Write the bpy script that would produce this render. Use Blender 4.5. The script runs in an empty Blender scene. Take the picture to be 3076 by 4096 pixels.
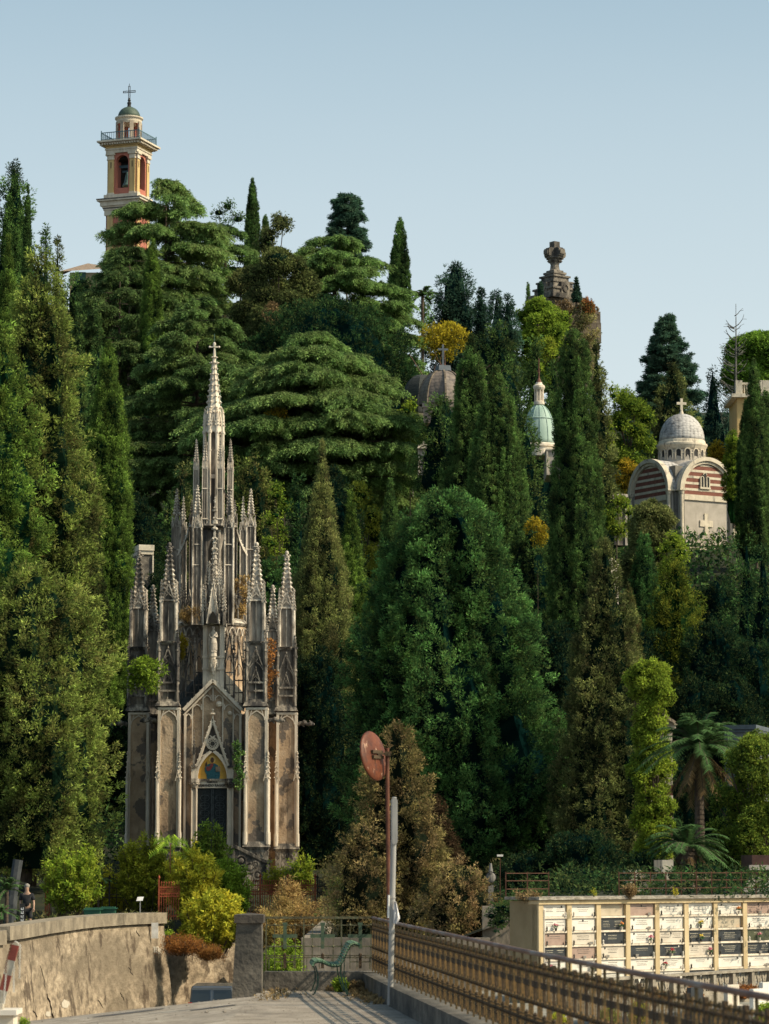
import bpy, math, random
import numpy as np
from mathutils import Vector, Matrix
F = 12000.0; HZ = 3460.0; CZ = 2.0
PITCH = math.atan((HZ-2048.0)/F)
CP, SP = math.cos(PITCH), math.sin(PITCH)
sc = bpy.context.scene
COL = sc.collection
PI = math.pi

def at(u, v, Y):
    """world point seen at photo position (u, v) at distance Y in front of the camera"""
    a = (u-1538.0)/F; b = (2048.0-v)/F
    dy = CP - b*SP; dz = SP + b*CP
    k = Y/dy
    return np.array([a*k, Y, CZ + dz*k])

# ---------------------------------------------------------------- materials
def _nt(name):
    m = bpy.data.materials.new(name); m.use_nodes = True
    nt = m.node_tree; nt.nodes.clear()
    return m, nt, nt.nodes, nt.links

def ramp(nodes, stops):
    r = nodes.new('ShaderNodeValToRGB'); e = r.color_ramp.elements
    while len(e) > 1: e.remove(e[0])
    e[0].position = stops[0][0]; e[0].color = (*stops[0][1], 1)
    for p, c in stops[1:]:
        k = e.new(p); k.color = (*c, 1)
    return r

def surf(name, stops, scale=1.0, detail=6, stretch=(1,1,1), rough=.8, bump=.0, bscale=None, metal=0,
         stain=None, spec=.3, distort=0.0, grid=None, streak=None):
    """noise-ramped surface; stain = (scale, stretch, lo, hi, colour, amount); streak the same, for a second layer"""
    m, nt, N, L = _nt(name)
    out = N.new('ShaderNodeOutputMaterial'); b = N.new('ShaderNodeBsdfPrincipled')
    L.new(b.outputs[0], out.inputs[0])
    tc = N.new('ShaderNodeTexCoord'); mp = N.new('ShaderNodeMapping'); mp.inputs['Scale'].default_value = stretch
    L.new(tc.outputs['Object'], mp.inputs[0])
    n = N.new('ShaderNodeTexNoise'); n.inputs['Scale'].default_value = scale; n.inputs['Detail'].default_value = detail
    n.inputs['Roughness'].default_value = .65; n.inputs['Distortion'].default_value = distort
    L.new(mp.outputs[0], n.inputs['Vector'])
    r = ramp(N, stops); L.new(n.outputs['Fac'], r.inputs[0])
    cur = r.outputs[0]
    for k, st in enumerate([stain, streak]):
        if not st: continue
        s, stv, lo, hi, c, amt = st
        mp2 = N.new('ShaderNodeMapping'); mp2.inputs['Scale'].default_value = stv
        mp2.inputs['Location'].default_value = (13.1*(k+1), 5.7, 3.3)
        L.new(tc.outputs['Object'], mp2.inputs[0])
        n2 = N.new('ShaderNodeTexNoise'); n2.inputs['Scale'].default_value = s; n2.inputs['Detail'].default_value = 7
        n2.inputs['Roughness'].default_value = .6
        L.new(mp2.outputs[0], n2.inputs['Vector'])
        mr = N.new('ShaderNodeMapRange'); mr.inputs[1].default_value = lo; mr.inputs[2].default_value = hi
        mr.inputs[4].default_value = amt
        L.new(n2.outputs['Fac'], mr.inputs[0])
        mx = N.new('ShaderNodeMix'); mx.data_type = 'RGBA'
        L.new(mr.outputs[0], mx.inputs[0]); L.new(cur, mx.inputs[6]); mx.inputs[7].default_value = (*c, 1)
        cur = mx.outputs[2]
    if grid:   # brick courses: (scale, mortar colour, width, height, mortar size)
        gs, mc, bw, bh, ms = grid
        br = N.new('ShaderNodeTexBrick'); br.inputs['Scale'].default_value = gs
        br.inputs['Brick Width'].default_value = bw; br.inputs['Row Height'].default_value = bh
        br.inputs['Mortar Size'].default_value = ms; br.inputs['Mortar'].default_value = (*mc, 1)
        mpb = N.new('ShaderNodeMapping'); mpb.inputs['Rotation'].default_value = (PI/2, 0, 0)
        L.new(tc.outputs['Object'], mpb.inputs[0]); L.new(mpb.outputs[0], br.inputs['Vector'])
        L.new(cur, br.inputs['Color1'])
        hs = N.new('ShaderNodeHueSaturation'); hs.inputs['Value'].default_value = .7
        L.new(cur, hs.inputs['Color']); L.new(hs.outputs[0], br.inputs['Color2'])
        cur = br.outputs['Color']
    L.new(cur, b.inputs['Base Color'])
    b.inputs['Roughness'].default_value = rough; b.inputs['Metallic'].default_value = metal
    b.inputs['Specular IOR Level'].default_value = spec
    if bump:
        nb = N.new('ShaderNodeTexNoise'); nb.inputs['Scale'].default_value = bscale or scale*4; nb.inputs['Detail'].default_value = 8
        L.new(mp.outputs[0], nb.inputs['Vector'])
        bp = N.new('ShaderNodeBump'); bp.inputs['Strength'].default_value = bump; bp.inputs['Distance'].default_value = .05
        L.new(nb.outputs['Fac'], bp.inputs['Height']); L.new(bp.outputs[0], b.inputs['Normal'])
    return m

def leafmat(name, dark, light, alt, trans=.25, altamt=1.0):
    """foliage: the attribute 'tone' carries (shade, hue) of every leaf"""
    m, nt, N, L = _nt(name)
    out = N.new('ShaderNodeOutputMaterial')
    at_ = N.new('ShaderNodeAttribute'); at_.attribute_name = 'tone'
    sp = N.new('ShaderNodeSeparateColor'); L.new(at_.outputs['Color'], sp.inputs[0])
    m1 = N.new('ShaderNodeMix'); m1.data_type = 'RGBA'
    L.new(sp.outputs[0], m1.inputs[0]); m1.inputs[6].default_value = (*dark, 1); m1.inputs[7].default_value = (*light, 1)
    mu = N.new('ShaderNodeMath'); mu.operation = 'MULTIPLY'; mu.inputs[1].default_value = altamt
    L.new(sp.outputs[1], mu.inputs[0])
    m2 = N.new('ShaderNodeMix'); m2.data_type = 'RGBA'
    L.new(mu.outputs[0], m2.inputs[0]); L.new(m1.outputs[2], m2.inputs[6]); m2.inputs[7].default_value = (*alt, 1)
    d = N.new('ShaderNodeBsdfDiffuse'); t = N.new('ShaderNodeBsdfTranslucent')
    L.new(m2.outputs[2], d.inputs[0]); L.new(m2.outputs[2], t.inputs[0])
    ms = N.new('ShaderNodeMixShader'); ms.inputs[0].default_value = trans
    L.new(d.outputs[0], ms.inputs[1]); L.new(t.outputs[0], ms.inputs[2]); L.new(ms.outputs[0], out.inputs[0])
    return m

# ---------------------------------------------------------------- mesh collector
def nrm(a):
    a = np.asarray(a, float); return a/(np.linalg.norm(a, axis=-1, keepdims=True)+1e-9)

class MB:
    def __init__(s): s.v = []; s.f = []; s.m = []; s.cur = 0
    def add(s, vs, fs):
        o = len(s.v); s.v.extend([tuple(map(float, p)) for p in vs])
        for f in fs: s.f.append([o+i for i in f]); s.m.append(s.cur)
        return s
    def frame(s, o, X, Y, Z, vs, fs):
        o, X, Y, Z = [np.asarray(q, float) for q in (o, X, Y, Z)]
        return s.add([o + X*a + Y*b + Z*c for a, b, c in vs], fs)
    def box(s, x0, x1, y0, y1, z0, z1, fr=None):
        vs = [(x0,y0,z0),(x1,y0,z0),(x1,y1,z0),(x0,y1,z0),(x0,y0,z1),(x1,y0,z1),(x1,y1,z1),(x0,y1,z1)]
        fs = [(0,3,2,1),(4,5,6,7),(0,1,5,4),(1,2,6,5),(2,3,7,6),(3,0,4,7)]
        return s.frame(*fr, vs, fs) if fr else s.add(vs, fs)
    def prism(s, c, z0, z1, r0, r1, n=8, rot=0, ry=1.0, cap=True):
        x, y = c[0], c[1]; vs = []
        for z, r in ((z0, r0), (z1, r1)):
            for k in range(n):
                a = rot + 2*PI*(k+.5)/n; vs.append((x+r*math.cos(a), y+r*ry*math.sin(a), z))
        fs = [(k, (k+1)%n, n+(k+1)%n, n+k) for k in range(n)]
        if cap: fs += [tuple(range(n-1, -1, -1)), tuple(range(n, 2*n))]
        return s.add(vs, fs)
    def lathe(s, c, prof, n=24, rot=0, ang=None):
        """prof list of (r, z)"""
        x, y = c[0], c[1]; vs = []
        for r, z in prof:
            for k in range(n):
                a = rot + 2*PI*k/n; vs.append((x+r*math.cos(a), y+r*math.sin(a), z))
        fs = []
        for i in range(len(prof)-1):
            for k in range(n):
                fs.append((i*n+k, i*n+(k+1)%n, (i+1)*n+(k+1)%n, (i+1)*n+k))
        if prof[-1][0] > 1e-4: fs.append(tuple(range((len(prof)-1)*n, len(prof)*n)))
        if prof[0][0] > 1e-4: fs.append(tuple(range(n-1, -1, -1)))
        return s.add(vs, fs)
    def bar(s, p, q, w, h=None, n=4, up=(0,0,1)):
        p = np.asarray(p, float); q = np.asarray(q, float); h = h or w
        d = nrm(q-p); a = np.cross(d, up)
        if np.linalg.norm(a) < 1e-3: a = np.cross(d, (1,0,0))
        a = nrm(a); b = np.cross(a, d)
        vs = []
        for e in (p, q):
            for k in range(n):
                t = 2*PI*(k+.5)/n; rr = .5*(1.414 if n == 4 else 1)
                vs.append(e + a*w*rr*math.cos(t) + b*h*rr*math.sin(t))
        fs = [(k, (k+1)%n, n+(k+1)%n, n+k) for k in range(n)]+[tuple(range(n-1,-1,-1)), tuple(range(n,2*n))]
        return s.add(vs, fs)
    def poly(s, pts, w, n=4, taper=None):
        for i in range(len(pts)-1):
            ww = w if taper is None else w+(taper-w)*i/(len(pts)-1)
            s.bar(pts[i], pts[i+1], ww, n=n)
        return s
    def blob(s, c, r, sz=1.0):
        x, y, z = c
        return s.add([(x+r,y,z),(x,y+r,z),(x-r,y,z),(x,y-r,z),(x,y,z+r*sz),(x,y,z-r*sz)],
                     [(0,1,4),(1,2,4),(2,3,4),(3,0,4),(1,0,5),(2,1,5),(3,2,5),(0,3,5)])
    def ball(s, c, r, n=10, m=6, sz=1.0, sy=1.0):
        prof = [(r*math.sin(PI*i/m), -r*sz*math.cos(PI*i/m)) for i in range(m+1)]
        vs = []
        for rr, z in prof:
            for k in range(n):
                a = 2*PI*k/n; vs.append((c[0]+rr*math.cos(a), c[1]+rr*sy*math.sin(a), c[2]+z))
        fs = [(i*n+k, i*n+(k+1)%n, (i+1)*n+(k+1)%n, (i+1)*n+k) for i in range(m) for k in range(n)]
        return s.add(vs, fs)
    def extr(s, pts, fr, d0, d1):
        """2-D outline (a, b) in the plane X,Z of the frame, extruded along Y from d0 to d1"""
        n = len(pts)
        vs = [(a, d0, b) for a, b in pts] + [(a, d1, b) for a, b in pts]
        fs = [tuple(range(n)), tuple(range(2*n-1, n-1, -1))] + [(k, n+k, n+(k+1)%n, (k+1)%n) for k in range(n)]
        return s.frame(*fr, vs, fs)
    def build(s, name, mats, parent=None, smooth=False):
        me = bpy.data.meshes.new(name)
        me.from_pydata(s.v, [], s.f)
        if not isinstance(mats, (list, tuple)): mats = [mats]
        for m in mats: me.materials.append(m)
        if len(mats) > 1: me.polygons.foreach_set('material_index', s.m)
        if smooth: me.polygons.foreach_set('use_smooth', [True]*len(me.polygons))
        me.update()
        return link(name, me, parent)

def link(name, data, parent=None):
    o = bpy.data.objects.new(name, data); COL.objects.link(o)
    if parent is not None: setpar(o, parent)
    return o
def root_of(o):
    while o.parent: o = o.parent
    return o
def setpar(o, parent):
    o.parent = parent
    M_ = Matrix.Identity(4); p = parent; chain = []
    while p is not None: chain.append(p); p = p.parent
    r = chain[-1]
    if len(chain) == 1:
        o.matrix_parent_inverse = (Matrix.Translation(r.location) @ r.rotation_euler.to_matrix().to_4x4()).inverted()
def tag(o, label, cat=None, group=None, kind=None):
    o['label'] = label
    if cat: o['category'] = cat
    if group: o['group'] = group
    if kind: o['kind'] = kind
    return o
def empty(name, loc, label, cat, group=None):
    o = bpy.data.objects.new(name, None); COL.objects.link(o)
    o.location = tuple(map(float, loc)); o.empty_display_size = .3
    return tag(o, label, cat, group)
def struct(name, o): o['kind'] = 'structure'; return o
def dup(src, dx):
    """copy of a thing with its parts and sub-parts, moved by dx"""
    def rec(o, par):
        c = o.copy(); COL.objects.link(c)
        if par is not None: c.parent = par
        for ch in o.children: rec(ch, c)
        return c
    c = rec(src, None)
    c.location = Vector(src.location) + Vector(tuple(map(float, dx)))
    return c

FR0 = ((0,0,0), (1,0,0), (0,1,0), (0,0,1))
def frame_rot(o, a):
    return (o, (math.cos(a), math.sin(a), 0), (-math.sin(a), math.cos(a), 0), (0,0,1))

# ---------------------------------------------------------------- camera, sky, sun
cam = bpy.data.cameras.new('camera'); camo = bpy.data.objects.new('camera', cam); COL.objects.link(camo)
camo.location = (0, 0, CZ); camo.rotation_euler = (PI/2 + PITCH, 0, 0)
cam.sensor_fit = 'HORIZONTAL'; cam.sensor_width = 24.0; cam.lens = 24.0*F/3076.0
cam.clip_start = .5; cam.clip_end = 9000
cam.dof.use_dof = True; cam.dof.focus_distance = 120.0; cam.dof.aperture_fstop = 4.5
sc.camera = camo
sc.view_settings.view_transform = 'Standard'; sc.view_settings.look = 'None'
sc.view_settings.exposure = 0; sc.view_settings.gamma = 1
EL, AZ = math.radians(40), math.radians(-16)     # AZ: how far behind the subject's plane the sun stands
SUN = np.array([math.cos(EL)*math.cos(AZ), math.cos(EL)*math.sin(AZ), math.sin(EL)])
SKYGAIN = (1.08, 1.22, 1.04, 1)
HAZE = (5.7, 6.05, 6.25, 1)
sd = bpy.data.lights.new('sun', 'SUN'); sd.energy = 5.0; sd.angle = math.radians(.5); sd.color = (1.0, .85, .62)
so = bpy.data.objects.new('sun', sd); COL.objects.link(so)
so.rotation_euler = Vector(tuple(SUN)).to_track_quat('Z', 'Y').to_euler(); so.location = (200, 20, 160)
w = bpy.data.worlds.new('World'); sc.world = w; w.use_nodes = True
WN = w.node_tree; bg = WN.nodes['Background']
sky = WN.nodes.new('ShaderNodeTexSky'); sky.sky_type = 'NISHITA'; sky.sun_disc = False
sky.sun_elevation = EL; sky.sun_rotation = PI/2 - AZ
sky.altitude = 50; sky.air_density = 1.0; sky.dust_density = 3.0; sky.ozone_density = 1.5
mu_ = WN.nodes.new('ShaderNodeMix'); mu_.data_type = 'RGBA'; mu_.blend_type = 'MULTIPLY'; mu_.inputs[0].default_value = 1.0
mu_.inputs[7].default_value = SKYGAIN
# summer haze: paler towards the horizon
tcw = WN.nodes.new('ShaderNodeTexCoord'); spw = WN.nodes.new('ShaderNodeSeparateXYZ'); WN.links.new(tcw.outputs['Generated'], spw.inputs[0])
mrw = WN.nodes.new('ShaderNodeMapRange'); mrw.inputs[1].default_value = .0; mrw.inputs[2].default_value = .34; mrw.inputs[3].default_value = 1.0; mrw.inputs[4].default_value = .0
WN.links.new(spw.outputs[2], mrw.inputs[0])
hz = WN.nodes.new('ShaderNodeMix'); hz.data_type = 'RGBA'; hz.inputs[7].default_value = HAZE
hzm = WN.nodes.new('ShaderNodeMath'); hzm.operation = 'POWER'; hzm.inputs[1].default_value = .8; WN.links.new(mrw.outputs[0], hzm.inputs[0])
nzw = WN.nodes.new('ShaderNodeTexNoise'); nzw.inputs['Scale'].default_value = 2.2; nzw.inputs['Detail'].default_value = 3
mpw = WN.nodes.new('ShaderNodeMapping'); mpw.inputs['Scale'].default_value = (1, 1, 3.5); WN.links.new(tcw.outputs['Generated'], mpw.inputs[0]); WN.links.new(mpw.outputs[0], nzw.inputs['Vector'])
adw = WN.nodes.new('ShaderNodeMath'); adw.operation = 'MULTIPLY_ADD'; adw.inputs[1].default_value = .16; adw.inputs[2].default_value = -.08; WN.links.new(nzw.outputs['Fac'], adw.inputs[0])
smw = WN.nodes.new('ShaderNodeMath'); smw.operation = 'ADD'; smw.use_clamp = True; WN.links.new(adw.outputs[0], smw.inputs[0]); WN.links.new(hzm.outputs[0], smw.inputs[1])
WN.links.new(smw.outputs[0], hz.inputs[0])
WN.links.new(sky.outputs[0], mu_.inputs[6]); WN.links.new(mu_.outputs[2], hz.inputs[6]); WN.links.new(hz.outputs[2], bg.inputs[0])
bg.inputs[1].default_value = .15
# ---------------------------------------------------------------- ground heights
def hgt(X, Y):
    X = np.asarray(X, float); Y = np.asarray(Y, float)
    L = np.where(Y < 165, np.interp(Y, [80,128,133,143,165], [-.9,-.75,-.15,1.2,3.]), 3+.335*(np.minimum(Y,372)-165))
    R = np.where(Y < 165, np.interp(Y, [79,92,110,143,165], [1.0,1.1,1.3,3.,6.]), 6+.25*(np.minimum(Y,372)-165))
    Mi = np.where(Y < 165, np.where(X > -2.5, np.interp(Y, [88,124,133,143,165], [-.2,-.2,-.1,1.2,3.5]), np.interp(Y, [100,124,133,143,165], [-1.1,-1.0,-.1,1.2,3.5])), 3.5+.32*(np.minimum(Y,372)-165))
    tl = np.clip((X+6)/4, 0, 1); L = L*(1-tl)+Mi*tl
    tr = np.clip((X-2.5)/2.5, 0, 1) if True else 0
    far = np.clip((Y-150)/60, 0, 1)
    tr = tr*(1-far) + np.clip((X+8)/26, 0, 1)*far
    z = L*(1-tr)+R*tr
    z = z - np.maximum(Y-372, 0)*.03
    return z

M_earth = surf('earth', [(.3,(.006,.010,.005)),(.5,(.016,.022,.009)),(.7,(.04,.035,.016))], .8, 8, rough=.95, bump=.6)
M_soil = surf('ground_soil', [(.3,(.05,.05,.03)),(.7,(.12,.10,.06))], .3, 6, rough=.95)
M_road = surf('asphalt', [(.3,(.20,.165,.13)),(.5,(.30,.255,.205)),(.62,(.40,.35,.29))], 3.2, 12, rough=.9, bump=.35, bscale=40,
              stain=(.5,(1,.25,1),.5,.72,(.13,.115,.1),.7), streak=(9,(1,1,1),.60,.66,(.07,.06,.055),.8))

def sheet(name, xs, ys, zf, mat, **kw):
    X, Y = np.meshgrid(xs, ys); Z = zf(X, Y)
    vs = np.stack([X, Y, Z], -1).reshape(-1, 3); n = len(xs)
    fs = [(j*n+i, j*n+i+1, (j+1)*n+i+1, (j+1)*n+i) for j in range(len(ys)-1) for i in range(n-1)]
    mb = MB(); mb.add(vs, fs); o = mb.build(name, mat, smooth=True); return struct(name, o)

sheet('ground', [-6000,-800,800,6000], [-300,200,1500,9000], lambda X, Y: X*0-5.2, M_soil)
# hillside starts along the wall lines
WALL = [at(-90,3672+52,86), at(0,3708,90), at(84,3699,94), at(180,3684,99.5), at(350,3663,109), at(520,3653,115), at(655,3650,119)]
WT = at(655,3650,119)[2]
def Ys(x):
    px = [p[0] for p in WALL]; py = [p[1] for p in WALL]
    if x < px[0]: return py[0]
    if x < px[-1]: return float(np.interp(x, px, py))+1.6
    if x < -5.6: return 125.5
    if x < -2.5: return 124.3
    if x < 3.7: return 88.7
    return 90.0 - max(0, min(1, (x-3.7)/8))*0
rng0 = np.random.default_rng(5)
xs = np.concatenate([np.linspace(-420,-60,12), np.arange(-55,-13,1.6), np.arange(-12.9,-7.9,.2), np.arange(-7.6,60,1.6), np.linspace(64,420,12)])
ts = np.concatenate([np.linspace(0,.12,26), np.linspace(.14,1,60)])**1.0
vs = []
for t in ts:
    for x in xs:
        y0 = Ys(x); y = y0 + (620-y0)*t
        z = float(hgt(x, y)) + (math.sin(x*.35+y*.2)*.3+math.sin(x*.13-y*.11)*.6)*min(1, max(0, (y-150)/30))
        vs.append((x, y, z))
n = len(xs)
mb = MB(); mb.add(vs, [(j*n+i, j*n+i+1, (j+1)*n+i+1, (j+1)*n+i) for j in range(len(ts)-1) for i in range(n-1)])
o = mb.build('hillside', M_earth, smooth=True); struct('hillside', o)

# road: level in front, then dropping away past the crest towards the van
def roadz(X, Y):
    side = -.11*np.maximum(0, -X-1.95)
    return .1 + side*np.clip(1-(Y-44)/60, 0, 1) - .066*np.clip(Y-44.3, 0, 67)
def terrz(X, Y): return .1 + X*0 + Y*0
sheet('road', np.concatenate([np.linspace(-14,-2.6,20), [-2.2,-1.9]]), np.concatenate([np.linspace(2,46,30), np.linspace(48,130,42)]), roadz, M_road)
M_terr = surf('terrace_paving', [(.3,(.17,.14,.11)),(.5,(.27,.23,.185)),(.7,(.36,.31,.26))], 1.8, 12, rough=.9, bump=.4, bscale=30,
              stain=(1.2,(1,.3,1),.5,.7,(.11,.095,.08),.85), streak=(14,(1,.4,1),.62,.68,(.09,.06,.035),.9))
# terrace beside the parapet
RY = [14.0, 18.3, 21.95, 27.4, 34.5, 41.9, 46.3]; RX = [2.87, 2.346, 1.93, 1.377, .79, .143, -.185]
RYY = np.linspace(14, 46.3, 60); RXX = np.interp(RYY, RY, RX)
for _ in range(30): RXX[1:-1] = .25*RXX[:-2]+.5*RXX[1:-1]+.25*RXX[2:]
def railc(Y): return np.interp(Y, RYY, RXX)       # centre line of the railing
def raily(Y): return railc(Y)-.16                 # inner face of the parapet
mb = MB(); ysr = np.linspace(2, 46.2, 46); vs = []; fs = []
for y in ysr:
    for t in np.linspace(0, 1, 8): vs.append((-1.9+(raily(y)+1.9)*t, y, .104))
for j in range(len(ysr)-1):
    for i in range(7): fs.append((j*8+i, j*8+i+1, (j+1)*8+i+1, (j+1)*8+i))
mb.add(vs, fs); o = mb.build('terrace', M_terr); struct('terrace', o)
# retaining mass under the terrace edge
mb = MB(); mb.box(-2.0,-.19,45.9,46.9,-5.2,.095)
vs = []; fs = []
for y in ysr: vs += [(raily(y)+.32,y,-5.2),(raily(y)+.32,y,.09)]
fs = [(2*i,2*i+1,2*i+3,2*i+2) for i in range(len(ysr)-1)]
mb.add(vs, fs); M_conc = surf('old_concrete', [(.3,(.05,.045,.04)),(.55,(.13,.115,.095)),(.75,(.24,.21,.17))], 2.2, 10, rough=.95, bump=.5, bscale=14,
   stain=(.9,(1,1,2.2),.48,.64,(.03,.03,.028),.8))
o = mb.build('terrace_retaining_wall', M_conc); tag(o, 'old concrete retaining wall under the terrace railing', 'retaining wall')
# lower courtyard
sheet('courtyard', np.linspace(raily(46)+.5, 60, 12), np.linspace(4, 90, 12), lambda X, Y: X*0-1.62, surf('courtyard_paving',
      [(.35,(.16,.15,.12)),(.6,(.28,.26,.22))], 1.3, 8, rough=.9, bump=.3))

xs_b = np.linspace(-5.6, -2.3, 8); sheet('earth_bank', xs_b, np.linspace(98, 122.4, 16), lambda X, Y: -5.15+3.6*np.clip((Y-98)/24, 0, 1)**.8+.15*np.sin(X*2+Y), surf('bank_soil', [(.3,(.05,.04,.022)),(.6,(.15,.115,.065)),(.8,(.25,.19,.11))], 3, 8, rough=.95, bump=.6))
# ---------------------------------------------------------------- foliage
UP = np.array([0,0,1.])
def rnd(rng, *s): return rng.standard_normal(s)
def basis(D):
    A = np.cross(D, np.tile(UP, (len(D),1)) + np.array([.13,.07,0])); A = nrm(A)
    return A, np.cross(D, A)
def tris(P, Dr, Out, L, W, rng, bend=0.0):
    S = nrm(np.cross(Dr, Out) + .28*rnd(rng, *P.shape))
    L = np.reshape(L, (-1,1)); W = np.reshape(W, (-1,1))
    T = P + Dr*L
    return np.stack([P - S*W*.5, P + S*W*.5, T], 1)

def spray(C, D, n, clen, cspr, ll, lw, rng, shade, hue, mode='flame', droop=0.0, body=None, flat=None):
    """n leaves round every clump centre C, pointing along D"""
    N_ = len(C); idx = np.repeat(np.arange(N_), n); M = len(idx)
    c = C[idx]; d = D[idx]; A, B = basis(D); A = A[idx]; B = B[idx]
    cl = np.broadcast_to(np.asarray(clen, float), (N_,))[idx][:,None]
    cs = np.broadcast_to(np.asarray(cspr, float), (N_,))[idx][:,None]
    lln = np.broadcast_to(np.asarray(ll, float), (N_,))[idx]; lwn = np.broadcast_to(np.asarray(lw, float), (N_,))[idx]
    t = rng.random((M,1)); a = rng.random((M,1))*2*PI; rr = np.sqrt(rng.random((M,1)))
    env = (np.sin(PI*np.clip(t*.8+.12,0,1))**.8 if mode == 'flame' else 1.0)
    rad = A*np.cos(a) + B*np.sin(a)
    rr = rr**.6
    if flat is not None:
        rad = rad - UP*(rad[:,2:3]*flat)
    pos = c + d*cl*(t-.35) + rad*cs*rr*env
    pos[:,2] -= droop*(t[:,0]**2)*cl[:,0] + droop*rr[:,0]*cs[:,0]*.5
    ld = nrm(d*(.9 if mode == 'flame' else .35) + rad*.75 + rnd(rng, M, 3)*.38 - UP*droop*.8)
    out = nrm(rad*1.15 + d*.35 + (body[idx]*.4 if body is not None else 0) + UP*.2)
    V = tris(pos, ld, out, lln*(.7+.6*rng.random(M)), lwn*(.7+.6*rng.random(M)), rng)
    sh = np.clip(shade[idx]*(.16 + .84*t[:,0]**.8*rr[:,0] + .05*rnd(rng, M)), 0, 1)  # occlusion painted into the tone: dark at clump base and inside, pale tips
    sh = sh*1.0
    hu = np.clip(hue[idx] + .10*rnd(rng, M), 0, 1)
    return V, np.stack([sh, hu], 1)

def leaf_object(name, parts, mat, parent=None):
    V = np.concatenate([p[0] for p in parts]); T = np.concatenate([p[1] for p in parts])
    n = len(V); V = V.reshape(-1, 3).astype(np.float32)
    me = bpy.data.meshes.new(name)
    me.vertices.add(3*n); me.vertices.foreach_set('co', V.ravel())
    me.loops.add(3*n); me.loops.foreach_set('vertex_index', np.arange(3*n, dtype=np.int32))
    me.polygons.add(n); me.polygons.foreach_set('loop_start', np.arange(0, 3*n, 3, dtype=np.int32))
    me.update(calc_edges=True)
    ca = me.color_attributes.new('tone', 'FLOAT_COLOR', 'POINT')
    c = np.zeros((3*n, 4), np.float32); c[:,3] = 1
    c[:,0] = np.repeat(T[:,0], 3); c[:,1] = np.repeat(T[:,1], 3)
    ca.data.foreach_set('color', c.ravel())
    me.materials.append(mat)
    return link(name, me, parent)

def core_tris(cx, cy, z0, z1, rf, R, nz=14, na=14, k=.72):
    zs = np.linspace(0, 1, nz); an = np.linspace(0, 2*PI, na, endpoint=False)
    g = np.zeros((nz, na, 3))
    for i, t in enumerate(zs):
        r = R*rf(t, an)*k
        g[i,:,0] = cx + r*np.cos(an); g[i,:,1] = cy + r*np.sin(an); g[i,:,2] = z0 + (z1-z0)*(.02+t*.95)
    out = []
    for i in range(nz-1):
        a = g[i]; b = np.roll(g[i], -1, 0); c = np.roll(g[i+1], -1, 0); d = g[i+1]
        out.append(np.stack([a,b,c],1)); out.append(np.stack([a,c,d],1))
    V = np.concatenate(out)
    return V, np.zeros((len(V), 2))  # zero tone: inner crown shade painted as the darkest leaf colour

PROF = {  # radius by height, from the ground (0) to the tip (1)
 'column': ([0,.06,.25,.5,.75,.9,1], [.55,.8,1,.95,.7,.38,.03]),
 'spire':  ([0,.05,.2,.4,.7,.9,1], [.7,.95,1,.78,.38,.16,.03]),
 'cone':   ([0,.08,.3,.6,.85,1], [.8,1,.86,.55,.24,.03]),
 'broad':  ([0,.12,.35,.6,.8,.93,1], [.72,.95,1,.85,.62,.36,.05]),
 'egg':    ([0,.15,.4,.65,.85,1], [.5,.85,1,.9,.6,.08]),
 'dome':   ([0,.2,.5,.75,.92,1], [.6,.95,1,.85,.5,.08]),
 'blunt':  ([0,.1,.4,.75,.93,1], [.6,.85,1,.95,.6,.1]),
}
BARK = surf('bark', [(.35,(.035,.026,.02)),(.65,(.12,.09,.065))], 6, 8, stretch=(1,1,.25), rough=.95, bump=.6)
BARKG = surf('grey_bark', [(.35,(.06,.06,.055)),(.65,(.17,.16,.14))], 5, 8, stretch=(1,1,.25), rough=.95, bump=.5)

#                         dark              light              alt
LM = dict(
 cyp   = leafmat('cypress_leaf',      (.004,.017,.014), (.26,.48,.12), (.42,.40,.11), .32, .6),
 cypg  = leafmat('green_cypress_leaf',(.005,.024,.012), (0.384,0.626,0.110), (.50,.50,.10), .32, .6),
 brown = leafmat('brown_green_leaf',  (.007,.020,.012), (.45,.60,.125), (.66,.46,.19), .32, .55),
 olive = leafmat('olive_leaf',        (.007,.020,.013), (0.435,0.510,0.150), (.54,.40,.19), .32, .6),
 deep  = leafmat('deep_green_leaf',   (.003,.015,.014), (.20,.46,.12), (.44,.46,.12), .32, .6),
 cedar = leafmat('cedar_needle',      (.004,.018,.014), (.39,.64,.19), (.46,.46,.17), .34, .6),
 fir   = leafmat('fir_needle',        (.003,.014,.016), (.13,.28,.18), (.20,.21,.09), .3, .6),
 light = leafmat('bright_leaf',       (.012,.045,.012), (0.486,0.696,0.080), (.60,.56,.07), .42, .7),
 lime  = leafmat('lime_leaf',         (.022,.040,.010), (.60,.66,.075), (.74,.62,.06), .42, .8),
 yellow= leafmat('yellow_leaf',       (.10,.09,.012), (.66,.55,.05), (.62,.32,.04), .42, .8),
 dead  = leafmat('dead_leaf',         (.035,.022,.014), (.44,.31,.155), (.56,.40,.19), .28, .6),
 tan   = leafmat('drying_leaf', (.012,.018,.011), (0.538,0.464,0.160), (.58,.38,.20), .3, .8),
 rust  = leafmat('rust_leaf',         (.06,.022,.012), (.52,.20,.06), (.58,.33,.10), .3, .6),
 straw = leafmat('straw',             (.10,.06,.03), (.76,.50,.21), (.38,.38,.10), .32, .6),
 palm  = leafmat('palm_leaf',         (.010,.036,.016), (.13,.26,.09), (.36,.22,.11), .3, .6),
 pine  = leafmat('pine_needle',       (.008,.030,.008), (0.320,0.557,0.070), (.22,.26,.05), .3, .6),
 ivy   = leafmat('ivy_leaf',          (.010,.032,.010), (.32,.48,.075), (.66,.60,.07), .4, .7),
)

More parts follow.
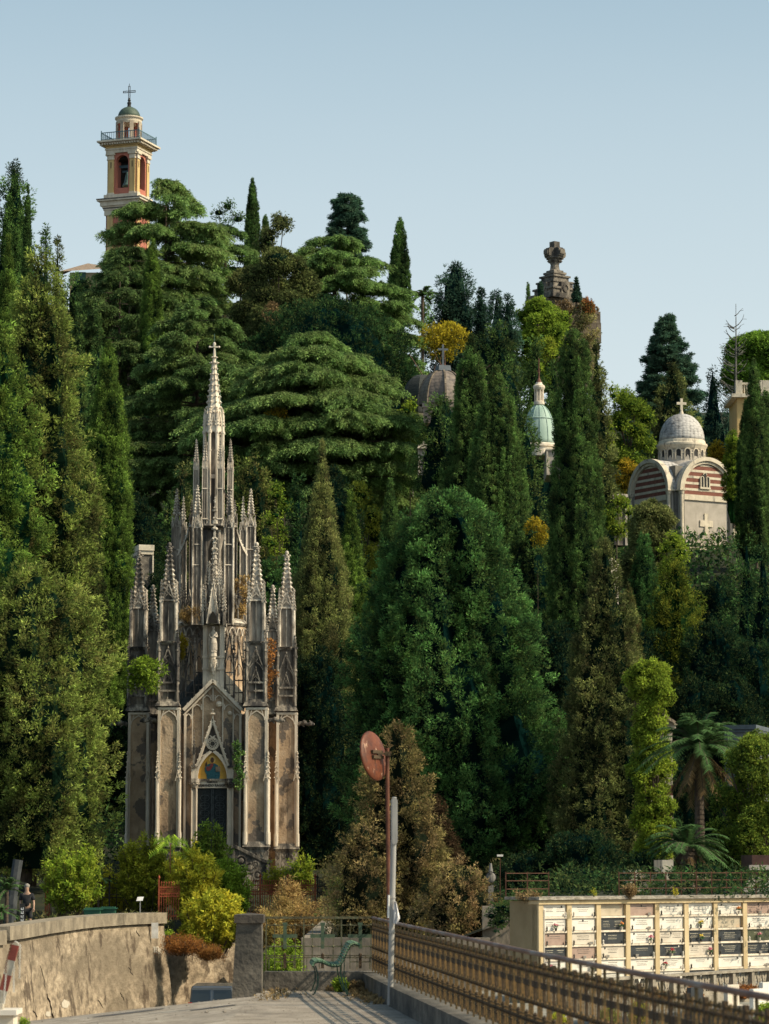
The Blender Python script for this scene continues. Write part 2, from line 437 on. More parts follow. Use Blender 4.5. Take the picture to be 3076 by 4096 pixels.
class Tree:
    def __init__(s, name, label, cat, u, vtop, hw, Y, vbot=None, seed=0, group=None, sink=.4):
        p = at(u, vtop, Y); s.X, s.Y = p[0], Y; s.s = Y/F
        s.z1 = p[2]; s.z0 = float(hgt(s.X, Y)) - sink if vbot is None else at(u, vbot, Y)[2]
        s.R = hw*s.s; s.H = s.z1 - s.z0; s.rng = np.random.default_rng(seed)
        s.root = empty(name, (s.X, s.Y, s.z0), label, cat, group)
    def trunk(s, r, h=.9, mat=None, lean=(0,0)):
        mb = MB(); pts = [(s.X+lean[0]*t, s.Y+lean[1]*t, s.z0-.3+t*s.H*h) for t in np.linspace(0,1,6)]
        for i in range(5):
            a, b = r*(1-.16*i), r*(1-.16*(i+1)); p, q = pts[i], pts[i+1]
            k = 8; vs = [(p[0]+a*math.cos(2*PI*j/k), p[1]+a*math.sin(2*PI*j/k), p[2]) for j in range(k)] + \
                        [(q[0]+b*math.cos(2*PI*j/k), q[1]+b*math.sin(2*PI*j/k), q[2]) for j in range(k)]
            mb.add(vs, [(j,(j+1)%k,k+(j+1)%k,k+j) for j in range(k)])
        return mb.build('trunk', mat or BARK, s.root, smooth=True)

SEED = [100]
def dens(): return 1.0
def conifer(u, vtop, hw, Y, mat, label, prof='column', style='column', vbot=None, hue=.12, q=1.0, name='cypress', cat='cypress',
            spires=0, vis=None, cent=0, group=None, shade=(.25,.95), t0=0.0, cl=None, lobes=None, leaf=1.0, lean=0.0):  # shade: leaf tone range, near zero paints a tree as standing in shade
    """dense evergreen: flame-shaped sprays over a lobed body. vis: how far down (photo rows) it shows"""
    SEED[0] += 7; rng = np.random.default_rng(SEED[0])
    T = Tree(name, label, cat, u, vtop, hw, Y, vbot, SEED[0], group)
    s = T.s; R, H = T.R, T.H
    px, py = PROF[prof] if isinstance(prof, str) else prof
    ph = rng.random(8)*2*PI
    kk = {'column': (.10, .07), 'broad': (.13, .10), 'rough': (.20, .12)}[style]
    k1 = lobes or {'column': 5, 'broad': 4, 'rough': 4}[style]
    def rf(t, a):
        b = np.interp(t, px, py)
        tw = 1.2*t
        l = 1 + kk[0]*np.sin(k1*a + ph[0] + 3*tw) + kk[1]*np.sin((2*k1+1)*a + ph[1] - 5*tw) + kk[1]*np.sin(t*H/R*2.2 + ph[2] + a*2) \
              + (kk[1]*.9*np.sin(t*H/R*5.1 + ph[3] - a*3))
        return b*l
    # photo px measures
    if cl is None: cl = {'column': (23, 7.5, 26), 'broad': (36, 13, 30), 'rough': (40, 14, 32)}[style]
    fq = min(1, max(.45, hw/70)); cl = (cl[0]*fq, cl[1]*fq, cl[2]); clen, cspr, nl = cl[0]*s, cl[1]*s, cl[2]
    Hpx = H/s; Rpx = R/s
    tmin = t0 if vis is None else max(t0, (Hpx-(vis-vtop)*1.0)/Hpx - .03)
    ts = np.linspace(tmin, 1, 200); w_ = np.interp(ts, px, py)+.06
    area = 2*Rpx*Hpx*(1-tmin)*w_.mean()*PI*.5*1.25
    ncl = int(area/(cl[0]*cl[1]*.85)*1.15*q)
    cdf = np.cumsum(w_); cdf /= cdf[-1]
    t = np.interp(rng.random(ncl), cdf, ts)
    a = np.where(rng.random(ncl) < .74, rng.uniform(-PI*.98, .0-.0, ncl)*1.06+.1, rng.uniform(0, PI, ncl))
    r = R*rf(t, a)*(.86+.14*rng.random(ncl))
    keep_in = rng.random(ncl) < .12; r = np.where(keep_in, r*.85, r)
    Or = np.stack([np.cos(a), np.sin(a), 0*a], 1)
    C = np.stack([T.X+r*np.cos(a), T.Y+r*np.sin(a), T.z0+t*H], 1)
    upw = {'column': 1.0, 'broad': .62, 'rough': .42}[style]
    D = nrm(Or*(1-upw*.84) + UP*upw + rnd(rng, ncl, 3)*(.16 if style == 'column' else .28))
    if style == 'column':
        C = C - D*clen*.15
    # light and dark clumps in patches
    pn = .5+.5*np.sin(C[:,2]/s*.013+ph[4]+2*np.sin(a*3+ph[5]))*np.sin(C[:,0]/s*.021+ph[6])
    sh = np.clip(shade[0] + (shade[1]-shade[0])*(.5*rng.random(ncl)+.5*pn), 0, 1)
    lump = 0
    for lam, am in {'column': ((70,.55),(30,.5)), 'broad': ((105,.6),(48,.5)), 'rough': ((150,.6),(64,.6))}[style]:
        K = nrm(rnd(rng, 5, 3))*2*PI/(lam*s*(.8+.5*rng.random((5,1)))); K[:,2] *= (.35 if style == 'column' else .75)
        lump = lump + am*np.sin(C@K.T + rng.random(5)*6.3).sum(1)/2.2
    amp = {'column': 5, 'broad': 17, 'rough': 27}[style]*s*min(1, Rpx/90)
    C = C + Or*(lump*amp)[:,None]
    sh = np.clip(sh*np.clip(.66+.55*lump, .10, 1.3), 0, 1)  # hollows between lumps painted darker, as if shaded
    hu = np.clip(hue*(.2+1.2*rng.random(ncl)**2) + hue*.9*(pn > .8), 0, 1)
    n_big = nl
    C[:,0] += lean*s*t
    sz = (.75+.5*rng.random(ncl))
    leaf = leaf*fq**.5*(.74 if style == 'column' else 1); ll, lw = 11.5*s*leaf, 5.2*s*leaf
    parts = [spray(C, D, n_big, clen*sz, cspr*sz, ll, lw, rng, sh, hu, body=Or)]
    cv_, ct_ = core_tris(T.X, T.Y, T.z0+t0*H, T.z1, lambda t_, a_: rf(t0+(1-t0)*t_, a_), R, 22, 18, .68)
    cv_[...,0] += lean*s*(cv_[...,2]-T.z0)/H; parts.append((cv_, ct_))
    if spires:   # separate upright leaders along the flanks
        for k in range(spires):
            aa = rng.uniform(-PI, 0); tt = rng.uniform(.35, .85)
            rr = R*np.interp(tt, px, py)*.9; m = int(60*q)
            zz = np.linspace(-.14, .10, m)*H*rng.uniform(.6, 1); rw = 16*s*(1-np.linspace(0,1,m))**.7
            an = rng.random(m)*2*PI
            cc = np.stack([T.X+rr*math.cos(aa)+rw*np.cos(an), T.Y+rr*math.sin(aa)+rw*np.sin(an), T.z0+tt*H+zz], 1)
            oo = np.stack([np.cos(an), np.sin(an), 0*an], 1)
            parts.append(spray(cc, nrm(oo*.2+UP+rnd(rng, m, 3)*.1), 22, clen*.8, cspr*.8, ll, lw, rng, np.full(m, .8), np.full(m, hue*.5), body=oo))
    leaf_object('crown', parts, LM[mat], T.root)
    T.trunk(max(.12, R*.09), .8)
    return T

def layered(u, vtop, hw, Y, mat, label, vbot, name='cedar', cat='cedar', n=60, prof=([0,.15,.4,.7,.9,1],[.75,1,.85,.6,.3,.05]), rise=.12,
            droop=.35, hue=.12, q=1.0, thick=10, up=0.0, shade=(.35,1.0), vbase=None, asp=1.0, spl=None, trunkr=None, group=None, leaf=1.0, t0=.04, power=1.0, tier=72):
    """tree of flat spreading boughs: cedars, firs, pines"""
    SEED[0] += 7; rng = np.random.default_rng(SEED[0])
    T = Tree(name, label, cat, u, vtop, hw, Y, vbase, SEED[0], group); s = T.s
    zb = at(u, vbot, Y)[2]; H = T.z1-zb; R = T.R; parts = []
    px, py = prof; limb = MB()
    hs_ = t0+(1-t0)*((np.arange(n)+rng.random(n)*.9)/n)**power
    Cs, Ds, Ss, Hs, Ls = [], [], [], [], []
    tq = max(4, int((H/s)/tier)); hs_ = np.clip((np.round(hs_*tq)+rnd(rng, n)*.24)/tq, t0, .985)
    for i in range(n):
        t = min(hs_[i], .985); az = (-PI/2 + rng.uniform(-1.45, 1.45)*1.25) if rng.random() < .72 else rng.uniform(0, PI)
        L = R*np.interp(t, px, py)*rng.uniform(.72, 1.08)
        if abs(math.cos(az)) < .5: L *= .85*asp+.15
        o = np.array([math.cos(az), math.sin(az), 0]); side = np.array([-o[1], o[0], 0])
        base = np.array([T.X, T.Y, zb+t*H - L*rise*.5])
        bend = rng.uniform(-.15, .15); Lpx = L/s
        nb_ = int(5+Lpx/22); m = int(max(10, Lpx*.62*q))
        js = rng.integers(0, nb_, m); sj = (np.sort(rng.random(nb_))*.80+.18)[js]; sg = rng.choice([-1, 1], nb_)[js]; aj = rng.uniform(.35, 1.15, nb_)[js]
        lj = (L*rng.uniform(.16, .38, nb_))[js]*(1.15-.55*np.abs(sj-.55)); zj = (rnd(rng, nb_)*thick*s*.45)[js]
        r_ = rng.random(m)**.75
        end = rng.random(m) < .14; sj = np.where(end, rng.uniform(.8, 1.06, m), sj); lj = np.where(end, lj*.25, lj)
        ss = np.clip(sj+lj*r_*np.cos(aj)/L, 0, 1.2); lat = sg*r_
        z = L*(rise*1.3*ss - (rise*1.0+droop*.10)*ss**2.2) - r_*lj*(.04+droop*.14) + zj + rnd(rng, m)*thick*s*.16 + up*L*ss
        c = base + o*(L*sj+lj*r_*np.cos(aj))[:,None] + side*(sg*lj*r_*np.sin(aj)+bend*L*sj**2)[:,None]; c[:,2] += z
        d = nrm(o*np.cos(aj)[:,None] + side*(sg*np.sin(aj))[:,None] + UP*(up*.9 - droop*.5*r_)[:,None] + rnd(rng, m, 3)*.18)
        Cs.append(c); Ds.append(d)
        Ss.append(np.clip(shade[0] + (shade[1]-shade[0])*(.30*rng.random()+.25*rng.random(m)+.45*r_), 0, 1))  # bough tips paler, inner parts painted darker like occlusion
        Hs.append(np.full(m, hue*rng.random()*2))
        pts = []
        for q_ in np.linspace(0, .85, 6):
            p = base + o*L*q_ + side*bend*L*q_**2; p[2] += L*(rise*1.3*q_-(rise+droop*.10)*q_**2.2)+up*L*q_ - thick*s*.25; pts.append(p)
        limb.poly(pts, max(.05, L*.022), n=4, taper=.03)
    C = np.concatenate(Cs); D = np.concatenate(Ds); S = np.concatenate(Ss); Hh = np.concatenate(Hs)
    cl, cs_, nl = spl or (34, 13, 20)
    body = np.tile(UP, (len(C),1))
    parts.append(spray(C, D, nl, cl*s, cs_*s, 10.5*s*leaf, 4.2*s*leaf, rng, S, Hh, mode='flame', droop=droop, flat=.55, body=body))
    # drooping fringe under the boughs, underside shade painted by a darker tone
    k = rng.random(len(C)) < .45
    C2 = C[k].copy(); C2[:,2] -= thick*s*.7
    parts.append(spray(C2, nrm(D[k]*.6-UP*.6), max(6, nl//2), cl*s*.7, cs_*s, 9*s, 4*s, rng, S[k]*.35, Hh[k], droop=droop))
    leaf_object('crown', parts, LM[mat], T.root)
    limb.build('limbs', BARK, T.root)
    T.trunk(trunkr or max(.15, R*.045), .96)
    return T

def leafy(u, vtop, hw, Y, mat, label, vbot, name='broadleaf_tree', cat='tree', hue=.12, q=1.0, blobs=16, vbase=None, cl=(26,17,22), shade=(.3,1.),
          limbs=True, group=None, leaf=1.0, fill=.8, prof='dome', trunk=True, upw=.3, depth=1.0, br=(.28,.42)):
    """rounded crown of many leaf clumps gathered in lobes"""
    SEED[0] += 7; rng = np.random.default_rng(SEED[0])
    T = Tree(name, label, cat, u, vtop, hw, Y, vbase, SEED[0], group); s = T.s
    zb = at(u, vbot, Y)[2]; H = T.z1-zb; R = T.R
    px, py = PROF[prof] if isinstance(prof, str) else prof
    bc = []; 
    for i in range(blobs):
        t = (i+.5)/blobs*.9+.05; a = -PI/2+rng.uniform(-1.5, 1.5)*1.15 if rng.random() < .7 else rng.uniform(0, PI)
        r = R*np.interp(t, px, py)*rng.uniform(.35, .8 if br[0] > .2 else .92)
        bc.append((T.X+r*math.cos(a), T.Y+r*math.sin(a)*depth, zb+t*H, min(R, H)*rng.uniform(*br)))
    bc = np.array(bc)
    Cs, Os, Ss, Hs = [], [], [], []
    for b in bc:
        rp = b[3]/s; m = int(max(6, 4*PI*rp*rp*.5/(cl[0]*cl[1])*1.15*q))
        d = nrm(rnd(rng, m, 3)+np.array([0,-.35,.25])); rr = b[3]*(.7+.3*rng.random((m,1)))
        c = b[:3] + d*rr*np.array([1,1,.8]); c[:,2] = np.maximum(c[:,2], zb-.1*H)
        # hold inside the outline
        t = np.clip((c[:,2]-zb)/H, 0, 1); lim = R*np.interp(t, px, py)*1.08
        dx = c[:,0]-T.X; dy = c[:,1]-T.Y; rad = np.sqrt(dx*dx+dy*dy)+1e-6; f = np.minimum(1, lim/rad)
        c[:,0] = T.X+dx*f; c[:,1] = T.Y+dy*f; c[:,2] = np.minimum(c[:,2], T.z1)
        Cs.append(c); Os.append(d); bs = rng.random()
        Ss.append(np.clip(shade[0]+(shade[1]-shade[0])*(.45*bs+.55*rng.random(m)), 0, 1)); Hs.append(np.clip(hue*(2*bs*.5+rng.random(m)), 0, 1))
    C = np.concatenate(Cs); O = np.concatenate(Os); S = np.concatenate(Ss); Hh = np.concatenate(Hs)
    D = nrm(O*.8+UP*upw+rnd(rng, len(C), 3)*.35)
    parts = [spray(C, D, cl[2], cl[0]*s, cl[1]*s, 9.5*s*leaf, 6.0*s*leaf, rng, S, Hh, mode='round', body=O)]
    if fill:
        for b in bc:
            V, tt = core_tris(b[0], b[1], b[2]-b[3]*.62*fill, b[2]+b[3]*.6*fill, lambda t_, a_: np.sqrt(np.clip(1-(2*t_-1)**2, 0, 1))+.02+0*a_, b[3]*fill, 7, 9, .85)
            parts.append((V, tt))
    leaf_object('crown', parts, LM[mat], T.root)
    if limbs:
        mb = MB()
        for b in bc[::2]: mb.bar((T.X, T.Y, zb+.1*H), b[:3], max(.03, R*.03))
        mb.build('branches', BARK, T.root)
    if trunk: T.trunk(max(.05, R*.07), min(.8, (zb-T.z0)/T.H+.25))
    return T

def shrub(u, vtop, hw, Y, mat, label, vbot, name='shrub', cat='shrub', cl=(24,9,16), n=90, leaf=1.0, hue=.15, shade=(.3,1.), spread=.5, group=None, wide=1.35, thin=False, droop=0.0):
    """upright or arching stems carrying leaves"""
    SEED[0] += 7; rng = np.random.default_rng(SEED[0])
    b = at(u, vbot, Y); t = at(u, vtop, Y); s = Y/F; H = t[2]-b[2]; R = hw*s
    root = empty(name, b, label, cat, group)
    Cs, Ds, Ss, Hs = [], [], [], []; st = MB()
    for i in range(n):
        a = rng.uniform(0, 2*PI); k = math.sqrt(rng.random())
        tip = np.array([b[0]+R*k*math.cos(a), b[1]+R*k*math.sin(a)*.8, b[2]+H*(1-.25*k**2)*rng.uniform(.38, 1.08)])
        foot = np.array([b[0]+R*.35*k*math.cos(a), b[1]+R*.3*k*math.sin(a), b[2]])
        m = 7 if not thin else 5
        q = np.linspace(.25, 1, m)[:,None]; mid = foot*(1-q)+tip*q; mid[:,2] += H*.12*np.sin(PI*q[:,0]) - droop*H*q[:,0]**2
        dd = nrm(tip-foot)
        Cs.append(mid+rnd(rng, m, 3)*s*5); Ds.append(nrm(dd+rnd(rng, m, 3)*.45)); sh = rng.random()
        Ss.append(np.clip(shade[0]+(shade[1]-shade[0])*(.5*sh+.5*q[:,0]), 0, 1)); Hs.append(np.full(m, hue*2*rng.random()))  # stem feet painted darker than tips, like occlusion
        if i % 3 == 0: st.bar(foot, tip, s*1.6)
    C = np.concatenate(Cs); D = np.concatenate(Ds)
    leaf_object('foliage', [spray(C, D, cl[2], cl[0]*s, cl[1]*s, 11*s*leaf, 4.6*s*leaf*wide, rng, np.concatenate(Ss), np.concatenate(Hs), mode='round', body=nrm(C-b+1e-3))], LM[mat], root)
    st.build('stems', BARK, root)
    return root

def palm(u, v, rad, Y, label, nf=34, dead=12, seed=1, trunkw=34, vbase=None, name='palm_tree', cat='palm'):
    rng = np.random.default_rng(seed); c = at(u, v, Y); s = Y/F
    z0 = float(hgt(c[0], Y))-.2 if vbase is None else at(u, vbase, Y)[2]
    root = empty(name, (c[0], Y, z0), label, cat)
    def fronds(n, elo, ehi, Lr, mat, nm, hang, sh):
        P, Dd, O, S = [], [], [], []; st = MB()
        for i in range(n):
            az = 2*PI*(i*.381966)+rng.random()*.5; el = rng.uniform(elo, ehi); L = rad*s*rng.uniform(.85, 1.25)*Lr
            o = np.array([math.cos(az), math.sin(az), 0]); m = 34; q = np.linspace(0, 1, m)
            ex = L*(q*math.cos(el) + 0*q); zz = L*(q*math.sin(el)) - hang*L*q**2.2
            pts = c + o*ex[:,None]; pts[:,2] += zz
            st.poly([tuple(p) for p in pts[::5]], 2.4*s)
            tg = nrm(np.gradient(pts, axis=0)); sd_ = nrm(np.cross(tg, UP)); 
            for sgn in (-1, 1):
                for jj in range(2):
                    P.append(pts[2:]+tg[2:]*L/m*.5*jj); Dd.append(nrm(tg[2:]*.65+sd_[2:]*sgn*.9-UP*.38+rnd(rng, m-2, 3)*.1)); O.append(nrm(np.cross(tg[2:], sd_[2:])*-1+UP*.2)); S.append(np.full(m-2, sh*rng.uniform(.5,1)))
        P = np.concatenate(P); Dd = np.concatenate(Dd); O = np.concatenate(O); S = np.concatenate(S)
        V = tris(P, Dd, O, rad*s*.20*(.6+.6*rng.random(len(P))), np.full(len(P), 3.6*s), rng)
        leaf_object(nm, [(V, np.stack([S, 0*S+(.05 if mat == 'palm' else .3)], 1))], LM[mat], root)
        st.build('frond_stalks', BARK, root)
    fronds(nf, .0, 1.40, 1.15, 'palm', 'fronds', .45, .8)
    if dead: fronds(dead, -1.25, -.6, .95, 'dead', 'dead_fronds', .12, .16)
    if c[2]-z0 > .5:
        mb = MB(); k = int((c[2]-z0)/.18)+2
        for i in range(k):
            z = z0+(c[2]-z0)*i/k; mb.prism((c[0], Y), z, z+(c[2]-z0)/k*1.05, trunkw*s*.5, trunkw*s*.42, 10)
        mb.build('trunk', BARK, root)
    return root
# ================================================================ the planting, left to right
# ---- left bank
conifer(60, 640, 95, 205, 'cyp', 'tall dark multi-topped cypress at the top left edge against the sky', prof=([0,.3,.6,.8,.92,1],[1,1,.9,.75,.5,.15]), style='broad', vis=1500, hue=0.03, spires=7, cl=(42,15,34))
conifer(112, 735, 34, 200, 'cyp', 'thin dark spike standing right of the tall top-left cypress', vis=1300, hue=0.03)
conifer(185, 890, 62, 212, 'cyp', 'shorter dark cypress below the top-left spike', style='broad', prof='cone', vis=1600, hue=0.06)
leafy(2465, 1990, 70, 225, 'light', 'green bush hiding the grey mausoleum left of the domed chapel', 2150, hue=.15, blobs=14, shade=(.1,.8))
conifer(325, 1108, 70, 330, 'cyp', 'dark conifer hiding the wall of the low tiled building', style='broad', prof='dome', vis=1400, vbot=1400, hue=.05)
conifer(232, 945, 58, 216, 'brown', 'brownish cypress left of the tiled chapel roof', style='broad', prof='cone', vis=1700, hue=0.11, shade=(.1,.6))
conifer(35, 945, 105, 152, 'cypg', 'narrow sunlit cypress column near the left edge', prof=([0,.3,.55,.75,.9,1],[1,1,.85,.62,.3,.03]), vis=2700, hue=0.12)
conifer(160, 1000, 236, 140, 'brown', 'huge feathery brown-green cypress filling the left side', prof=([0,.12,.35,.62,.82,.95,1],[.72,.98,1,.8,.55,.22,.05]), style='rough', hue=0.15, vbot=3520, q=1.0, cl=(50,17,38), shade=(.35,1.3), leaf=1.15)
conifer(-5, 1290, 200, 134, 'cypg', 'broad green cypress rising at the lower left edge', prof='broad', style='rough', hue=0.14, vbot=3500, q=.95, cl=(48,16,36), shade=(.3,1.2), leaf=1.15)
conifer(120, 2250, 292, 128, 'brown', 'lower bushy cypress mass in front of the left trees', prof=([0,.1,.3,.6,.85,1],[.60,.86,1,.92,.62,.1]), style='rough', hue=0.17, vbot=3500, q=1.0, cl=(50,17,38), shade=(.35,1.3), leaf=1.15)
conifer(436, 1365, 108, 158, 'cypg', 'bright green upright cypress left of the marble spire', prof=([0,.2,.45,.7,.85,1],[.7,1,1,.8,.5,.05]), vis=2800, hue=0.07, vbot=2830, spires=4, shade=(.35,1))
conifer(318, 1218, 70, 178, 'cyp', 'pointed cypress left of two behind the bright green one', prof='cone', style='broad', vis=1900, hue=0.11)
conifer(392, 1228, 66, 184, 'cyp', 'pointed cypress right of two behind the bright green one', prof='cone', style='broad', vis=1900, hue=0.11)
conifer(370, 1850, 80, 150, 'olive', 'thin brown cypress squeezed left of the bright green one', prof='spire', vis=2600, hue=0.17, vbot=2900)
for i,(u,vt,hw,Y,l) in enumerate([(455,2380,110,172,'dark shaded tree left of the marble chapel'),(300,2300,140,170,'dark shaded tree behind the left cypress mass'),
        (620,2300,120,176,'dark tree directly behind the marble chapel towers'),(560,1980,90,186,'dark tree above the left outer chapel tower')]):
    conifer(u, vt, hw, Y, 'deep', l, prof='blunt', style='broad', hue=.05, shade=(0,.2), name='evergreen_tree', cat='tree')  # leaf tone near black: their shade is put into the colour
# ---- hilltop left, cedars round the bell tower
layered(665, 712, 300, 300, 'cedar', 'great cedar on the hilltop hiding the lower bell tower', 1600, n=127, rise=.12, droop=.5, q=1.2, prof=([0,.2,.45,.65,.8,.92,1],[.95,1,.95,.85,.72,.5,.15]), spl=(40,13,20), hue=.2, thick=9, tier=92)
layered(520, 985, 165, 292, 'cedar', 'dark cedar arm reaching left across the bell tower foot', 1500, n=51, rise=.05, droop=.4, q=1.1, prof=([0,.3,.6,.85,1],[.9,1,.95,.8,.2]), shade=(.05,.6), hue=.05, thick=9, tier=92)
layered(900, 900, 190, 306, 'cedar', 'hilltop cedar shoulder right of the great cedar', 1500, n=68, rise=.1, droop=.45, q=1.1, prof=([0,.3,.6,.85,1],[1,1,.85,.6,.2]), shade=(.2,.85), thick=9, tier=92)
layered(480, 1080, 280, 268, 'cedar', 'shaded cedar spreading below the tiled chapel roof', 2000, n=93, rise=.05, droop=.5, q=1.0, prof=([0,.3,.6,.85,1],[.9,1,.9,.6,.15]), shade=(.05,.6), hue=.08, thick=9, tier=92)
layered(790, 1180, 340, 240, 'cedar', 'wide cedar behind the tip of the marble spire', 2050, n=110, rise=.08, droop=.5, q=1.1, prof=([0,.25,.5,.75,.9,1],[1,1,.85,.65,.4,.1]), shade=(.12,.85), hue=.12, thick=9, tier=92)
layered(1340, 945, 330, 292, 'cedar', 'flat-topped cedar on the hilltop right of centre', 1620, n=119, rise=.1, droop=.45, q=1.15, prof=([0,.2,.5,.75,.9,1],[1.05,1.05,.95,.8,.6,.25]), spl=(36,12,20), thick=9, tier=92)
layered(1250, 1325, 490, 232, 'cedar', 'largest spreading cedar in the middle of the hill with open trunk below', 1990, n=170, rise=.08, droop=.55, q=1.1, prof=([0,.15,.4,.65,.85,1],[.92,1,.97,.78,.5,.12]), spl=(44,14,22), trunkr=.45, hue=.15, thick=9, tier=92)
layered(1010, 1480, 260, 236, 'cedar', 'lower cedar boughs left of the hillside cedar trunk', 1960, n=68, rise=.05, droop=.55, q=1.1, shade=(.15,.9), thick=9, tier=92)
conifer(1010, 712, 29, 345, 'cyp', 'slender cypress column on the skyline above the cedars', prof='column', vis=1100, hue=0.03, vbot=1150)
conifer(1062, 860, 22, 338, 'cyp', 'small slender cypress beside the skyline column', vis=1000, hue=0.03, vbot=1120)
layered(1388, 778, 92, 345, 'fir', 'dark layered conifer on the skyline above the flat cedar', 1090, n=110, rise=.08, up=.12, droop=.15, q=1.0, tier=24, name='fir_tree', cat='fir', prof=([0,.3,.6,.85,.95,1],[1,.95,.72,.55,.4,.2]), spl=(22,9,16))
conifer(1600, 872, 42, 322, 'cyp', 'tallest slim cypress on the skyline right of the cedars', prof='column', vis=1250, hue=0.03, vbot=1330)
conifer(1572, 995, 16, 325, 'cyp', 'thin side stem left of the slim skyline cypress', vis=1200, hue=0.03, vbot=1290)
leafy(1110, 845, 90, 325, 'olive', 'brownish oak on the skyline between cypress and fir', 1180, name='oak_tree', cat='oak', hue=.1, blobs=14, q=1.1, shade=(.1,.6))
leafy(905, 800, 75, 330, 'deep', 'dark oak on the skyline right of the great cedar', 1120, name='oak_tree', cat='oak', hue=.2, blobs=12, shade=(.1,.7))
leafy(1120, 1000, 190, 282, 'olive', 'dull green holm oak between the two hilltop cedars', 1560, name='oak_tree', cat='oak', hue=.0, blobs=26, q=1.1, shade=(.05,.55), cl=(20,14,22))
leafy(975, 1080, 110, 296, 'olive', 'small grey-green oak right of the great cedar', 1480, name='oak_tree', cat='oak', hue=.1, blobs=18, shade=(.1,.6), cl=(20,14,22))
leafy(1085, 1215, 22, 268, 'dead', 'dead red-brown clump in the oak between the cedars', 1300, name='dead_branch', cat='dead foliage', blobs=6, fill=0, trunk=False, q=.8)
conifer(612, 955, 44, 258, 'cypg', 'short bright cypress standing in front of the great cedar', vis=1400, hue=0.06, vbot=1560)
conifer(1300, 1200, 380, 262, 'deep', 'dark evergreen mass behind the largest cedar', style='broad', prof='dome', vis=2050, hue=0.03, shade=(0,.45), q=.8, name='evergreen_tree', cat='tree')
# ---- behind the chapel and the slope to its right
conifer(730, 1845, 75, 205, 'olive', 'fine-tipped conifer left behind the marble spire', style='rough', prof='cone', vis=2400, hue=0.14, cl=(40,16,28))
conifer(680, 1970, 60, 192, 'cyp', 'dark conifer behind the left chapel pinnacles', style='broad', prof='cone', vis=2500, hue=0.06)
conifer(1010, 1820, 110, 200, 'brown', 'brownish conifer right behind the marble spire', style='rough', prof='egg', vis=2500, hue=0.19, cl=(44,18,30), shade=(.1,.75))
leafy(1120, 1920, 62, 190, 'light', 'bright green sapling behind the right chapel tower', 2350, hue=.1, blobs=14, shade=(.2,.9))
conifer(1190, 1905, 80, 186, 'deep', 'green conifer left of the pointed cypress', style='broad', prof='cone', vis=2600, shade=(.05,.6), hue=0.03)
leafy(1450, 1930, 110, 200, 'ivy', 'yellowish green tree right of the pointed cypress', 2350, hue=.4, blobs=18, shade=(.1,.7))
leafy(1100, 1640, 40, 226, 'yellow', 'yellow leaves showing behind the cedar trunk', 1720, name='broadleaf_tree', blobs=8, fill=0)
conifer(1110, 2240, 130, 168, 'deep', 'dark green tree behind the right chapel tower', style='broad', prof='blunt', hue=0.06, shade=(.1,.8), vis=3400, name='evergreen_tree', cat='tree')
conifer(1288, 1765, 138, 162, 'olive', 'sharply pointed cypress right of the marble chapel', prof=([0,.3,.48,.65,.8,.9,1],[.5,.85,1,.74,.40,.16,.02]), vis=3000, q=1.4, shade=(.75,1.5), hue=0.19, vbot=3350, cl=(30,10,24))
conifer(1404, 1960, 88, 168, 'cypg', 'smaller cypress leaning on the pointed one', prof=([0,.4,.6,.8,1],[.6,1,.85,.4,.03]), vis=2700, hue=0.11, vbot=3000)
conifer(1562, 1920, 52, 152, 'cyp', 'small narrow cypress at the left shoulder of the giant bushy one', vis=2500, hue=0.03, vbot=2800)
conifer(1330, 1880, 120, 196, 'deep', 'dark tree behind the sharply pointed cypress', prof='dome', style='broad', hue=.02, shade=(0,.15), vis=2600, vbot=2700, name='evergreen_tree', cat='tree')
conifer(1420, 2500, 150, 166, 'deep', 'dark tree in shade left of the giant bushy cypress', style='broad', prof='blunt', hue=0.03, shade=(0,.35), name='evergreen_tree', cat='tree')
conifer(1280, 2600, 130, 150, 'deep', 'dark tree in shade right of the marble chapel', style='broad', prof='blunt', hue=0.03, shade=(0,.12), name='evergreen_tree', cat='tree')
# ---- the giant in the middle
conifer(1878, 1972, 398, 126, 'deep', 'giant bushy dark green cypress in the centre of the slope', prof=([0,.06,.2,.43,.6,.75,.86,.94,1],[.6,.88,1,.97,.84,.65,.50,.36,.10]), style='rough', hue=.08, vbot=3600, q=1.1, cl=(48,17,50), shade=(.25,1.15), lobes=5, leaf=1.1, lean=-105)
conifer(1650, 2110, 165, 128, 'deep', 'left shoulder of the giant bushy cypress', prof='dome', style='rough', hue=.05, vbot=3300, q=.9, cl=(48,17,44), shade=(.1,.8), leaf=1.1)
# ---- right middle
conifer(1885, 1345, 130, 198, 'cyp', 'left half of the tall twin cypress before the brown dome', prof=([0,.3,.5,.7,.88,1],[1,1,.85,.6,.36,.06]), vis=2450, hue=0.10, spires=6, vbot=2500)
conifer(1985, 1470, 150, 192, 'cyp', 'right half of the tall twin cypress before the brown dome', prof=([0,.25,.5,.75,.9,1],[.9,1,.85,.55,.3,.05]), vis=2500, hue=0.11, spires=8, vbot=2500)
conifer(2296, 1322, 116, 172, 'cyp', 'great columnar cypress right of the green copper dome', prof=([0,.2,.45,.7,.88,.96,1],[.8,.9,1,.78,.56,.45,.12]), vis=2900, hue=0.10, vbot=3000, spires=4)
conifer(1820, 1052, 92, 302, 'fir', 'dark skyline conifer above the yellow tree', q=1.5, style='rough', prof='broad', vis=1500, hue=0.11, cl=(38,13,26), vbot=1560)
conifer(1925, 1160, 52, 276, 'fir', 'first of three small dark conifers left of the stone cross', q=1.5, style='rough', prof='broad', vis=1600, hue=0.14, cl=(36,13,24))
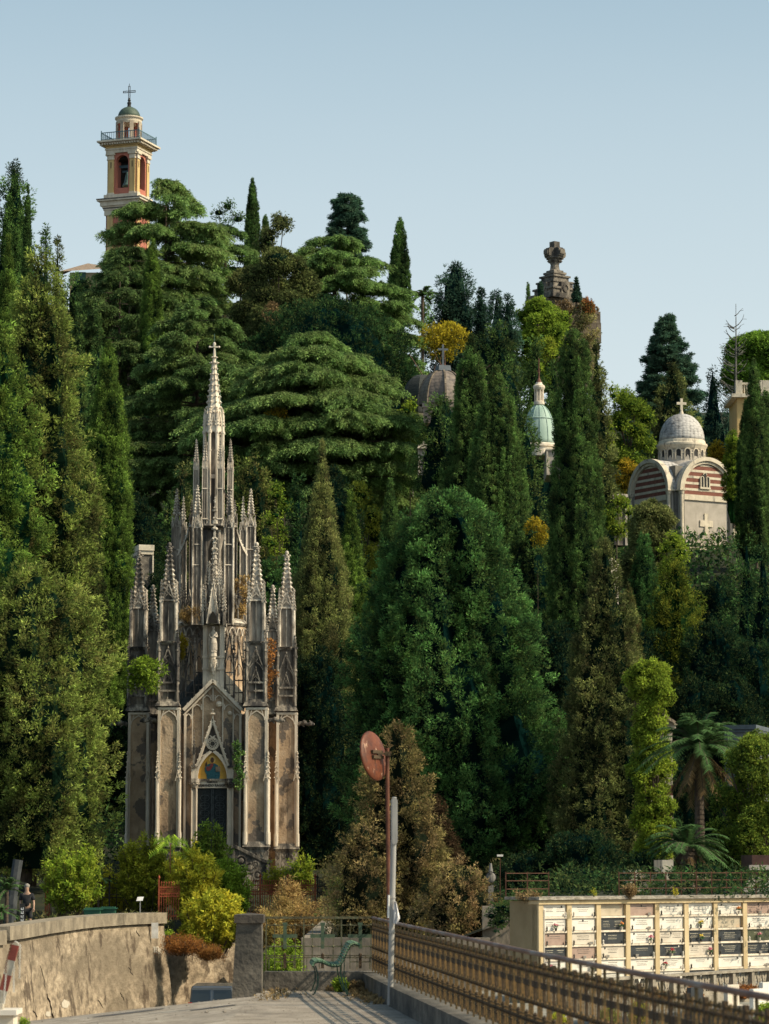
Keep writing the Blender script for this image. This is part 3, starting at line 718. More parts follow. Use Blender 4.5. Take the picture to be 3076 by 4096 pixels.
conifer(1985, 1165, 46, 272, 'fir', 'second of three small dark conifers left of the stone cross', q=1.5, style='rough', prof='broad', vis=1600, hue=0.14, cl=(36,13,24))
conifer(2030, 1180, 50, 268, 'fir', 'third small dark conifer nearest the stone cross', q=1.5, style='rough', prof='broad', vis=1600, hue=0.14, cl=(36,13,24))
conifer(1990, 1300, 130, 255, 'cyp', 'broad dark conifer filling below the three small ones', style='rough', prof='dome', vis=1900, hue=0.11, cl=(38,15,28), shade=(.1,.7))
conifer(2112, 1128, 9, 335, 'cyp', 'tiny distant cypress spike left of the stone cross', vis=1300, vbot=1350, cl=(20,5,16))
leafy(2165, 1200, 145, 275, 'light', 'rounded light green tree below the stone cross', 1560, hue=.05, br=(.14,.26), blobs=60, shade=(.25,.8), cl=(20,13,22))
leafy(1770, 1300, 112, 262, 'yellow', 'bright yellow-leaved tree above the brown dome', 1425, hue=.05, blobs=22, fill=0, q=.24, cl=(18,10,14), shade=(.6,1.2), prof=([0,.3,.6,.85,1],[.3,1,1,.7,.3]), depth=.6)
leafy(2190, 1360, 48, 262, 'light', 'yellow-green bush behind the copper dome spike', 1440, hue=.4, blobs=10)
conifer(2140, 1330, 100, 236, 'cyp', 'dark cypress behind the copper dome spike', style='broad', prof='cone', vis=1900, hue=0.08)
conifer(2215, 1440, 90, 240, 'cyp', 'second dark cypress behind the copper dome', style='broad', prof='cone', vis=1900, hue=0.08)
conifer(2072, 1590, 92, 207, 'cyp', 'upswept conifer in front of the copper dome', style='rough', prof='egg', vis=2300, hue=0.14, cl=(40,16,30), vbot=2600)
conifer(2120, 2060, 120, 180, 'cyp', 'dark evergreen below the copper dome', style='rough', prof='dome', vis=3100, hue=0.08, shade=(.1,.8), vbot=3200)
leafy(2150, 2080, 40, 176, 'yellow', 'patch of yellow leaves left of the great columnar cypress', 2180, blobs=8, fill=0, q=.6)
conifer(2385, 1370, 95, 236, 'olive', 'olive-brown cypress right behind the great column', style='broad', prof='cone', vis=2000, hue=0.11)
conifer(1770, 1590, 95, 213, 'cyp', 'small spiky conifer in front of the brown dome', style='rough', prof='dome', vis=2100, hue=0.11, cl=(44,15,28), vbot=2150)
leafy(1640, 1600, 60, 228, 'light', 'light green bush left of the brown dome', 1800, hue=.1, blobs=12)
leafy(2420, 1500, 50, 262, 'light', 'light green tree at the skyline right of the olive cypress', 1800, hue=.3, blobs=10)
leafy(1700, 1160, 0.1+40, 318, 'deep', 'small dark bush on the skyline by the distant palm', 1330, blobs=8, hue=.2)
palm(1690, 1185, 62, 300, 'distant palm crown on the skyline left of the yellow tree', nf=22, dead=0, seed=4, trunkw=14)
# ---- right bank
layered(2665, 1258, 165, 318, 'fir', 'large dark fir on the skyline above the domed chapel', 1950, n=190, rise=.05, up=.30, droop=.1, q=1.0, tier=24, name='fir_tree', cat='fir', prof=([0,.25,.5,.75,.9,1],[1,.92,.72,.45,.22,.05]), spl=(34,12,20), shade=(.2,1))
conifer(2690, 1440, 130, 292, 'olive', 'olive-tinted conifer in front of the large fir', style='rough', prof='cone', vis=1900, hue=0.08, cl=(34,13,26), vbot=2050)
conifer(2850, 1480, 95, 300, 'fir', 'blue-green conifer right behind the domed chapel', style='rough', prof='cone', vis=1900, hue=0.06, cl=(36,13,24), vbot=2050)
leafy(2515, 1560, 100, 285, 'light', 'leafy green tree left behind the domed chapel', 1880, hue=.08, blobs=24, shade=(.05,.7))
leafy(2510, 1850, 62, 270, 'yellow', 'golden bush left beside the domed chapel', 1960, blobs=12, hue=.3, q=.9)
leafy(2870, 1780, 60, 268, 'yellow', 'golden bush right beside the chapel dome', 1880, blobs=12, hue=.2)
leafy(2955, 1960, 40, 262, 'light', 'light bush right of the domed chapel wall', 2260, blobs=12, hue=.35)
leafy(3040, 1345, 175, 340, 'pine', 'umbrella pine crown at the right edge of the skyline', 1560, name='umbrella_pine', cat='pine', blobs=34, hue=.1, cl=(20,13,24), shade=(.3,1), prof=([0,.3,.6,.85,1],[.7,1,.95,.7,.15]))
conifer(3015, 1440, 52, 232, 'cyp', 'dark cypress column before the terrace building at the right', prof='column', vis=2200, hue=0.11, vbot=2260)
conifer(3062, 1560, 60, 236, 'cyp', 'dark cypress column cut by the right edge', prof='column', vis=2200, hue=0.08, vbot=2260)
conifer(2985, 1600, 48, 240, 'cyp', 'shorter dark cypress left of the right edge columns', prof='column', vis=2200, hue=0.08, vbot=2260)
conifer(2930, 1720, 36, 252, 'light', 'pale green conifer right behind the domed chapel', style='broad', prof='column', vis=2000, vbot=2100)
leafy(2600, 2010, 130, 186, 'olive', 'rounded olive-brown bush left below the domed chapel', 2420, hue=.1, blobs=30, cl=(18,12,22), shade=(.1,.75))
leafy(2690, 2130, 72, 182, 'light', 'bright green tree below the domed chapel', 2480, hue=.15, blobs=22, shade=(.2,.9))
conifer(2575, 2125, 80, 172, 'deep', 'dark pointed cypress below the olive bush', prof='column', vis=2900, hue=0.03, vbot=3000)
conifer(2700, 2250, 165, 166, 'ivy', 'cypress overgrown with yellow-green ivy', style='broad', prof=([0,.2,.5,.75,.92,1],[1,1,.85,.55,.25,.05]), hue=0.25, vis=3000, shade=(0,.6), vbot=3000, cl=(34,16,28))
conifer(2985, 2150, 110, 158, 'deep', 'dark conifer right of the ivy-grown cypress', style='rough', prof='cone', vis=3200, hue=0.07, shade=(.05,.6), vbot=3300, cl=(44,18,30))
conifer(3050, 2180, 120, 152, 'deep', 'shaded conifer at the right edge below the columns', style='rough', prof='cone', vis=3300, hue=0.06, shade=(.05,.5), vbot=3400, cl=(44,18,30))
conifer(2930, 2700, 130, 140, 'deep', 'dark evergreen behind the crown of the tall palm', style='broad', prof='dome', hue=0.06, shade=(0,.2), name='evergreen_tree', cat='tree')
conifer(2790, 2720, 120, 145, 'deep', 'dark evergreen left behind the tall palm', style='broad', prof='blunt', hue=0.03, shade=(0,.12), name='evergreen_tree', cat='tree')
conifer(2420, 2160, 215, 121, 'olive', 'tall grey-brown cypress widening down to the niche wall', prof=([0,.06,.25,.5,.75,.9,1],[.6,.9,1,.8,.48,.24,.04]), style='broad', hue=0.12, vbot=3600, cl=(38,12,30), shade=(.1,.85))
conifer(2512, 2330, 62, 152, 'brown', 'narrow brown cypress right of the grey-brown one', prof='column', vis=3000, hue=0.22, vbot=3100, shade=(.1,.6))
conifer(2230, 2500, 150, 140, 'deep', 'dark tree in the gap right of the giant cypress', style='broad', prof='blunt', hue=0.03, shade=(0,.12), name='evergreen_tree', cat='tree')
leafy(2602, 2618, 98, 112, 'light', 'tall sunlit green climbing tree in front of the striped chapel', 3470, hue=.2, blobs=80, vbase=3560, cl=(20,12,20), shade=(.1,1.05), fill=.6, br=(.26,.42), prof=([0,.12,.3,.5,.62,.69,.74,.88,1],[.75,.6,.9,.85,.9,.6,.85,1,.25]))
leafy(3030, 2930, 185, 103, 'ivy', 'broad green tree at the right edge beside the palms', 3520, hue=.1, blobs=110, cl=(24,14,20), shade=(.0,.95), fill=.6, br=(.13,.24))
palm(2795, 2990, 190, 108, 'tall palm with hanging dead fronds right of the striped chapel', nf=64, dead=14, seed=2, trunkw=42)
palm(2745, 3385, 155, 101, 'low dark palm with a thick trunk behind the niche wall', nf=48, dead=6, seed=9, trunkw=95)
# ---- lower middle
conifer(1590, 2898, 172, 96, 'tan', 'drying brown-green cypress behind the round mirror', prof=([0,.15,.4,.65,.85,1],[.8,1,.98,.78,.5,.1]), style='rough', hue=0.25, vbot=3760, cl=(42,15,34), shade=(.2,1))
conifer(1450, 3290, 100, 93, 'tan', 'dead brown bush left of the drying cypress', style='rough', prof='egg', vbot=3780, hue=.3, cl=(40,15,30), name='dead_bush', cat='bush')
conifer(1835, 3445, 120, 91, 'tan', 'dead tan bush right of the grey pole', style='rough', prof='dome', vbot=3790, hue=.6, cl=(38,14,30), shade=(.3,1.2), name='dead_bush', cat='bush')
leafy(1750, 3180, 110, 100, 'dead', 'shaded dead branches between the mirror and the giant cypress', 3700, blobs=18, hue=.0, shade=(0,.12), cl=(24,15,16), name='dead_bush', cat='bush')
# ---- shrubs round the chapel garden
shrub(290, 3395, 120, 124, 'light', 'upright leafy green shrub behind the green bins', 3690, n=150, hue=.25, leaf=1.15, shade=(.2,1.1))
shrub(590, 3360, 125, 128, 'lime', 'tall green shrub left before the chapel door', 3690, n=210, hue=.12, shade=(.2,.95), leaf=1.25)
shrub(840, 3310, 90, 129, 'ivy', 'upright green shrub hiding the chapel steps', 3720, n=190, hue=.1, shade=(.35,1.1), leaf=1.2)
shrub(772, 3400, 105, 125, 'lime', 'bright yellow-leaved shrub in front of the chapel door', 3720, n=240, hue=.45, shade=(.35,1.25), leaf=1.35)
shrub(905, 3440, 90, 127, 'light', 'fresh green bush right of the bright yellow shrub', 3780, n=210, hue=.05, shade=(.5,1.15), leaf=1.2)
shrub(850, 3575, 135, 119.5, 'lime', 'yellow-green bush spilling over the wall end', 3835, n=280, hue=.4, shade=(.3,1.25), leaf=1.3)
shrub(430, 3480, 150, 130, 'lime', 'tangle of dry yellowish shrubs behind the iron fence', 3680, n=130, hue=.4, shade=(.1,.8))
shrub(640, 3770-40, 40, 121, 'light', 'ivy tuft hanging at the end of the stepped wall', 3780, n=30)
shrub(1090, 3460, 50, 131, 'lime', 'thin yellowish weeds before the carved stair rail', 3600, n=22, hue=.3, thin=True)
shrub(1200, 3410, 55, 133, 'light', 'sparse green plant right of the carved stair rail', 3600, n=40, hue=.3, thin=True)
shrub(1180, 3590, 155, 118, 'straw', 'heap of dry golden grass behind the crossed railing', 3880, n=260, leaf=1.3, wide=.55, hue=.3, shade=(.6,1.2), name='dry_grass_clump', cat='dry grass')
shrub(1060, 3650, 70, 116, 'straw', 'dry straw tuft right behind the stone pillar', 3800, n=80, leaf=1.3, wide=.55, hue=.5, name='dry_grass_clump', cat='dry grass')
shrub(1150, 3512, 42, 118.5, 'straw', 'tall golden dry stalks standing above the dry grass heap', 3700, n=60, leaf=1.3, wide=.45, hue=.2, shade=(.6,1.2), thin=True, name='dry_grass_clump', cat='dry grass')
shrub(1130, 3770, 90, 60, 'light', 'green bush seen through the crossed railing', 4000, n=90, hue=.1)
shrub(1290, 3640, 90, 117, 'dead', 'dry brown weeds behind the middle railing cross', 3880, n=90, leaf=1.2, wide=.6, hue=.4, name='dry_grass_clump', cat='dry grass')
shrub(725, 3735, 85, 117.4, 'rust', 'rust-red dead creeper hanging over the lower wall', 3825, name='dead_creeper', cat='creeper', n=100, leaf=.8, wide=.55, thin=True, droop=.10, hue=.3)
shrub(830, 3760, 60, 117.0, 'rust', 'smaller rust-brown creeper tuft hanging right of the bigger one', 3842, name='dead_creeper', cat='creeper', n=80, leaf=.8, wide=.5, thin=True, droop=.35, hue=.5, shade=(.1,.8))
conifer(1440, 3480, 110, 98, 'brown', 'low brown-green conifer clump left of the grey pole', style='rough', prof='dome', vbot=3800, hue=0.28, cl=(44,20,36))
leafy(2010, 3620, 60, 84, 'deep', 'dark bush hanging over the grey wall by the niche block', 3700, blobs=10, trunk=False, vbase=3720, shade=(0,.4))
# ivy and growth on the chapel
leafy(585, 2640, 90, 141.3, 'light', 'green fig branch growing from the left chapel tower', 2760, name='fig_branch', cat='branch', blobs=12, fill=0, trunk=False, vbase=2760, q=.6, leaf=1.4, cl=(22,13,12), shade=(.3,.9), hue=.02)
leafy(1075, 2560, 34, 145, 'rust', 'red-leaved creeper between the right chapel towers', 2800, name='creeper', blobs=12, fill=0, trunk=False, vbase=2800, cat='creeper', hue=.3)
leafy(965, 2310, 36, 148, 'straw', 'dry golden grass growing on the chapel upper ledge', 2470, name='grass_tuft', blobs=10, fill=0, trunk=False, vbase=2470, cat='grass', leaf=1.1)
leafy(722, 2550, 24, 145, 'yellow', 'yellowing creeper beside the left front tower', 2640, name='creeper', blobs=7, fill=0, trunk=False, vbase=2640, cat='creeper', q=.6)
shrub(760, 2425, 45, 146, 'straw', 'dry grass bending over the left chapel ledge', 2495, n=40, wide=.4, name='grass_tuft', cat='grass', thin=True)
leafy(955, 2960, 20, 141.6, 'deep', 'ivy climbing the chapel wall right of the door', 3160, name='ivy', cat='ivy', blobs=14, fill=0, trunk=False, limbs=False, vbase=3160, hue=.2, q=.5, cl=(16,8,12), depth=.2, prof=([0,.5,1],[.6,.9,.6]))
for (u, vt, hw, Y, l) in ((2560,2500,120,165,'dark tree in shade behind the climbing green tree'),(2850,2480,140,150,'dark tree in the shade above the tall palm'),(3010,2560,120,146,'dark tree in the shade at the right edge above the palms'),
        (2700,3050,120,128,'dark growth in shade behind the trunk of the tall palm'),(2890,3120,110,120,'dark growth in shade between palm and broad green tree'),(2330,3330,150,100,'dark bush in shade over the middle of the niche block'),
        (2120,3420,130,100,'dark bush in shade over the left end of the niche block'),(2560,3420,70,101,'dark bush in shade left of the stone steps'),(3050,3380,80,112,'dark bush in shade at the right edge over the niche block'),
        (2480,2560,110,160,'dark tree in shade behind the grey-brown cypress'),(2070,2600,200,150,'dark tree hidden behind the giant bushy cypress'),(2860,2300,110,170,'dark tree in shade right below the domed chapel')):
    conifer(u, vt, hw, Y, 'deep', l, prof='blunt', style='broad', hue=.03, shade=(0,.22), name='evergreen_tree', cat='tree')  # shade under the canopy painted as near-black leaf tone
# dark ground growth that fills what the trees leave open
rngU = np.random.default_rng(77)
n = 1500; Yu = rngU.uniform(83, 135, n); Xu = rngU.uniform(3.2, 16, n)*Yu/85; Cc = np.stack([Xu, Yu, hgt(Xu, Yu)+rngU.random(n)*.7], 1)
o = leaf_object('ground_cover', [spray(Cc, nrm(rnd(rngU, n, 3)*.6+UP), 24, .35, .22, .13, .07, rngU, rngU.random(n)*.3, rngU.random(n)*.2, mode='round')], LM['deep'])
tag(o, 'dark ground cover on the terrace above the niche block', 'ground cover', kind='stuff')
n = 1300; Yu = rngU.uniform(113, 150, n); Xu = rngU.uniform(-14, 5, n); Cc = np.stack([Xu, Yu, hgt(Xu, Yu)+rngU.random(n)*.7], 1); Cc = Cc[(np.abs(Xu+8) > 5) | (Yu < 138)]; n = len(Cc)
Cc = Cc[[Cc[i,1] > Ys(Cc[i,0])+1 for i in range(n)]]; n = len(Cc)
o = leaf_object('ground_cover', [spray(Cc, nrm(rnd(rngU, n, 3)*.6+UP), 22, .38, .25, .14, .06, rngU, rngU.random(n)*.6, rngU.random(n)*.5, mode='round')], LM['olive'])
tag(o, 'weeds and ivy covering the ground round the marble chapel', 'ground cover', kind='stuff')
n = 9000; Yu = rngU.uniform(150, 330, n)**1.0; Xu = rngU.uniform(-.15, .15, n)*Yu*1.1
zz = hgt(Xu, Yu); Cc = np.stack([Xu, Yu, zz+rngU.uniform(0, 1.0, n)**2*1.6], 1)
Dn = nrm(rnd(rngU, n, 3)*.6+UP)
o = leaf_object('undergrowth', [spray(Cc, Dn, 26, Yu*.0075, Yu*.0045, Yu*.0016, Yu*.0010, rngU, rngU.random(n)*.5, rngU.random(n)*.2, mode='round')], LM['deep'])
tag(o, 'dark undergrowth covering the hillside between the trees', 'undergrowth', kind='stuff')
# ================================================================ the gothic chapel
M_stone = surf('weathered_marble', [(.30,(.12,.105,.092)),(.44,(.36,.315,.26)),(.58,(.62,.55,.46)),(.8,(.76,.70,.60))], 2.4, 12, stretch=(1,1,.6), rough=.85, bump=.6, bscale=12,
               stain=(1.0,(1.6,1.6,.3),.50,.58,(.05,.045,.042),.82), streak=(5,(1,1,.5),.58,.64,(.10,.085,.07),.7))
M_stoneD = surf('blackened_marble', [(.3,(.035,.033,.033)),(.47,(.16,.14,.12)),(.66,(.48,.42,.34))], 3.0, 12, stretch=(1,1,.5), rough=.9, bump=.5, bscale=12,
               stain=(1.2,(1.6,1.6,.3),.48,.57,(.022,.023,.027),.80))
M_sunk = surf('shaded_sunk_panel', [(.3,(.08,.07,.062)),(.5,(.26,.22,.18)),(.7,(.46,.40,.33))], 1.6, 10, stretch=(1,1,.35), rough=.9, stain=(1.1,(1.5,1.5,.3),.48,.6,(.03,.028,.028),.85))  # darker marble: recess shade put into the colour, plus stains
M_clean = surf('pale_marble', [(.3,(.46,.39,.31)),(.7,(.76,.67,.55))], 2.5, 8, stretch=(1,1,.3), rough=.7, bump=.2, bscale=14,
               stain=(1.6,(1.6,1.6,.3),.58,.74,(.12,.11,.10),.7))
M_render = surf('brown_render', [(.32,(.26,.18,.12)),(.5,(.43,.31,.205)),(.68,(.56,.43,.31))], .9, 12, stretch=(1,1,.9), rough=.95, bump=.5, bscale=10,
               stain=(.50,(1,1,1),.535,.55,(.12,.105,.095),.85), streak=(1.3,(1.4,1.4,.5),.56,.66,(.075,.058,.045),.75))
M_slate = surf('dark_slate_roof', [(.3,(.018,.022,.022)),(.6,(.05,.052,.048)),(.8,(.10,.09,.07))], 4, 8, stretch=(1,1,2), rough=.8, bump=.6)
M_void = surf('deep_shadow_interior', [(.3,(.012,.011,.010)),(.7,(.03,.026,.022))], 2, 2, rough=1)
M_iron = surf('dark_bronze', [(.3,(.008,.012,.014)),(.7,(.03,.038,.042))], 6, 6, rough=.6, metal=.3, bump=.3)
M_gold = surf('gold_mosaic', [(.35,(.50,.27,.035)),(.65,(.72,.42,.06))], 40, 4, rough=.45, stain=(1.5,(1,1,1),.45,.7,(.35,.16,.02),.6))
M_teal = surf('blue_mosaic', [(.35,(.008,.06,.085)),(.65,(.03,.14,.17))], 14, 4, rough=.5)
M_redm = surf('red_mosaic', [(.35,(.16,.03,.03)),(.65,(.26,.06,.06))], 14, 4, rough=.5)
M_skinm = surf('brown_mosaic', [(.35,(.05,.025,.015)),(.65,(.14,.07,.04))], 14, 4, rough=.5)
M_book = surf('book_mosaic', [(.35,(.16,.12,.08)),(.65,(.3,.22,.15))], 10, 4, rough=.5)

YC = 143.0; SC = YC/F; UC = 850.0
def cx(u, v, dy=0.0): return at(u, v, YC+dy)
def cw(px, dy=0.0): return px*(YC+dy)/F
chapel = empty('gothic_chapel', cx(UC, 3470, 3), 'tall gothic marble burial chapel bristling with crocketed pinnacles behind the iron fence', 'chapel')

def crock_spire(mb, c, z0, z1, r, n=4, rows=8, k=.40, fin=True, rot=0):
    """tapering spire with leaf knobs up its edges and a bud on top"""
    H = z1-z0; zt = z1-H*.10
    mb.prism(c, z0, zt, r, r*.14, n, rot=rot)
    for i in range(rows):
        t = (i+.4)/rows; rr = r*(1-t)+r*.14*t; z = z0+(zt-z0)*t
        for q in range(n):
            a = rot+2*PI*(q+.5)/n; s_ = r*k*(1-.45*t)
            mb.blob((c[0]+(rr+s_*.45)*math.cos(a), c[1]+(rr+s_*.45)*math.sin(a), z), s_, 1.1)
    if fin:
        mb.prism(c, zt-.02*H, zt+.015*H, r*.42, r*.42, 8)
        for q in range(4): mb.blob((c[0]+r*.42*math.cos(q*PI/2), c[1]+r*.42*math.sin(q*PI/2), zt+.02*H), r*.22, .8)
        mb.prism(c, zt, zt+H*.05, r*.2, r*.14, 6)
        mb.ball((c[0], c[1], z1-H*.035), r*.3, 8, 5, 1.2)

def gable_bars(mb, c, ang, rad, w, z0, h, th, cro=True, arch=True):
    """steep gablet with pointed arch on the face whose outward angle is ang"""
    o = np.array([math.cos(ang), math.sin(ang), 0]); sd_ = np.array([-o[1], o[0], 0]); b = np.array([c[0], c[1], 0])+o*rad
    L = b - sd_*w/2 + UP*z0; R = b + sd_*w/2 + UP*z0; T = b + UP*(z0+h)
    mb.bar(L, T, th); mb.bar(R, T, th)
    if arch:
        hw = w/2*.82; pts = []
        for q in range(0, 7):
            a = q/6; x = hw*(1-a**1.7); z = h*.52*a**.75; pts.append((x, z))
        for s_ in (-1, 1):
            mb.poly([b+sd_*x*s_+UP*(z0-h*.05+z) for x, z in pts], th*.6)
        mb.poly([b+sd_*w*.13*math.cos(a)+UP*(z0+h*.60+w*.13*math.sin(a)) for a in np.linspace(0, 2*PI, 7)], th*.5)
    if cro:
        for q in (.3, .6, .85):
            for P in (L, R): mb.blob(P*(1-q)+T*q+UP*th*.5, th*.75)
    mb.blob(T+UP*th*.6, th*1.0, 1.5)

def shaft(mb, c, z0, z1, w, col=True, panels=True, rot=0.0):
    """square pier: core, corner colonnettes and raised edges so that the sides read as sunk panels"""
    h = w/2; core = h*.80
    fr = frame_rot((c[0], c[1], 0), rot)
    mb.cur = 1; mb.box(-core, core, -core, core, z0, z1, fr); mb.cur = 0
    e = h*.26
    for sx in (-1, 1):
        for sy in (-1, 1):
            mb.box(min(sx*h, sx*(h-e)), max(sx*h, sx*(h-e)), min(sy*h, sy*(h-e)), max(sy*h, sy*(h-e)), z0, z1, fr)
    t = (z1-z0)
    for z in (z0, z1-e*.8): mb.box(-h*1.02, h*1.02, -h*1.02, h*1.02, z, z+e*.8, fr)
    for sx, sy in ((0,-1),(1,0),(-1,0)):
        if panels:   # mullion and arched head of the sunk panel
            if sx == 0: mb.box(-e*.18, e*.18, sy*h*.93, sy*core*.9, z0, z1, fr) if sy > 0 else mb.box(-e*.18, e*.18, -h*.93, -core*.9, z0, z1, fr)
            else: mb.box(min(sx*h*.93, sx*core*.9), max(sx*h*.93, sx*core*.9), -e*.18, e*.18, z0, z1, fr)

def ring(mb, c, z, r, h, n=4, rot=0):
    mb.prism(c, z-h/2, z, r*.9, r, n, rot); mb.prism(c, z, z+h/2, r, r*.86, n, rot)

def tower(u, dy, vb, cyl, vA, vB, vS, vT, wA, wB, label=None, dark=True):
    """buttress tower above the cornice: tier A of gabled niches, tier B shaft with four small pinnacles, then the spire"""
    c = cx(u, vA, dy); z = lambda v: cx(u, v, dy)[2]
    m = MB(); a = cw(wA, dy); b = cw(wB, dy)
    # weathered cornice
    m.prism(c, z(cyl), z(cyl-14), a*.80*1.414*.62, a*.80*1.414*.60, 4, 0)
    m.prism(c, z(cyl-14), z(cyl-36), a*.88, a*.70, 4, 0)
    # tier A
    zA0, zA1 = z(cyl-34), z(vA)
    shaft(m, c, zA0, zA1, a*.96)
    for q in range(4):
        ang = -PI/2+q*PI/2
        gable_bars(m, c, ang, a*.50, a*.94, zA0+(zA1-zA0)*.48, (zA1-zA0)*.42, a*.055)
        gable_bars(m, c, ang, a*.50, a*.50, zA0+(zA1-zA0)*.30, (zA1-zA0)*.26, a*.045, cro=False)
        for zz in (.16, .30): m.box(-a*.49, a*.49, -a*.53, -a*.49, zA0+(zA1-zA0)*zz, zA0+(zA1-zA0)*(zz+.03), frame_rot((c[0], c[1], 0), q*PI/2))
    for sx in (-1, 1):
        for sy in (-1, 1):
            cc = (c[0]+sx*a*.46, c[1]+sy*a*.46); m.prism(cc, zA0, zA1, a*.10, a*.085, 6)
            for zz in (.35,.6,.85): m.prism(cc, zA0+(zA1-zA0)*zz, zA0+(zA1-zA0)*(zz+.03), a*.13, a*.13, 6)
            crock_spire(m, cc, zA1-(zA1-zA0)*.02, zA1+(zA1-zA0)*.22, a*.10, 4, 3, .4)
    m.prism(c, zA1-a*.04, zA1+a*.06, a*.60, a*.66, 8)
    pA = m.build('tower_niche_tier', [M_stoneD, M_sunk], chapel)
    # tier B
    m = MB(); zB1 = z(vB)
    shaft(m, c, zA1, zB1, b)
    for sx in (-1, 1):
        for sy in (-1, 1):
            cc = (c[0]+sx*b*.47, c[1]+sy*b*.47)
            m.prism(cc, zA1, zB1-b*.2, b*.13, b*.12, 8)
            crock_spire(m, cc, zB1-b*.2, zB1+(zB1-zA1)*.46, b*.15, 4, 6, .42)
    for q in range(4):
        gable_bars(m, c, -PI/2+q*PI/2, b*.52, b*.9, zB1-b*.2, b*1.25, b*.085)
    m.build('tower_shaft', [M_stone, M_sunk], chapel)
    m = MB(); crock_spire(m, c, zB1-b*.1, z(vT), b*.46, 4, 11, .44)
    m.build('pinnacle', M_stone, chapel)
    return c

def base_pier(u, dy, v0, v1, w, vm=3120):
    """pier below the cornice: rendered panels between marble edges, gabled shrines on its corners"""
    c = cx(u, v1, dy); z = lambda v: cx(u, v, dy)[2]; a = cw(w, dy); h = a/2
    m = MB(); m.box(c[0]-h*.90, c[0]+h*.90, c[1]-h*.9, c[1]+h*.9, z(v1), z(v0)); m.build('rendered_panel', M_render, chapel)
    m = MB()
    fr = frame_rot((c[0], c[1], 0), 0)
    e = h*.26
    for sx in (-1, 1):
        for sy in (-1, 1):
            xa, xb = sorted((sx*h, sx*(h-e))); ya, yb = sorted((sy*h, sy*(h-e)))
            m.box(xa, xb, ya, yb, z(v1), z(v0), fr)
            m.prism((c[0]+sx*h*1.01, c[1]+sy*h*1.01), z(v1), z(vm), h*.17, h*.17, 8)
            m.prism((c[0]+sx*h*1.01, c[1]+sy*h*1.01), z(v1-10), z(v1-60), h*.22, h*.22, 8)
            crock_spire(m, (c[0]+sx*h*1.01, c[1]+sy*h*1.01), z(vm), z(vm-115), h*.19, 4, 5, .5)
            gable_bars(m, (c[0]+sx*h*.86, c[1]+sy*h*1.0), sy*PI/2, h*.19, h*.42, z(vm+5), h*.85, h*.07, cro=False, arch=False)
    # traceried head of the panels
    for q in range(4):
        ang = -PI/2+q*PI/2; o = np.array([math.cos(ang), math.sin(ang), 0]); sd_ = np.array([-o[1], o[0], 0]); b = np.array([c[0], c[1], 0])+o*h*.955
        zt = z(v0); wv = h*.74
        for s_ in (-1, 1):
            m.poly([b+sd_*s_*wv*(1-(k/6)**1.6)+UP*(zt-h*1.15+h*.85*(k/6)**.7) for k in range(7)], h*.10)
            m.bar(b+sd_*s_*wv*.98+UP*(zt-h*1.1), b+sd_*s_*wv*.55+UP*(zt-h*.1), h*.07)
        m.box(-h*.98, h*.98, -h*1.02, -h*.92, zt-h*.2, zt, frame_rot((c[0], c[1], 0), q*PI/2))
        m.bar(b+UP*(zt-h*.32), b+UP*zt, h*.08)
    m.build('marble_corner_shafts', M_clean, chapel)
    # plinth with little arcade
    m = MB()
    m.prism(c, z(v1), z(v1-22), h*1.75, h*1.45, 4); m.prism(c, z(v1+12), z(v1), h*1.50, h*1.72, 4)
    m.box(c[0]-h*1.04, c[0]+h*1.04, c[1]-h*1.04, c[1]+h*1.04, z(3560), z(v1+12))
    for q in range(4):
        fr = frame_rot((c[0], c[1], 0), q*PI/2)
        for k in range(4):
            x0 = -h*.9+k*h*.45; m.bar((c[0], c[1], 0)+np.array(fr[1])*(x0)-np.array(fr[2])*h*1.05+UP*z(v1+16), (c[0], c[1], 0)+np.array(fr[1])*(x0+h*.22)-np.array(fr[2])*h*1.05+UP*z(v1+38), h*.08)
            m.bar((c[0], c[1], 0)+np.array(fr[1])*(x0+h*.44)-np.array(fr[2])*h*1.05+UP*z(v1+16), (c[0], c[1], 0)+np.array(fr[1])*(x0+h*.22)-np.array(fr[2])*h*1.05+UP*z(v1+38), h*.08)
    m.build('plinth', M_stoneD, chapel)

def gargoyle(u, v, dy, s_):
    m = MB(); c = cx(u, v, dy); k = cw(1, dy)
    pts = [c+np.array([s_*q*k, -q*k*.2, zz*k]) for q, zz in ((0,0),(14,6),(28,4),(42,0),(54,3))]
    for i, (p, q) in enumerate(zip(pts[:-1], pts[1:])): m.bar(p, q, k*(17,14,12,15)[i], n=6)
    m.ball(pts[-1], 10*k, 8, 5); m.ball(pts[2]+UP*4*k, 10*k, 8, 5); m.ball(pts[-1]+np.array([s_*9*k,0,-2*k]), 6*k, 6, 4)
    for w_ in (-1, 1): m.bar(pts[-1]+UP*6*k, pts[-1]+np.array([-s_*6*k, w_*5*k, 13*k]), 3*k)
    m.bar(pts[1]-UP*4*k, pts[2]-UP*13*k, 5*k)
    m.build('gargoyle', M_stoneD, chapel)

DF, DO, DR = 1.0, 5.4, 10.5
for s_ in (-1, 1):
    base_pier(UC+s_*176, DF, 2832, 3388, 88)
    base_pier(UC+s_*297, DO, 2852, 3396, 84)
    tower(UC+s_*175, DF, 0, 2840, 2572, 2400, 0, 2170, 80, 62)
    tower(UC+s_*296, DO, 0, 2860, 2594, 2430, 0, 2204, 76, 60)
for s_ in (-1, 1):   # the pair of towers at the back of the side arms
    base_pier(UC+s_*240, DR, 2870, 3400, 80)
    tower(UC+s_*240, DR, 0, 2872, 2640, 2520, 0, 2340, 66, 50)
gargoyle(UC-222, 2885, DF, -1); gargoyle(UC+222, 2885, DF-.1, 1); gargoyle(UC+340, 2898, DO, 1); gargoyle(UC-340, 2898, DO, -1)

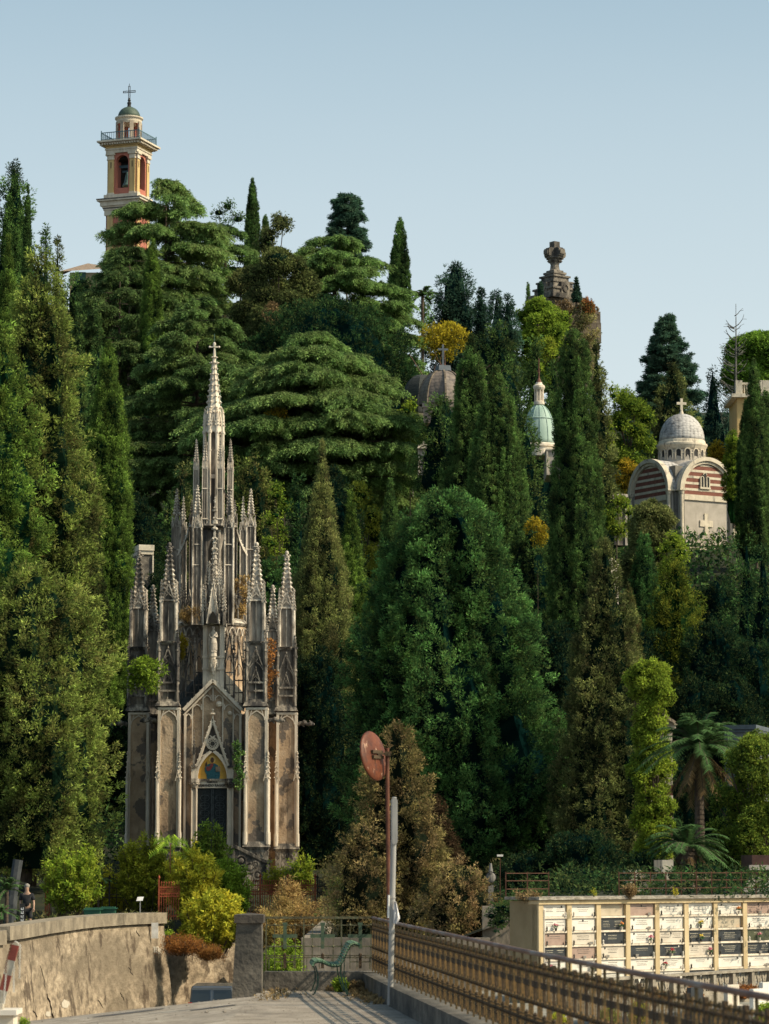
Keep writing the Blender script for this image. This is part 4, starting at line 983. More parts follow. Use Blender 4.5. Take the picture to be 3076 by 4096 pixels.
# body walls between and behind the piers
zc = lambda v, dy=0: cx(UC, v, dy)[2]
x0 = cx(UC, 3000, DF)[0]
m = MB()
X = lambda px, dy=DF: x0 + cw(px, dy)
m.box(X(-150), X(150), YC+DF+.5, YC+DF+9.5, zc(3500), zc(2850))
m.box(X(-265), X(265), YC+DO+.6, YC+DR+.3, zc(3500), zc(2860))
m.build('wall', M_render, chapel)
m = MB()
m.box(X(-285), X(285), YC+DO+.4, YC+DR+.5, zc(2862), zc(2846)); m.box(X(-152), X(152), YC+DF+.42, YC+DF+.6, zc(3388), zc(3372))
m.build('string_course', M_stoneD, chapel)

# gabled front with blind tracery
yf = YC+DF+.10; FRW = lambda d=0: ((x0, yf+d, 0), (1,0,0), (0,1,0), (0,0,1))
def P2(du, v): return (cw(du), zc(v))
m = MB()
m.extr([P2(-112,3400), P2(112,3400), P2(112,2832), P2(0,2722), P2(-112,2832)], FRW(), .12, .60)
m.build('gable_wall', M_render, chapel)
m = MB()
for s_ in (-1, 1):
    a = np.array([x0+cw(s_*118), yf-.12, zc(2836)]); b = np.array([x0, yf-.12, zc(2715)])
    m.bar(a, b, cw(15), cw(13)); m.bar(a+(0,.1,-cw(20)), b+(0,.1,-cw(20)), cw(6))
    m.bar((x0+cw(s_*111), yf+.02, zc(3390)), (x0+cw(s_*111), yf+.02, zc(2850)), cw(9))
    m.bar((x0+cw(s_*132), yf+.10, zc(3390)), (x0+cw(s_*132), yf+.10, zc(2840)), cw(7))
    for q in range(1, 7): m.blob(a*(1-q/7)+b*q/7+UP*cw(9), cw(5))
    # lancet tracery, two a side, stepping up to the apex
    for (xa, xb, vt, vd) in ((8, 40, 2775, 2980), (46, 82, 2812, 3010), (86, 110, 2850, 3030)):
        m.bar((x0+s_*cw(xb), yf+.05, zc(vd)), (x0+s_*cw(xb), yf+.05, zc(vt+15)), cw(4.5))
        xm = (xa+xb)/2; hw_ = (xb-xa)/2
        for t_ in (-1, 1):
            m.poly([(x0+s_*cw(xm+t_*hw_*(1-(k/5)**1.7)), yf+.05, zc(vt+22-22*(k/5)**.7)) for k in range(6)], cw(4))
            m.bar((x0+s_*cw(xm+t_*hw_), yf+.05, zc(vt+20)), (x0+s_*cw(xm+t_*hw_*1.0), yf+.05, zc(vt)), cw(3.2))
m.bar((x0, yf+.05, zc(2800)), (x0, yf+.05, zc(2735)), cw(4.5)); m.ball((x0+cw(24), yf+.05, zc(2812)), cw(13), 10, 6); m.ball((x0+cw(68), yf+.06, zc(2848)), cw(9), 10, 6)
m.build('gable_tracery', M_clean, chapel)
# slate roof rising behind the gable to the niche pier
m = MB()
for s_ in (-1, 1):
    A = cx(UC+s_*135, 2832, DF+.6); B = cx(UC+s_*20, 2832, DF+.3); C_ = cx(UC+s_*5, 2700, DF+.35); D_ = cx(UC+s_*52, 2690, DF+2.6); E = cx(UC+s_*140, 2790, DF+3.0)
    m.add([A, B, C_, D_, E], [(0,1,2,3,4)] if s_ > 0 else [(4,3,2,1,0)])
    m.add([A+(0,0,-.12), E+(0,0,-.12), E, A], [(0,1,2,3)])
m.build('slate_roof', M_slate, chapel)
m = MB()
m.box(X(-290), X(290), YC+DO+.3, YC+DR+.6, zc(2846), zc(2838)); m.build('flat_roof', M_slate, chapel)

# ---- portal
m = MB(); yd = yf-.16
m.box(X(-59), X(59), yf+.02, yf+.10, zc(3470), zc(3150)); door = m.build('door', M_iron, chapel)
m = MB()
for s_ in (-1, 1):
    for k in range(6): m.bar((x0+s_*cw(6+k*9), yf-.005, zc(3460)), (x0+s_*cw(6+k*9), yf-.005, zc(3290)), cw(2.4))
    for k in range(4):
        zz = zc(3190+k*30); xx = x0+s_*cw(30)
        m.poly([(xx+cw(19)*math.cos(a), yf-.005, zz+cw(13)*math.sin(a)) for a in np.linspace(0, 2*PI, 9)], cw(2.2))
        m.bar((xx-cw(19), yf-.005, zz), (xx+cw(19), yf-.005, zz), cw(1.8)); m.bar((xx, yf-.005, zz-cw(13)), (xx, yf-.005, zz+cw(13)), cw(1.8))
    m.bar((x0+s_*cw(3), yf-.01, zc(3460)), (x0+s_*cw(3), yf-.01, zc(3155)), cw(4))
m.build('door_grille', surf('bronze_relief', [(.3,(.02,.028,.034)),(.7,(.07,.085,.095))], 6, 5, rough=.5, metal=.3), door)
m = MB()
for s_ in (-1, 1):
    m.box(X(s_*59) if s_ > 0 else X(-85), X(85) if s_ > 0 else X(-59), yd, yf+.12, zc(3470), zc(3150))
    m.bar((x0+s_*cw(63), yd-.04, zc(3460)), (x0+s_*cw(63), yd-.04, zc(3150)), cw(5), n=8)
    m.bar((x0+s_*cw(82), yd-.04, zc(3460)), (x0+s_*cw(82), yd-.04, zc(3150)), cw(6), n=8)
    # small side pinnacles on the capitals
    m.box(x0+s_*cw(74)-cw(11), x0+s_*cw(74)+cw(11), yd, yf+.1, zc(3112), zc(3066))
m.build('door_jambs', M_clean, chapel)
m = MB()
for s_ in (-1, 1):
    cc = (x0+s_*cw(74), yd+.05)
    m.prism(cc, zc(3150), zc(3128), cw(15), cw(24), 8); m.prism(cc, zc(3128), zc(3112), cw(25), cw(22), 8)
    for q in range(8): m.blob((cc[0]+cw(20)*math.cos(q*PI/4), cc[1]+cw(20)*math.sin(q*PI/4), zc(3134)), cw(6))
    m.prism(cc, zc(3068), zc(3060), cw(17), cw(17), 4); m.prism(cc, zc(3060), zc(2995), cw(7), cw(6), 4)
    gable_bars(m, cc, -PI/2, cw(7), cw(15), zc(3010), cw(26), cw(3), cro=False, arch=False)
    crock_spire(m, cc, zc(2995), zc(2915), cw(6.5), 4, 5, .5)
m.build('capitals', M_stoneD, chapel)
# pointed arch and steep openwork gable over it
def parch(hw, vs_, vt, n=12):
    """right half then left half of a pointed arch, photo offsets"""
    pts = []
    for k in range(n+1):
        a = k/n; x = hw*(1-a**2.0)**.9 if a < 1 else 0; pts.append((x, vs_-(vs_-vt)*(a**.92)))
    return pts
inner = parch(59, 3113, 3005)
m = MB()
m.extr([P2(x, v) for x, v in inner] + [P2(-x, v) for x, v in inner[::-1][1:]], FRW(), .0, .08)
mosaic = m.build('gold_mosaic', M_gold, chapel)
m = MB()
for s_ in (-1, 1):
    m.poly([(x0+s_*cw(x+3), yf-.10, zc(v-2)) for x, v in inner], cw(8)); m.poly([(x0+s_*cw(x+9), yf-.04, zc(v-5)) for x, v in inner], cw(5))
    m.bar((x0+s_*cw(66), yf-.10, zc(3068)), (x0, yf-.10, zc(2872)), cw(8)); m.bar((x0+s_*cw(58), yf-.08, zc(3060)), (x0+s_*cw(2), yf-.08, zc(2892)), cw(4))
    for k in range(9):
        q = (k+.5)/9; m.blob((x0+s_*cw(66*(1-q)+5), yf-.12, zc(3068+(2872-3068)*q)), cw(4.5))
    m.poly([(x0+s_*cw(x), yf-.06, zc(v)) for x, v in ((20,3005),(33,3022),(50,3046),(55,3050))], cw(3.5))
    m.bar((x0+s_*cw(26), yf-.06, zc(3012)), (x0+s_*cw(44), yf-.06, zc(3022)), cw(3)); m.bar((x0+s_*cw(12), yf-.06, zc(2938)), (x0, yf-.06, zc(2946)), cw(4))
for R_ in (24, 19.5): m.poly([(x0+cw(R_)*math.cos(a), yf-.07, zc(2971)+cw(R_)*math.sin(a)) for a in np.linspace(0, 2*PI, 21)], cw(3.5))
for k in range(12):
    a = k*PI/6; m.poly([(x0+cw(r)*math.cos(a+t_), yf-.07, zc(2971)+cw(r)*math.sin(a+t_)) for r, t_ in ((9,0),(14,.2),(19,.05))], cw(3))
m.prism((x0, yf-.1), zc(2871), zc(2835), cw(4), cw(2.5), 6)
for q in range(8): m.blob((x0+cw(8)*math.cos(q*PI/4), yf-.1+cw(8)*math.sin(q*PI/4), zc(2851)), cw(4.5), 1.2)
m.ball((x0, yf-.1, zc(2835)), cw(5), 8, 5)
m.build('portal_gable', M_clean, chapel)
m = MB(); m.extr([P2(-56,3055), P2(56,3055), P2(0,2885)], FRW(), .03, .07); m.ball((x0, yf-.02, zc(2971)), cw(8), 10, 6, sy=.3)
m.build('tracery_ground', surf('shadowed_stone', [(.3,(.05,.045,.04)),(.7,(.12,.105,.09))], 3, 5, rough=.9), chapel)
# figure in the mosaic: robe, mantle, head, halo, book, raised hand
def flat(name, mat, pts, d, par):
    mm = MB(); mm.extr([P2(a, b) for a, b in pts], FRW(), d, d+.02); return mm.build(name, mat, par)
def oval(cx_, cy_, rx, ry, n=14): return [(cx_+rx*math.cos(a), cy_+ry*math.sin(a)) for a in np.linspace(0, 2*PI, n, endpoint=False)]
flat('robe', M_teal, [(-22,3113),(-24,3096),(-31,3082),(-31,3068),(-22,3055),(-8,3051),(10,3051),(22,3058),(29,3078),(31,3096),(28,3113)], -.02, mosaic)
flat('mantle', M_redm, [(-26,3070),(-20,3082),(-8,3078),(2,3062),(4,3051),(-5,3051),(-14,3064),(-22,3062)], -.045, mosaic)
flat('halo', surf('halo_mosaic', [(.4,(.62,.38,.10)),(.6,(.75,.5,.16))], 20, 3, rough=.5), oval(-1, 3035, 14, 14), -.025, mosaic)
flat('head', M_skinm, oval(-1, 3037, 7.5, 11), -.05, mosaic)
flat('book', M_book, [(12,3064),(31,3062),(32,3083),(14,3084)], -.06, mosaic)
flat('hand', M_skinm, [(-29,3064),(-22,3060),(-21,3049),(-23,3040),(-26,3048),(-29,3052)], -.05, mosaic)
m = MB(); m.box(X(-60), X(60), yf-.10, yf+.1, zc(3150), zc(3121)); lint = m.build('lintel', M_clean, chapel)
m = MB(); m.box(X(-64), X(64), yf-.16, yf+.1, zc(3121), zc(3113)); m.build('lintel_moulding', M_stoneD, chapel)
def text_part(txt, loc, size, mat, par, name='inscription', sx=1.0, ext=.006, rot=(PI/2,0,0), align='CENTER', bold=.0):
    cu = bpy.data.curves.new(name, 'FONT'); cu.body = txt; cu.size = size; cu.extrude = ext; cu.align_x = align; cu.align_y = 'CENTER'; cu.offset = bold; cu.resolution_u = 2
    to = bpy.data.objects.new(name, cu); COL.objects.link(to); to.location = tuple(loc); to.rotation_euler = rot; to.scale = (sx, 1, 1)
    bpy.context.view_layer.update()
    me = bpy.data.meshes.new_from_object(to.evaluated_get(bpy.context.evaluated_depsgraph_get()))
    me.transform(to.matrix_world); bpy.data.objects.remove(to); bpy.data.curves.remove(cu)
    me.materials.clear(); me.materials.append(mat); me.name = name
    return link(name, me, par)
M_ink = surf('black_lettering', [(.4,(.015,.015,.015)),(.6,(.04,.035,.03))], 5, 3, rough=.8)
text_part('FAMIGLIA', (x0, yf-.115, zc(3126.5)), cw(9.5), M_ink, lint, sx=1.05, bold=.004)
text_part('ARMANDO RAGGIO', (x0, yf-.115, zc(3139.5)), cw(14.5), M_ink, lint, sx=.90, bold=.006)

# ---- statue niche over the gable
m = MB(); yn = YC+DF+.2
zb_, zt_ = zc(2770), zc(2492)
m.box(X(-42), X(42), yn+.35, yn+1.5, zb_, zt_)
for s_ in (-1, 1):
    m.box(*(sorted((X(s_*42), X(s_*26)))), yn, yn+.35, zc(2760), zt_)
    m.bar((x0+s_*cw(27), yn-.02, zc(2625)), (x0+s_*cw(27), yn-.02, zt_), cw(5), n=8)
m.box(X(-26), X(26), yn+.05, yn+.35, zc(2760), zc(2618)); m.box(X(-45), X(45), yn-.06, yn+.3, zc(2672), zc(2664)); m.box(X(-45), X(45), yn-.05, yn+.3, zc(2624), zc(2618))
m.build('niche_pier', M_clean, chapel)
m = MB()
for v_, r_ in ((2620,15),(2632,20),(2642,21),(2655,17),(2668,12),(2680,6)): m.prism((x0, yn-.16), zc(v_+12), zc(v_), cw(r_*.8), cw(r_), 8)
for q in range(5): gable_bars(m, (x0, yn-.16), -PI+q*PI/4, cw(18), cw(14), zc(2662), cw(20), cw(2.5), cro=False, arch=False)
m.prism((x0, yn-.16), zc(2620), zc(2600), cw(17), cw(14), 8)
m.ball((x0, yn-.16), cw(1)) if False else m.ball((x0, yn-.16, zc(2690)), cw(5), 8, 5)
m.build('corbel', M_clean, chapel)
# canopy and its tall spire
m = MB(); cc = (x0, yn+.1); hw_ = cw(49)
for s_ in (-1, 1):
    for t_ in (-.55, .55): m.prism((x0+s_*hw_*.86, yn+.1+t_), zt_-.05, zc(2440), cw(6), cw(5), 6); crock_spire(m, (x0+s_*hw_*.86, yn+.1+t_), zc(2440), zc(2330), cw(8), 4, 7, .5)
    m.bar((x0+s_*cw(25), yn-.5, zt_), (x0+s_*cw(25), yn-.5, zc(2450)), cw(5), n=6)
m.box(X(-48), X(48), yn-.02, yn+1.4, zt_, zc(2480))
for (du, w_, h_, vv, yy) in ((0,50,170,2490,-.62),(-37,26,130,2490,-.35),(37,26,130,2490,-.35)):
    zz = zc(vv); hh = cw(h_)
    pts = [(x0+cw(du-w_/2), yn+yy, zz), (x0+cw(du+w_/2), yn+yy, zz), (x0+cw(du), yn+yy+.1, zz+hh)]
    m.add(pts+[(p[0], p[1]+.3, p[2]) for p in pts], [(0,1,2),(5,4,3),(0,3,4,1),(1,4,5,2),(2,5,3,0)])
    for s_ in (-1, 1):
        m.bar((x0+cw(du+s_*w_/2), yn+yy-.05, zz), (x0+cw(du), yn+yy+.05, zz+hh), cw(4))
        for k in range(7): q = (k+.5)/7; m.blob((x0+cw(du+s_*w_/2*(1-q)+s_*3), yn+yy, zz+hh*q), cw(4))
    m.blob((x0+cw(du), yn+yy+.1, zz+hh+cw(6)), cw(6), 1.4)
m.prism((x0, yn+.45), zc(2480), zc(2330), cw(34), cw(22), 8)
for q in range(8):
    a = q*PI/4; c2 = (x0+cw(28)*math.cos(a), yn+.45+cw(28)*math.sin(a)); m.prism(c2, zc(2400), zc(2330), cw(5), cw(4), 6); crock_spire(m, c2, zc(2330), zc(2230), cw(7), 4, 7, .5)
m.build('canopy', M_stone, chapel)
m = MB(); crock_spire(m, (x0, yn+.45), zc(2340), zc(2100), cw(19), 8, 10, .32, fin=False); crock_spire(m, (x0, yn+.45), zc(2200), zc(1966), cw(10), 4, 5, .7)
m.prism((x0, yn+.45), zc(2080), zc(2066), cw(14), cw(14), 8); m.prism((x0, yn+.45), zc(2030), zc(2022), cw(12), cw(12), 8); ring(m, (x0, yn+.45), zc(2100), cw(14), cw(8), 8)
m.build('canopy_spire', M_stone, chapel)
m = MB()   # dark arch under the canopy
pa = parch(17, 2488, 2440); m.extr([P2(x, v) for x, v in pa]+[P2(-x, v) for x, v in pa[::-1][1:]], ((x0, yn-.66, 0), (1,0,0), (0,1,0), (0,0,1)), 0, .03)
for s_ in (-1, 1):
    pa = parch(7, 2488, 2452); m.extr([(cw(s_*37)+P2(x, v)[0], P2(x, v)[1]) for x, v in pa]+[(cw(s_*37)+P2(-x, v)[0], P2(x, v)[1]) for x, v in pa[::-1][1:]], ((x0, yn-.38, 0), (1,0,0), (0,1,0), (0,0,1)), 0, .02)
m.build('canopy_openings', M_void, chapel)

# ---- tracery screens either side of the niche and the drum behind
DM = 4.2; cD = cx(UC, 2490, DM+1.2)
m = MB(); m.prism(cD, zc(2860, DM), zc(2500, DM), cw(140, DM), cw(138, DM), 16)
m.build('drum', M_render, chapel)
m = MB(); m.prism(cD, zc(2502, DM), zc(2492, DM), cw(143, DM), cw(152, DM), 16); m.prism(cD, zc(2492, DM), zc(2472, DM), cw(150, DM), cw(128, DM), 16)
for k in range(24):
    a = 2*PI*(k+.5)/24; R_ = cw(142, DM); p = np.array([cD[0]+R_*math.cos(a), cD[1]+R_*math.sin(a), 0])
    m.bar(p+UP*zc(2700, DM), p+UP*zc(2540, DM), cw(5)); t_ = np.array([-math.sin(a), math.cos(a), 0])*cw(18)
    for s_ in (-1, 1): m.poly([p+t_*s_*(k2/4)**.6+UP*zc(2510+32*(1-(1-k2/4)**.7)*1.0, DM) for k2 in range(5)], cw(4)); 
m.build('drum_arcade', M_stone, chapel)
m = MB()
for s_ in (-1, 1):
    for i, (du, w_, vt) in enumerate(((62, 34, 2530), (99, 34, 2560), (132, 26, 2600))):
        yy = YC+DF+.9+i*.35; xm = x0+s_*cw(du)
        for t_ in (-1, 1):
            m.bar((xm+t_*cw(w_/2), yy, zc(2835)), (xm+t_*cw(w_/2), yy, zc(vt+70)), cw(5))
            m.bar((xm+t_*cw(w_/2), yy, zc(vt+105)), (xm, yy, zc(vt)), cw(4.5))
            m.poly([(xm+t_*cw(w_/2*.85*(1-(k/5)**1.7)), yy, zc(vt+130-48*(k/5)**.7)) for k in range(6)], cw(3))
            crock_spire(m, (xm+t_*cw(w_/2), yy), zc(vt+60), zc(vt-20), cw(5), 4, 5, .6)
            for k in range(4): q = (k+.5)/4; m.blob((xm+t_*cw(w_/2*(1-q)+2), yy, zc(vt+105-105*q)), cw(3.4))
        for v_ in (vt+150, vt+200, vt+245): m.bar((xm-cw(w_/2), yy, zc(v_)), (xm+cw(w_/2), yy, zc(v_)), cw(5))
        m.bar((xm, yy, zc(2835)), (xm, yy, zc(vt+145)), cw(3)); m.blob((xm, yy, zc(vt-6)), cw(5), 1.5)
m.build('tracery_screen', M_stoneD, chapel)
# parapet of small gables on the ledge
m = MB()
for k in range(16):
    a = 2*PI*(k+.5)/16; R_ = cw(128, DM); cc = (cD[0]+R_*math.cos(a), cD[1]+R_*math.sin(a))
    m.prism(cc, zc(2480, DM), zc(2390, DM), cw(4.5), cw(4), 6); crock_spire(m, cc, zc(2390, DM), zc(2325, DM), cw(6), 4, 5, .55)
    gable_bars(m, cD, 2*PI*k/16, cw(125, DM), cw(46), zc(2430, DM), cw(70), cw(4), cro=True)
    gable_bars(m, cD, 2*PI*(k+.5)/16, cw(120, DM), cw(30), zc(2450, DM), cw(40), cw(3), cro=False, arch=False)
m.build('ledge_parapet', M_stoneD, chapel)

# ---- tall corner turrets of the second stage and their flying arches
def turret(u, dy, v0, vr, vc, vT, w, name='turret', mat=None, mid=None):
    c = cx(u, v0, dy); z = lambda v: cx(u, v, dy)[2]; a = cw(w, dy); m = MB()
    shaft(m, c, z(v0), z(vr), a, panels=True)
    for s1 in (-1, 1):
        for s2 in (-1, 1): m.prism((c[0]+s1*a*.45, c[1]+s2*a*.45), z(v0), z(vr), a*.13, a*.11, 6)
    if mid:
        for v_ in mid: ring(m, c, z(v_), a*.74, a*.16, 4)
    for s1 in (-1, 1):
        for s2 in (-1, 1): crock_spire(m, (c[0]+s1*a*.42, c[1]+s2*a*.42), z(vr), z(vr-(vr-vc)*.75), a*.17, 4, 6, .5)
    for q in range(4): gable_bars(m, c, -PI/2+q*PI/2, a*.5, a*.85, z(vr)-a*.2, a*1.3, a*.08)
    m.prism(c, z(vr), z(vc), a*.42, a*.30, 4)
    t = m.build(name, [mat or M_stone, M_sunk], chapel)
    m = MB(); crock_spire(m, c, z(vc), z(vT), a*.32, 4, max(4, int((vc-vT)/13)), .62); m.build('pinnacle', mat or M_stone, t)
    return c
for s_ in (-1, 1):
    turret(UC+s_*149, DM+3.0, 2860, 2105, 2060, 1955, 37, mid=(2200, 2330))
    turret(UC+s_*64, DM-1.2, 2500, 2110, 2055, 1940, 38, mid=(2180, 2262))
    turret(UC+s_*86, DM+3.6, 2480, 2080, 2045, 2000, 20)
    turret(UC+s_*120, DM+5.5, 2500, 2120, 2080, 1985, 26)
    # flying arch
    A = cx(UC+s_*149, 2190, DM+3.0); B = cx(UC+s_*92, 2110, DM+2.2)
    m = MB(); pts = [A*(1-q)+B*q - UP*cw(48)*(1-q)**2 + 0*UP for q in np.linspace(0, 1, 8)]
    pts = [np.array([A[0]+(B[0]-A[0])*q, A[1]+(B[1]-A[1])*q, A[2]-cw(40)+ (B[2]-A[2]+cw(40))*(q**1.8)]) for q in np.linspace(0, 1, 9)]
    m.poly(pts, cw(8)); m.poly([p+UP*cw(9) for p in pts], cw(4))
    for p in pts[1:]: m.blob(p+UP*cw(14), cw(5))
    m.build('flying_arch', M_stone, chapel)
# octagon between the two ledges
cO = cx(UC+1, 2300, DM+1.6)
m = MB(); m.prism(cO, zc(2490, DM), zc(2104, DM), cw(72, DM), cw(70, DM), 8); m.build('octagon', M_sunk, chapel)
m = MB(); m.prism(cO, zc(2112, DM), zc(2098, DM), cw(78, DM), cw(104, DM), 8); m.prism(cO, zc(2098, DM), zc(2090, DM), cw(106, DM), cw(102, DM), 8)
for k in range(8):
    a = 2*PI*(k+.5)/8; c2 = (cO[0]+cw(70, DM)*math.cos(a), cO[1]+cw(70, DM)*math.sin(a)); m.prism(c2, zc(2490, DM), zc(2112, DM), cw(8), cw(8), 8)
m.build('octagon_ledge', M_stoneD, chapel)
m = MB()
for k in range(8):
    a = 2*PI*k/8; R_ = cw(66.5, DM); o = np.array([math.cos(a), math.sin(a), 0]); t_ = np.array([-o[1], o[0], 0]); b = np.array([cO[0], cO[1], 0])+o*R_
    hw2 = cw(13); z0_, z1_, z2_ = zc(2440, DM), zc(2190, DM), zc(2150, DM)
    m.add([b-t_*hw2+UP*z0_, b+t_*hw2+UP*z0_, b+t_*hw2+UP*z1_, b+UP*z2_, b-t_*hw2+UP*z1_], [(0,1,2,3,4)])
m.build('octagon_window', M_void, chapel)
# upper stage: eight slim turrets round the lantern
cL = cx(UC+4, 1900, DM+1.6); LR = lambda px: cw(px, DM)
for k in range(8):
    a = 2*PI*(k+.5)/8; far = 1 if math.sin(a) > 0 else 0
    R_ = LR(75 if abs(math.cos(a)) > .6 else 80)
    c2 = (cL[0]+R_*math.cos(a), cL[1]+R_*math.sin(a)*.9)
    m = MB(); w_ = LR(22)
    shaft(m, c2, zc(2092, DM), zc(1865, DM), w_); ring(m, c2, zc(1948, DM), w_*.8, w_*.25); ring(m, c2, zc(2070, DM), w_*.9, w_*.3)
    for s1 in (-1, 1):
        for s2 in (-1, 1): crock_spire(m, (c2[0]+s1*w_*.4, c2[1]+s2*w_*.4), zc(1865, DM), zc(1822, DM), w_*.18, 4, 3, .5)
    m.prism(c2, zc(1865, DM), zc(1835, DM), w_*.40, w_*.28, 4)
    t2 = m.build('turret', [M_clean, M_sunk], chapel)
    m = MB(); crock_spire(m, c2, zc(1835, DM), zc(1740, DM), w_*.34, 4, 8, .7); m.build('pinnacle', M_stone, t2)
    m = MB(); A = np.array([c2[0], c2[1], zc(1990, DM)]); B = np.array([cL[0]+LR(38)*math.cos(a), cL[1]+LR(38)*math.sin(a), zc(1930, DM)])
    m.poly([A, A*.5+B*.5-UP*.1, B], LR(6)); m.build('flying_arch', M_stone, chapel)
# lantern
m = MB(); m.prism(cL, zc(2092, DM), zc(1900, DM), LR(36), LR(35), 8); m.prism(cL, zc(1900, DM), zc(1885, DM), LR(39), LR(38), 8)
m.cur = 1; m.prism(cL, zc(1885, DM), zc(1700, DM), LR(17), LR(17), 8); m.prism(cL, zc(2091, DM), zc(1901, DM), LR(36.5), LR(35.5), 8); m.cur = 0
for k in range(8):
    a = 2*PI*(k+.5)/8; c2 = (cL[0]+LR(39)*math.cos(a), cL[1]+LR(39)*math.sin(a))
    m.prism(c2, zc(2092, DM), zc(1640, DM), LR(7.5), LR(7), 8); m.prism(c2, zc(1718, DM), zc(1708, DM), LR(10), LR(10), 8); m.prism(c2, zc(1790, DM), zc(1785, DM), LR(9), LR(9), 8)
    crock_spire(m, c2, zc(1690, DM), zc(1618, DM), LR(8), 4, 5, .5)
    gable_bars(m, cL, 2*PI*k/8, LR(38), LR(30), zc(1712, DM), LR(78), LR(5))
lant = m.build('lantern', [M_clean, M_sunk], chapel)
m = MB(); m.prism(cL, zc(1712, DM), zc(1690, DM), LR(41), LR(41), 8); m.prism(cL, zc(1690, DM), zc(1625, DM), LR(36), LR(31), 8)
m.build('lantern_crown', M_clean, chapel)
# great spire
m = MB(); Z = lambda v: zc(v, DM)
m.prism(cL, Z(1640), Z(1445), LR(31), LR(8.5), 8)
for i in range(9):
    t = (i+.2)/8.6; rr = LR(31)*(1-t)+LR(8.5)*t; zz = Z(1640)+(Z(1445)-Z(1640))*t
    for q in range(8):
        a = 2*PI*(q+.5)/8; m.blob((cL[0]+(rr+LR(2.5))*math.cos(a), cL[1]+(rr+LR(2.5))*math.sin(a), zz), LR(7.6-2.6*t), .9)
        if i % 2 == 0: m.bar((cL[0]+rr*math.cos(a), cL[1]+rr*math.sin(a), zz), (cL[0]+rr*.93*math.cos(a), cL[1]+rr*.93*math.sin(a), zz+LR(18)), LR(3.5))
ring(m, cL, Z(1447), LR(12), LR(7), 8); m.prism(cL, Z(1445), Z(1378), LR(8.5), LR(4.5), 8); ring(m, cL, Z(1406), LR(9), LR(5), 8)
for v_, r_ in ((1430, 17), (1408, 11)):
    for q in range(8): m.blob((cL[0]+LR(r_)*math.cos(q*PI/4), cL[1]+LR(r_)*math.sin(q*PI/4), Z(v_)), LR(4.5), .8)
    m.prism(cL, Z(v_+4), Z(v_-3), LR(r_*.8), LR(r_*.8), 8)
m.prism(cL, Z(1380), Z(1350), LR(3.6), LR(3.2), 8)
for s1 in (-1, 1): m.bar((cL[0], cL[1], Z(1366)), (cL[0]+s1*LR(19), cL[1], Z(1366)), LR(6)); m.ball((cL[0]+s1*LR(19), cL[1], Z(1366)), LR(5), 8, 5); m.bar((cL[0], cL[1], Z(1366)), (cL[0], cL[1]+s1*LR(15), Z(1366)), LR(5))
m.ball((cL[0], cL[1], Z(1355)), LR(6.5), 8, 6, 1.5)
gs = m.build('great_spire', M_clean, chapel)
m = MB(); m.bar((cL[0], cL[1], Z(1350)), (cL[0], cL[1], Z(1314)), LR(2.0)); m.poly([(cL[0]+LR(3), cL[1]-.1, Z(1350)), (cL[0]+LR(16), cL[1]-.3, Z(1480)), (cL[0]+LR(32), cL[1]-.6, Z(1600)), (cL[0]+LR(44), cL[1]-.9, Z(1760))], LR(1.0))
m.build('lightning_rod', surf('green_copper_rod', [(.3,(.08,.16,.13)),(.7,(.14,.25,.2))], 3, 2, rough=.6), gs)

# ---- carved stair with sloping parapet
m = MB(); ys_ = YC-1.3
tp = [cx(893,3386,-2.2), cx(942,3386,-2.2), cx(1062,3446,-2.2), cx(1088,3446,-2.2)]
zb2 = cx(900, 3560, -2.2)[2]
for i in range(3):
    a, b = tp[i], tp[i+1]; m.bar(a, b, .34, .13)
st = m.build('stair_rail', M_stoneD, chapel)
m = MB(); P = [cx(898,3560,-2.2), cx(1080,3560,-2.2), cx(1080,3450,-2.2), cx(1058,3450,-2.2), cx(940,3393,-2.2), cx(898,3393,-2.2)]
m.add([p+(0,-.10,0) for p in P]+[p+(0,.12,0) for p in P], [tuple(range(6)), tuple(range(11,5,-1))]+[(k,6+k,6+(k+1)%6,(k+1)%6) for k in range(6)])
pan = m.build('stair_parapet', M_stoneD, chapel)
m = MB()
for (u_, v_, r_) in ((965,3442,20),(1000,3470,20),(962,3492,19),(1022,3458,13),(1030,3500,17),(995,3515,14)):
    c = cx(u_, v_, -2.34); 
    m.poly([(c[0]+cw(r_)*math.cos(a), c[1], c[2]+cw(r_)*math.sin(a)) for a in np.linspace(0, 2*PI, 13)], cw(5))
    m.ball((c[0], c[1], c[2]), cw(r_*.55), 8, 5, sy=.4)
for (u_, v0_, v1_) in ((903,3400,3560),(935,3400,3560),(1070,3458,3560)): m.bar(cx(u_, v1_, -2.34), cx(u_, v0_, -2.34), cw(9))
m.build('carved_rosettes', M_stoneD, pan)
m = MB(); 
for k in range(9): m.box(X(-20+k*0), X(64+k*13), YC-.4-k*.30, YC-.1-k*.30+.01, zc(3560), zc(3398+k*13))
m.build('steps', M_stoneD, chapel)
m = MB(); m.box(*sorted((cx(1135,3500,2)[0], cx(1216,3500,2)[0])), YC+1.0, YC+7, zc(3600), zc(3482)); m.box(cx(1128,3500,2)[0], cx(1222,3500,2)[0], YC+.9, YC+7.1, zc(3482), zc(3474))
m.box(cx(470,3500,2)[0], cx(500,3500,2)[0], YC+1.0, YC+7, zc(3600), zc(3492)); m.build('terrace_block', M_stoneD, chapel)

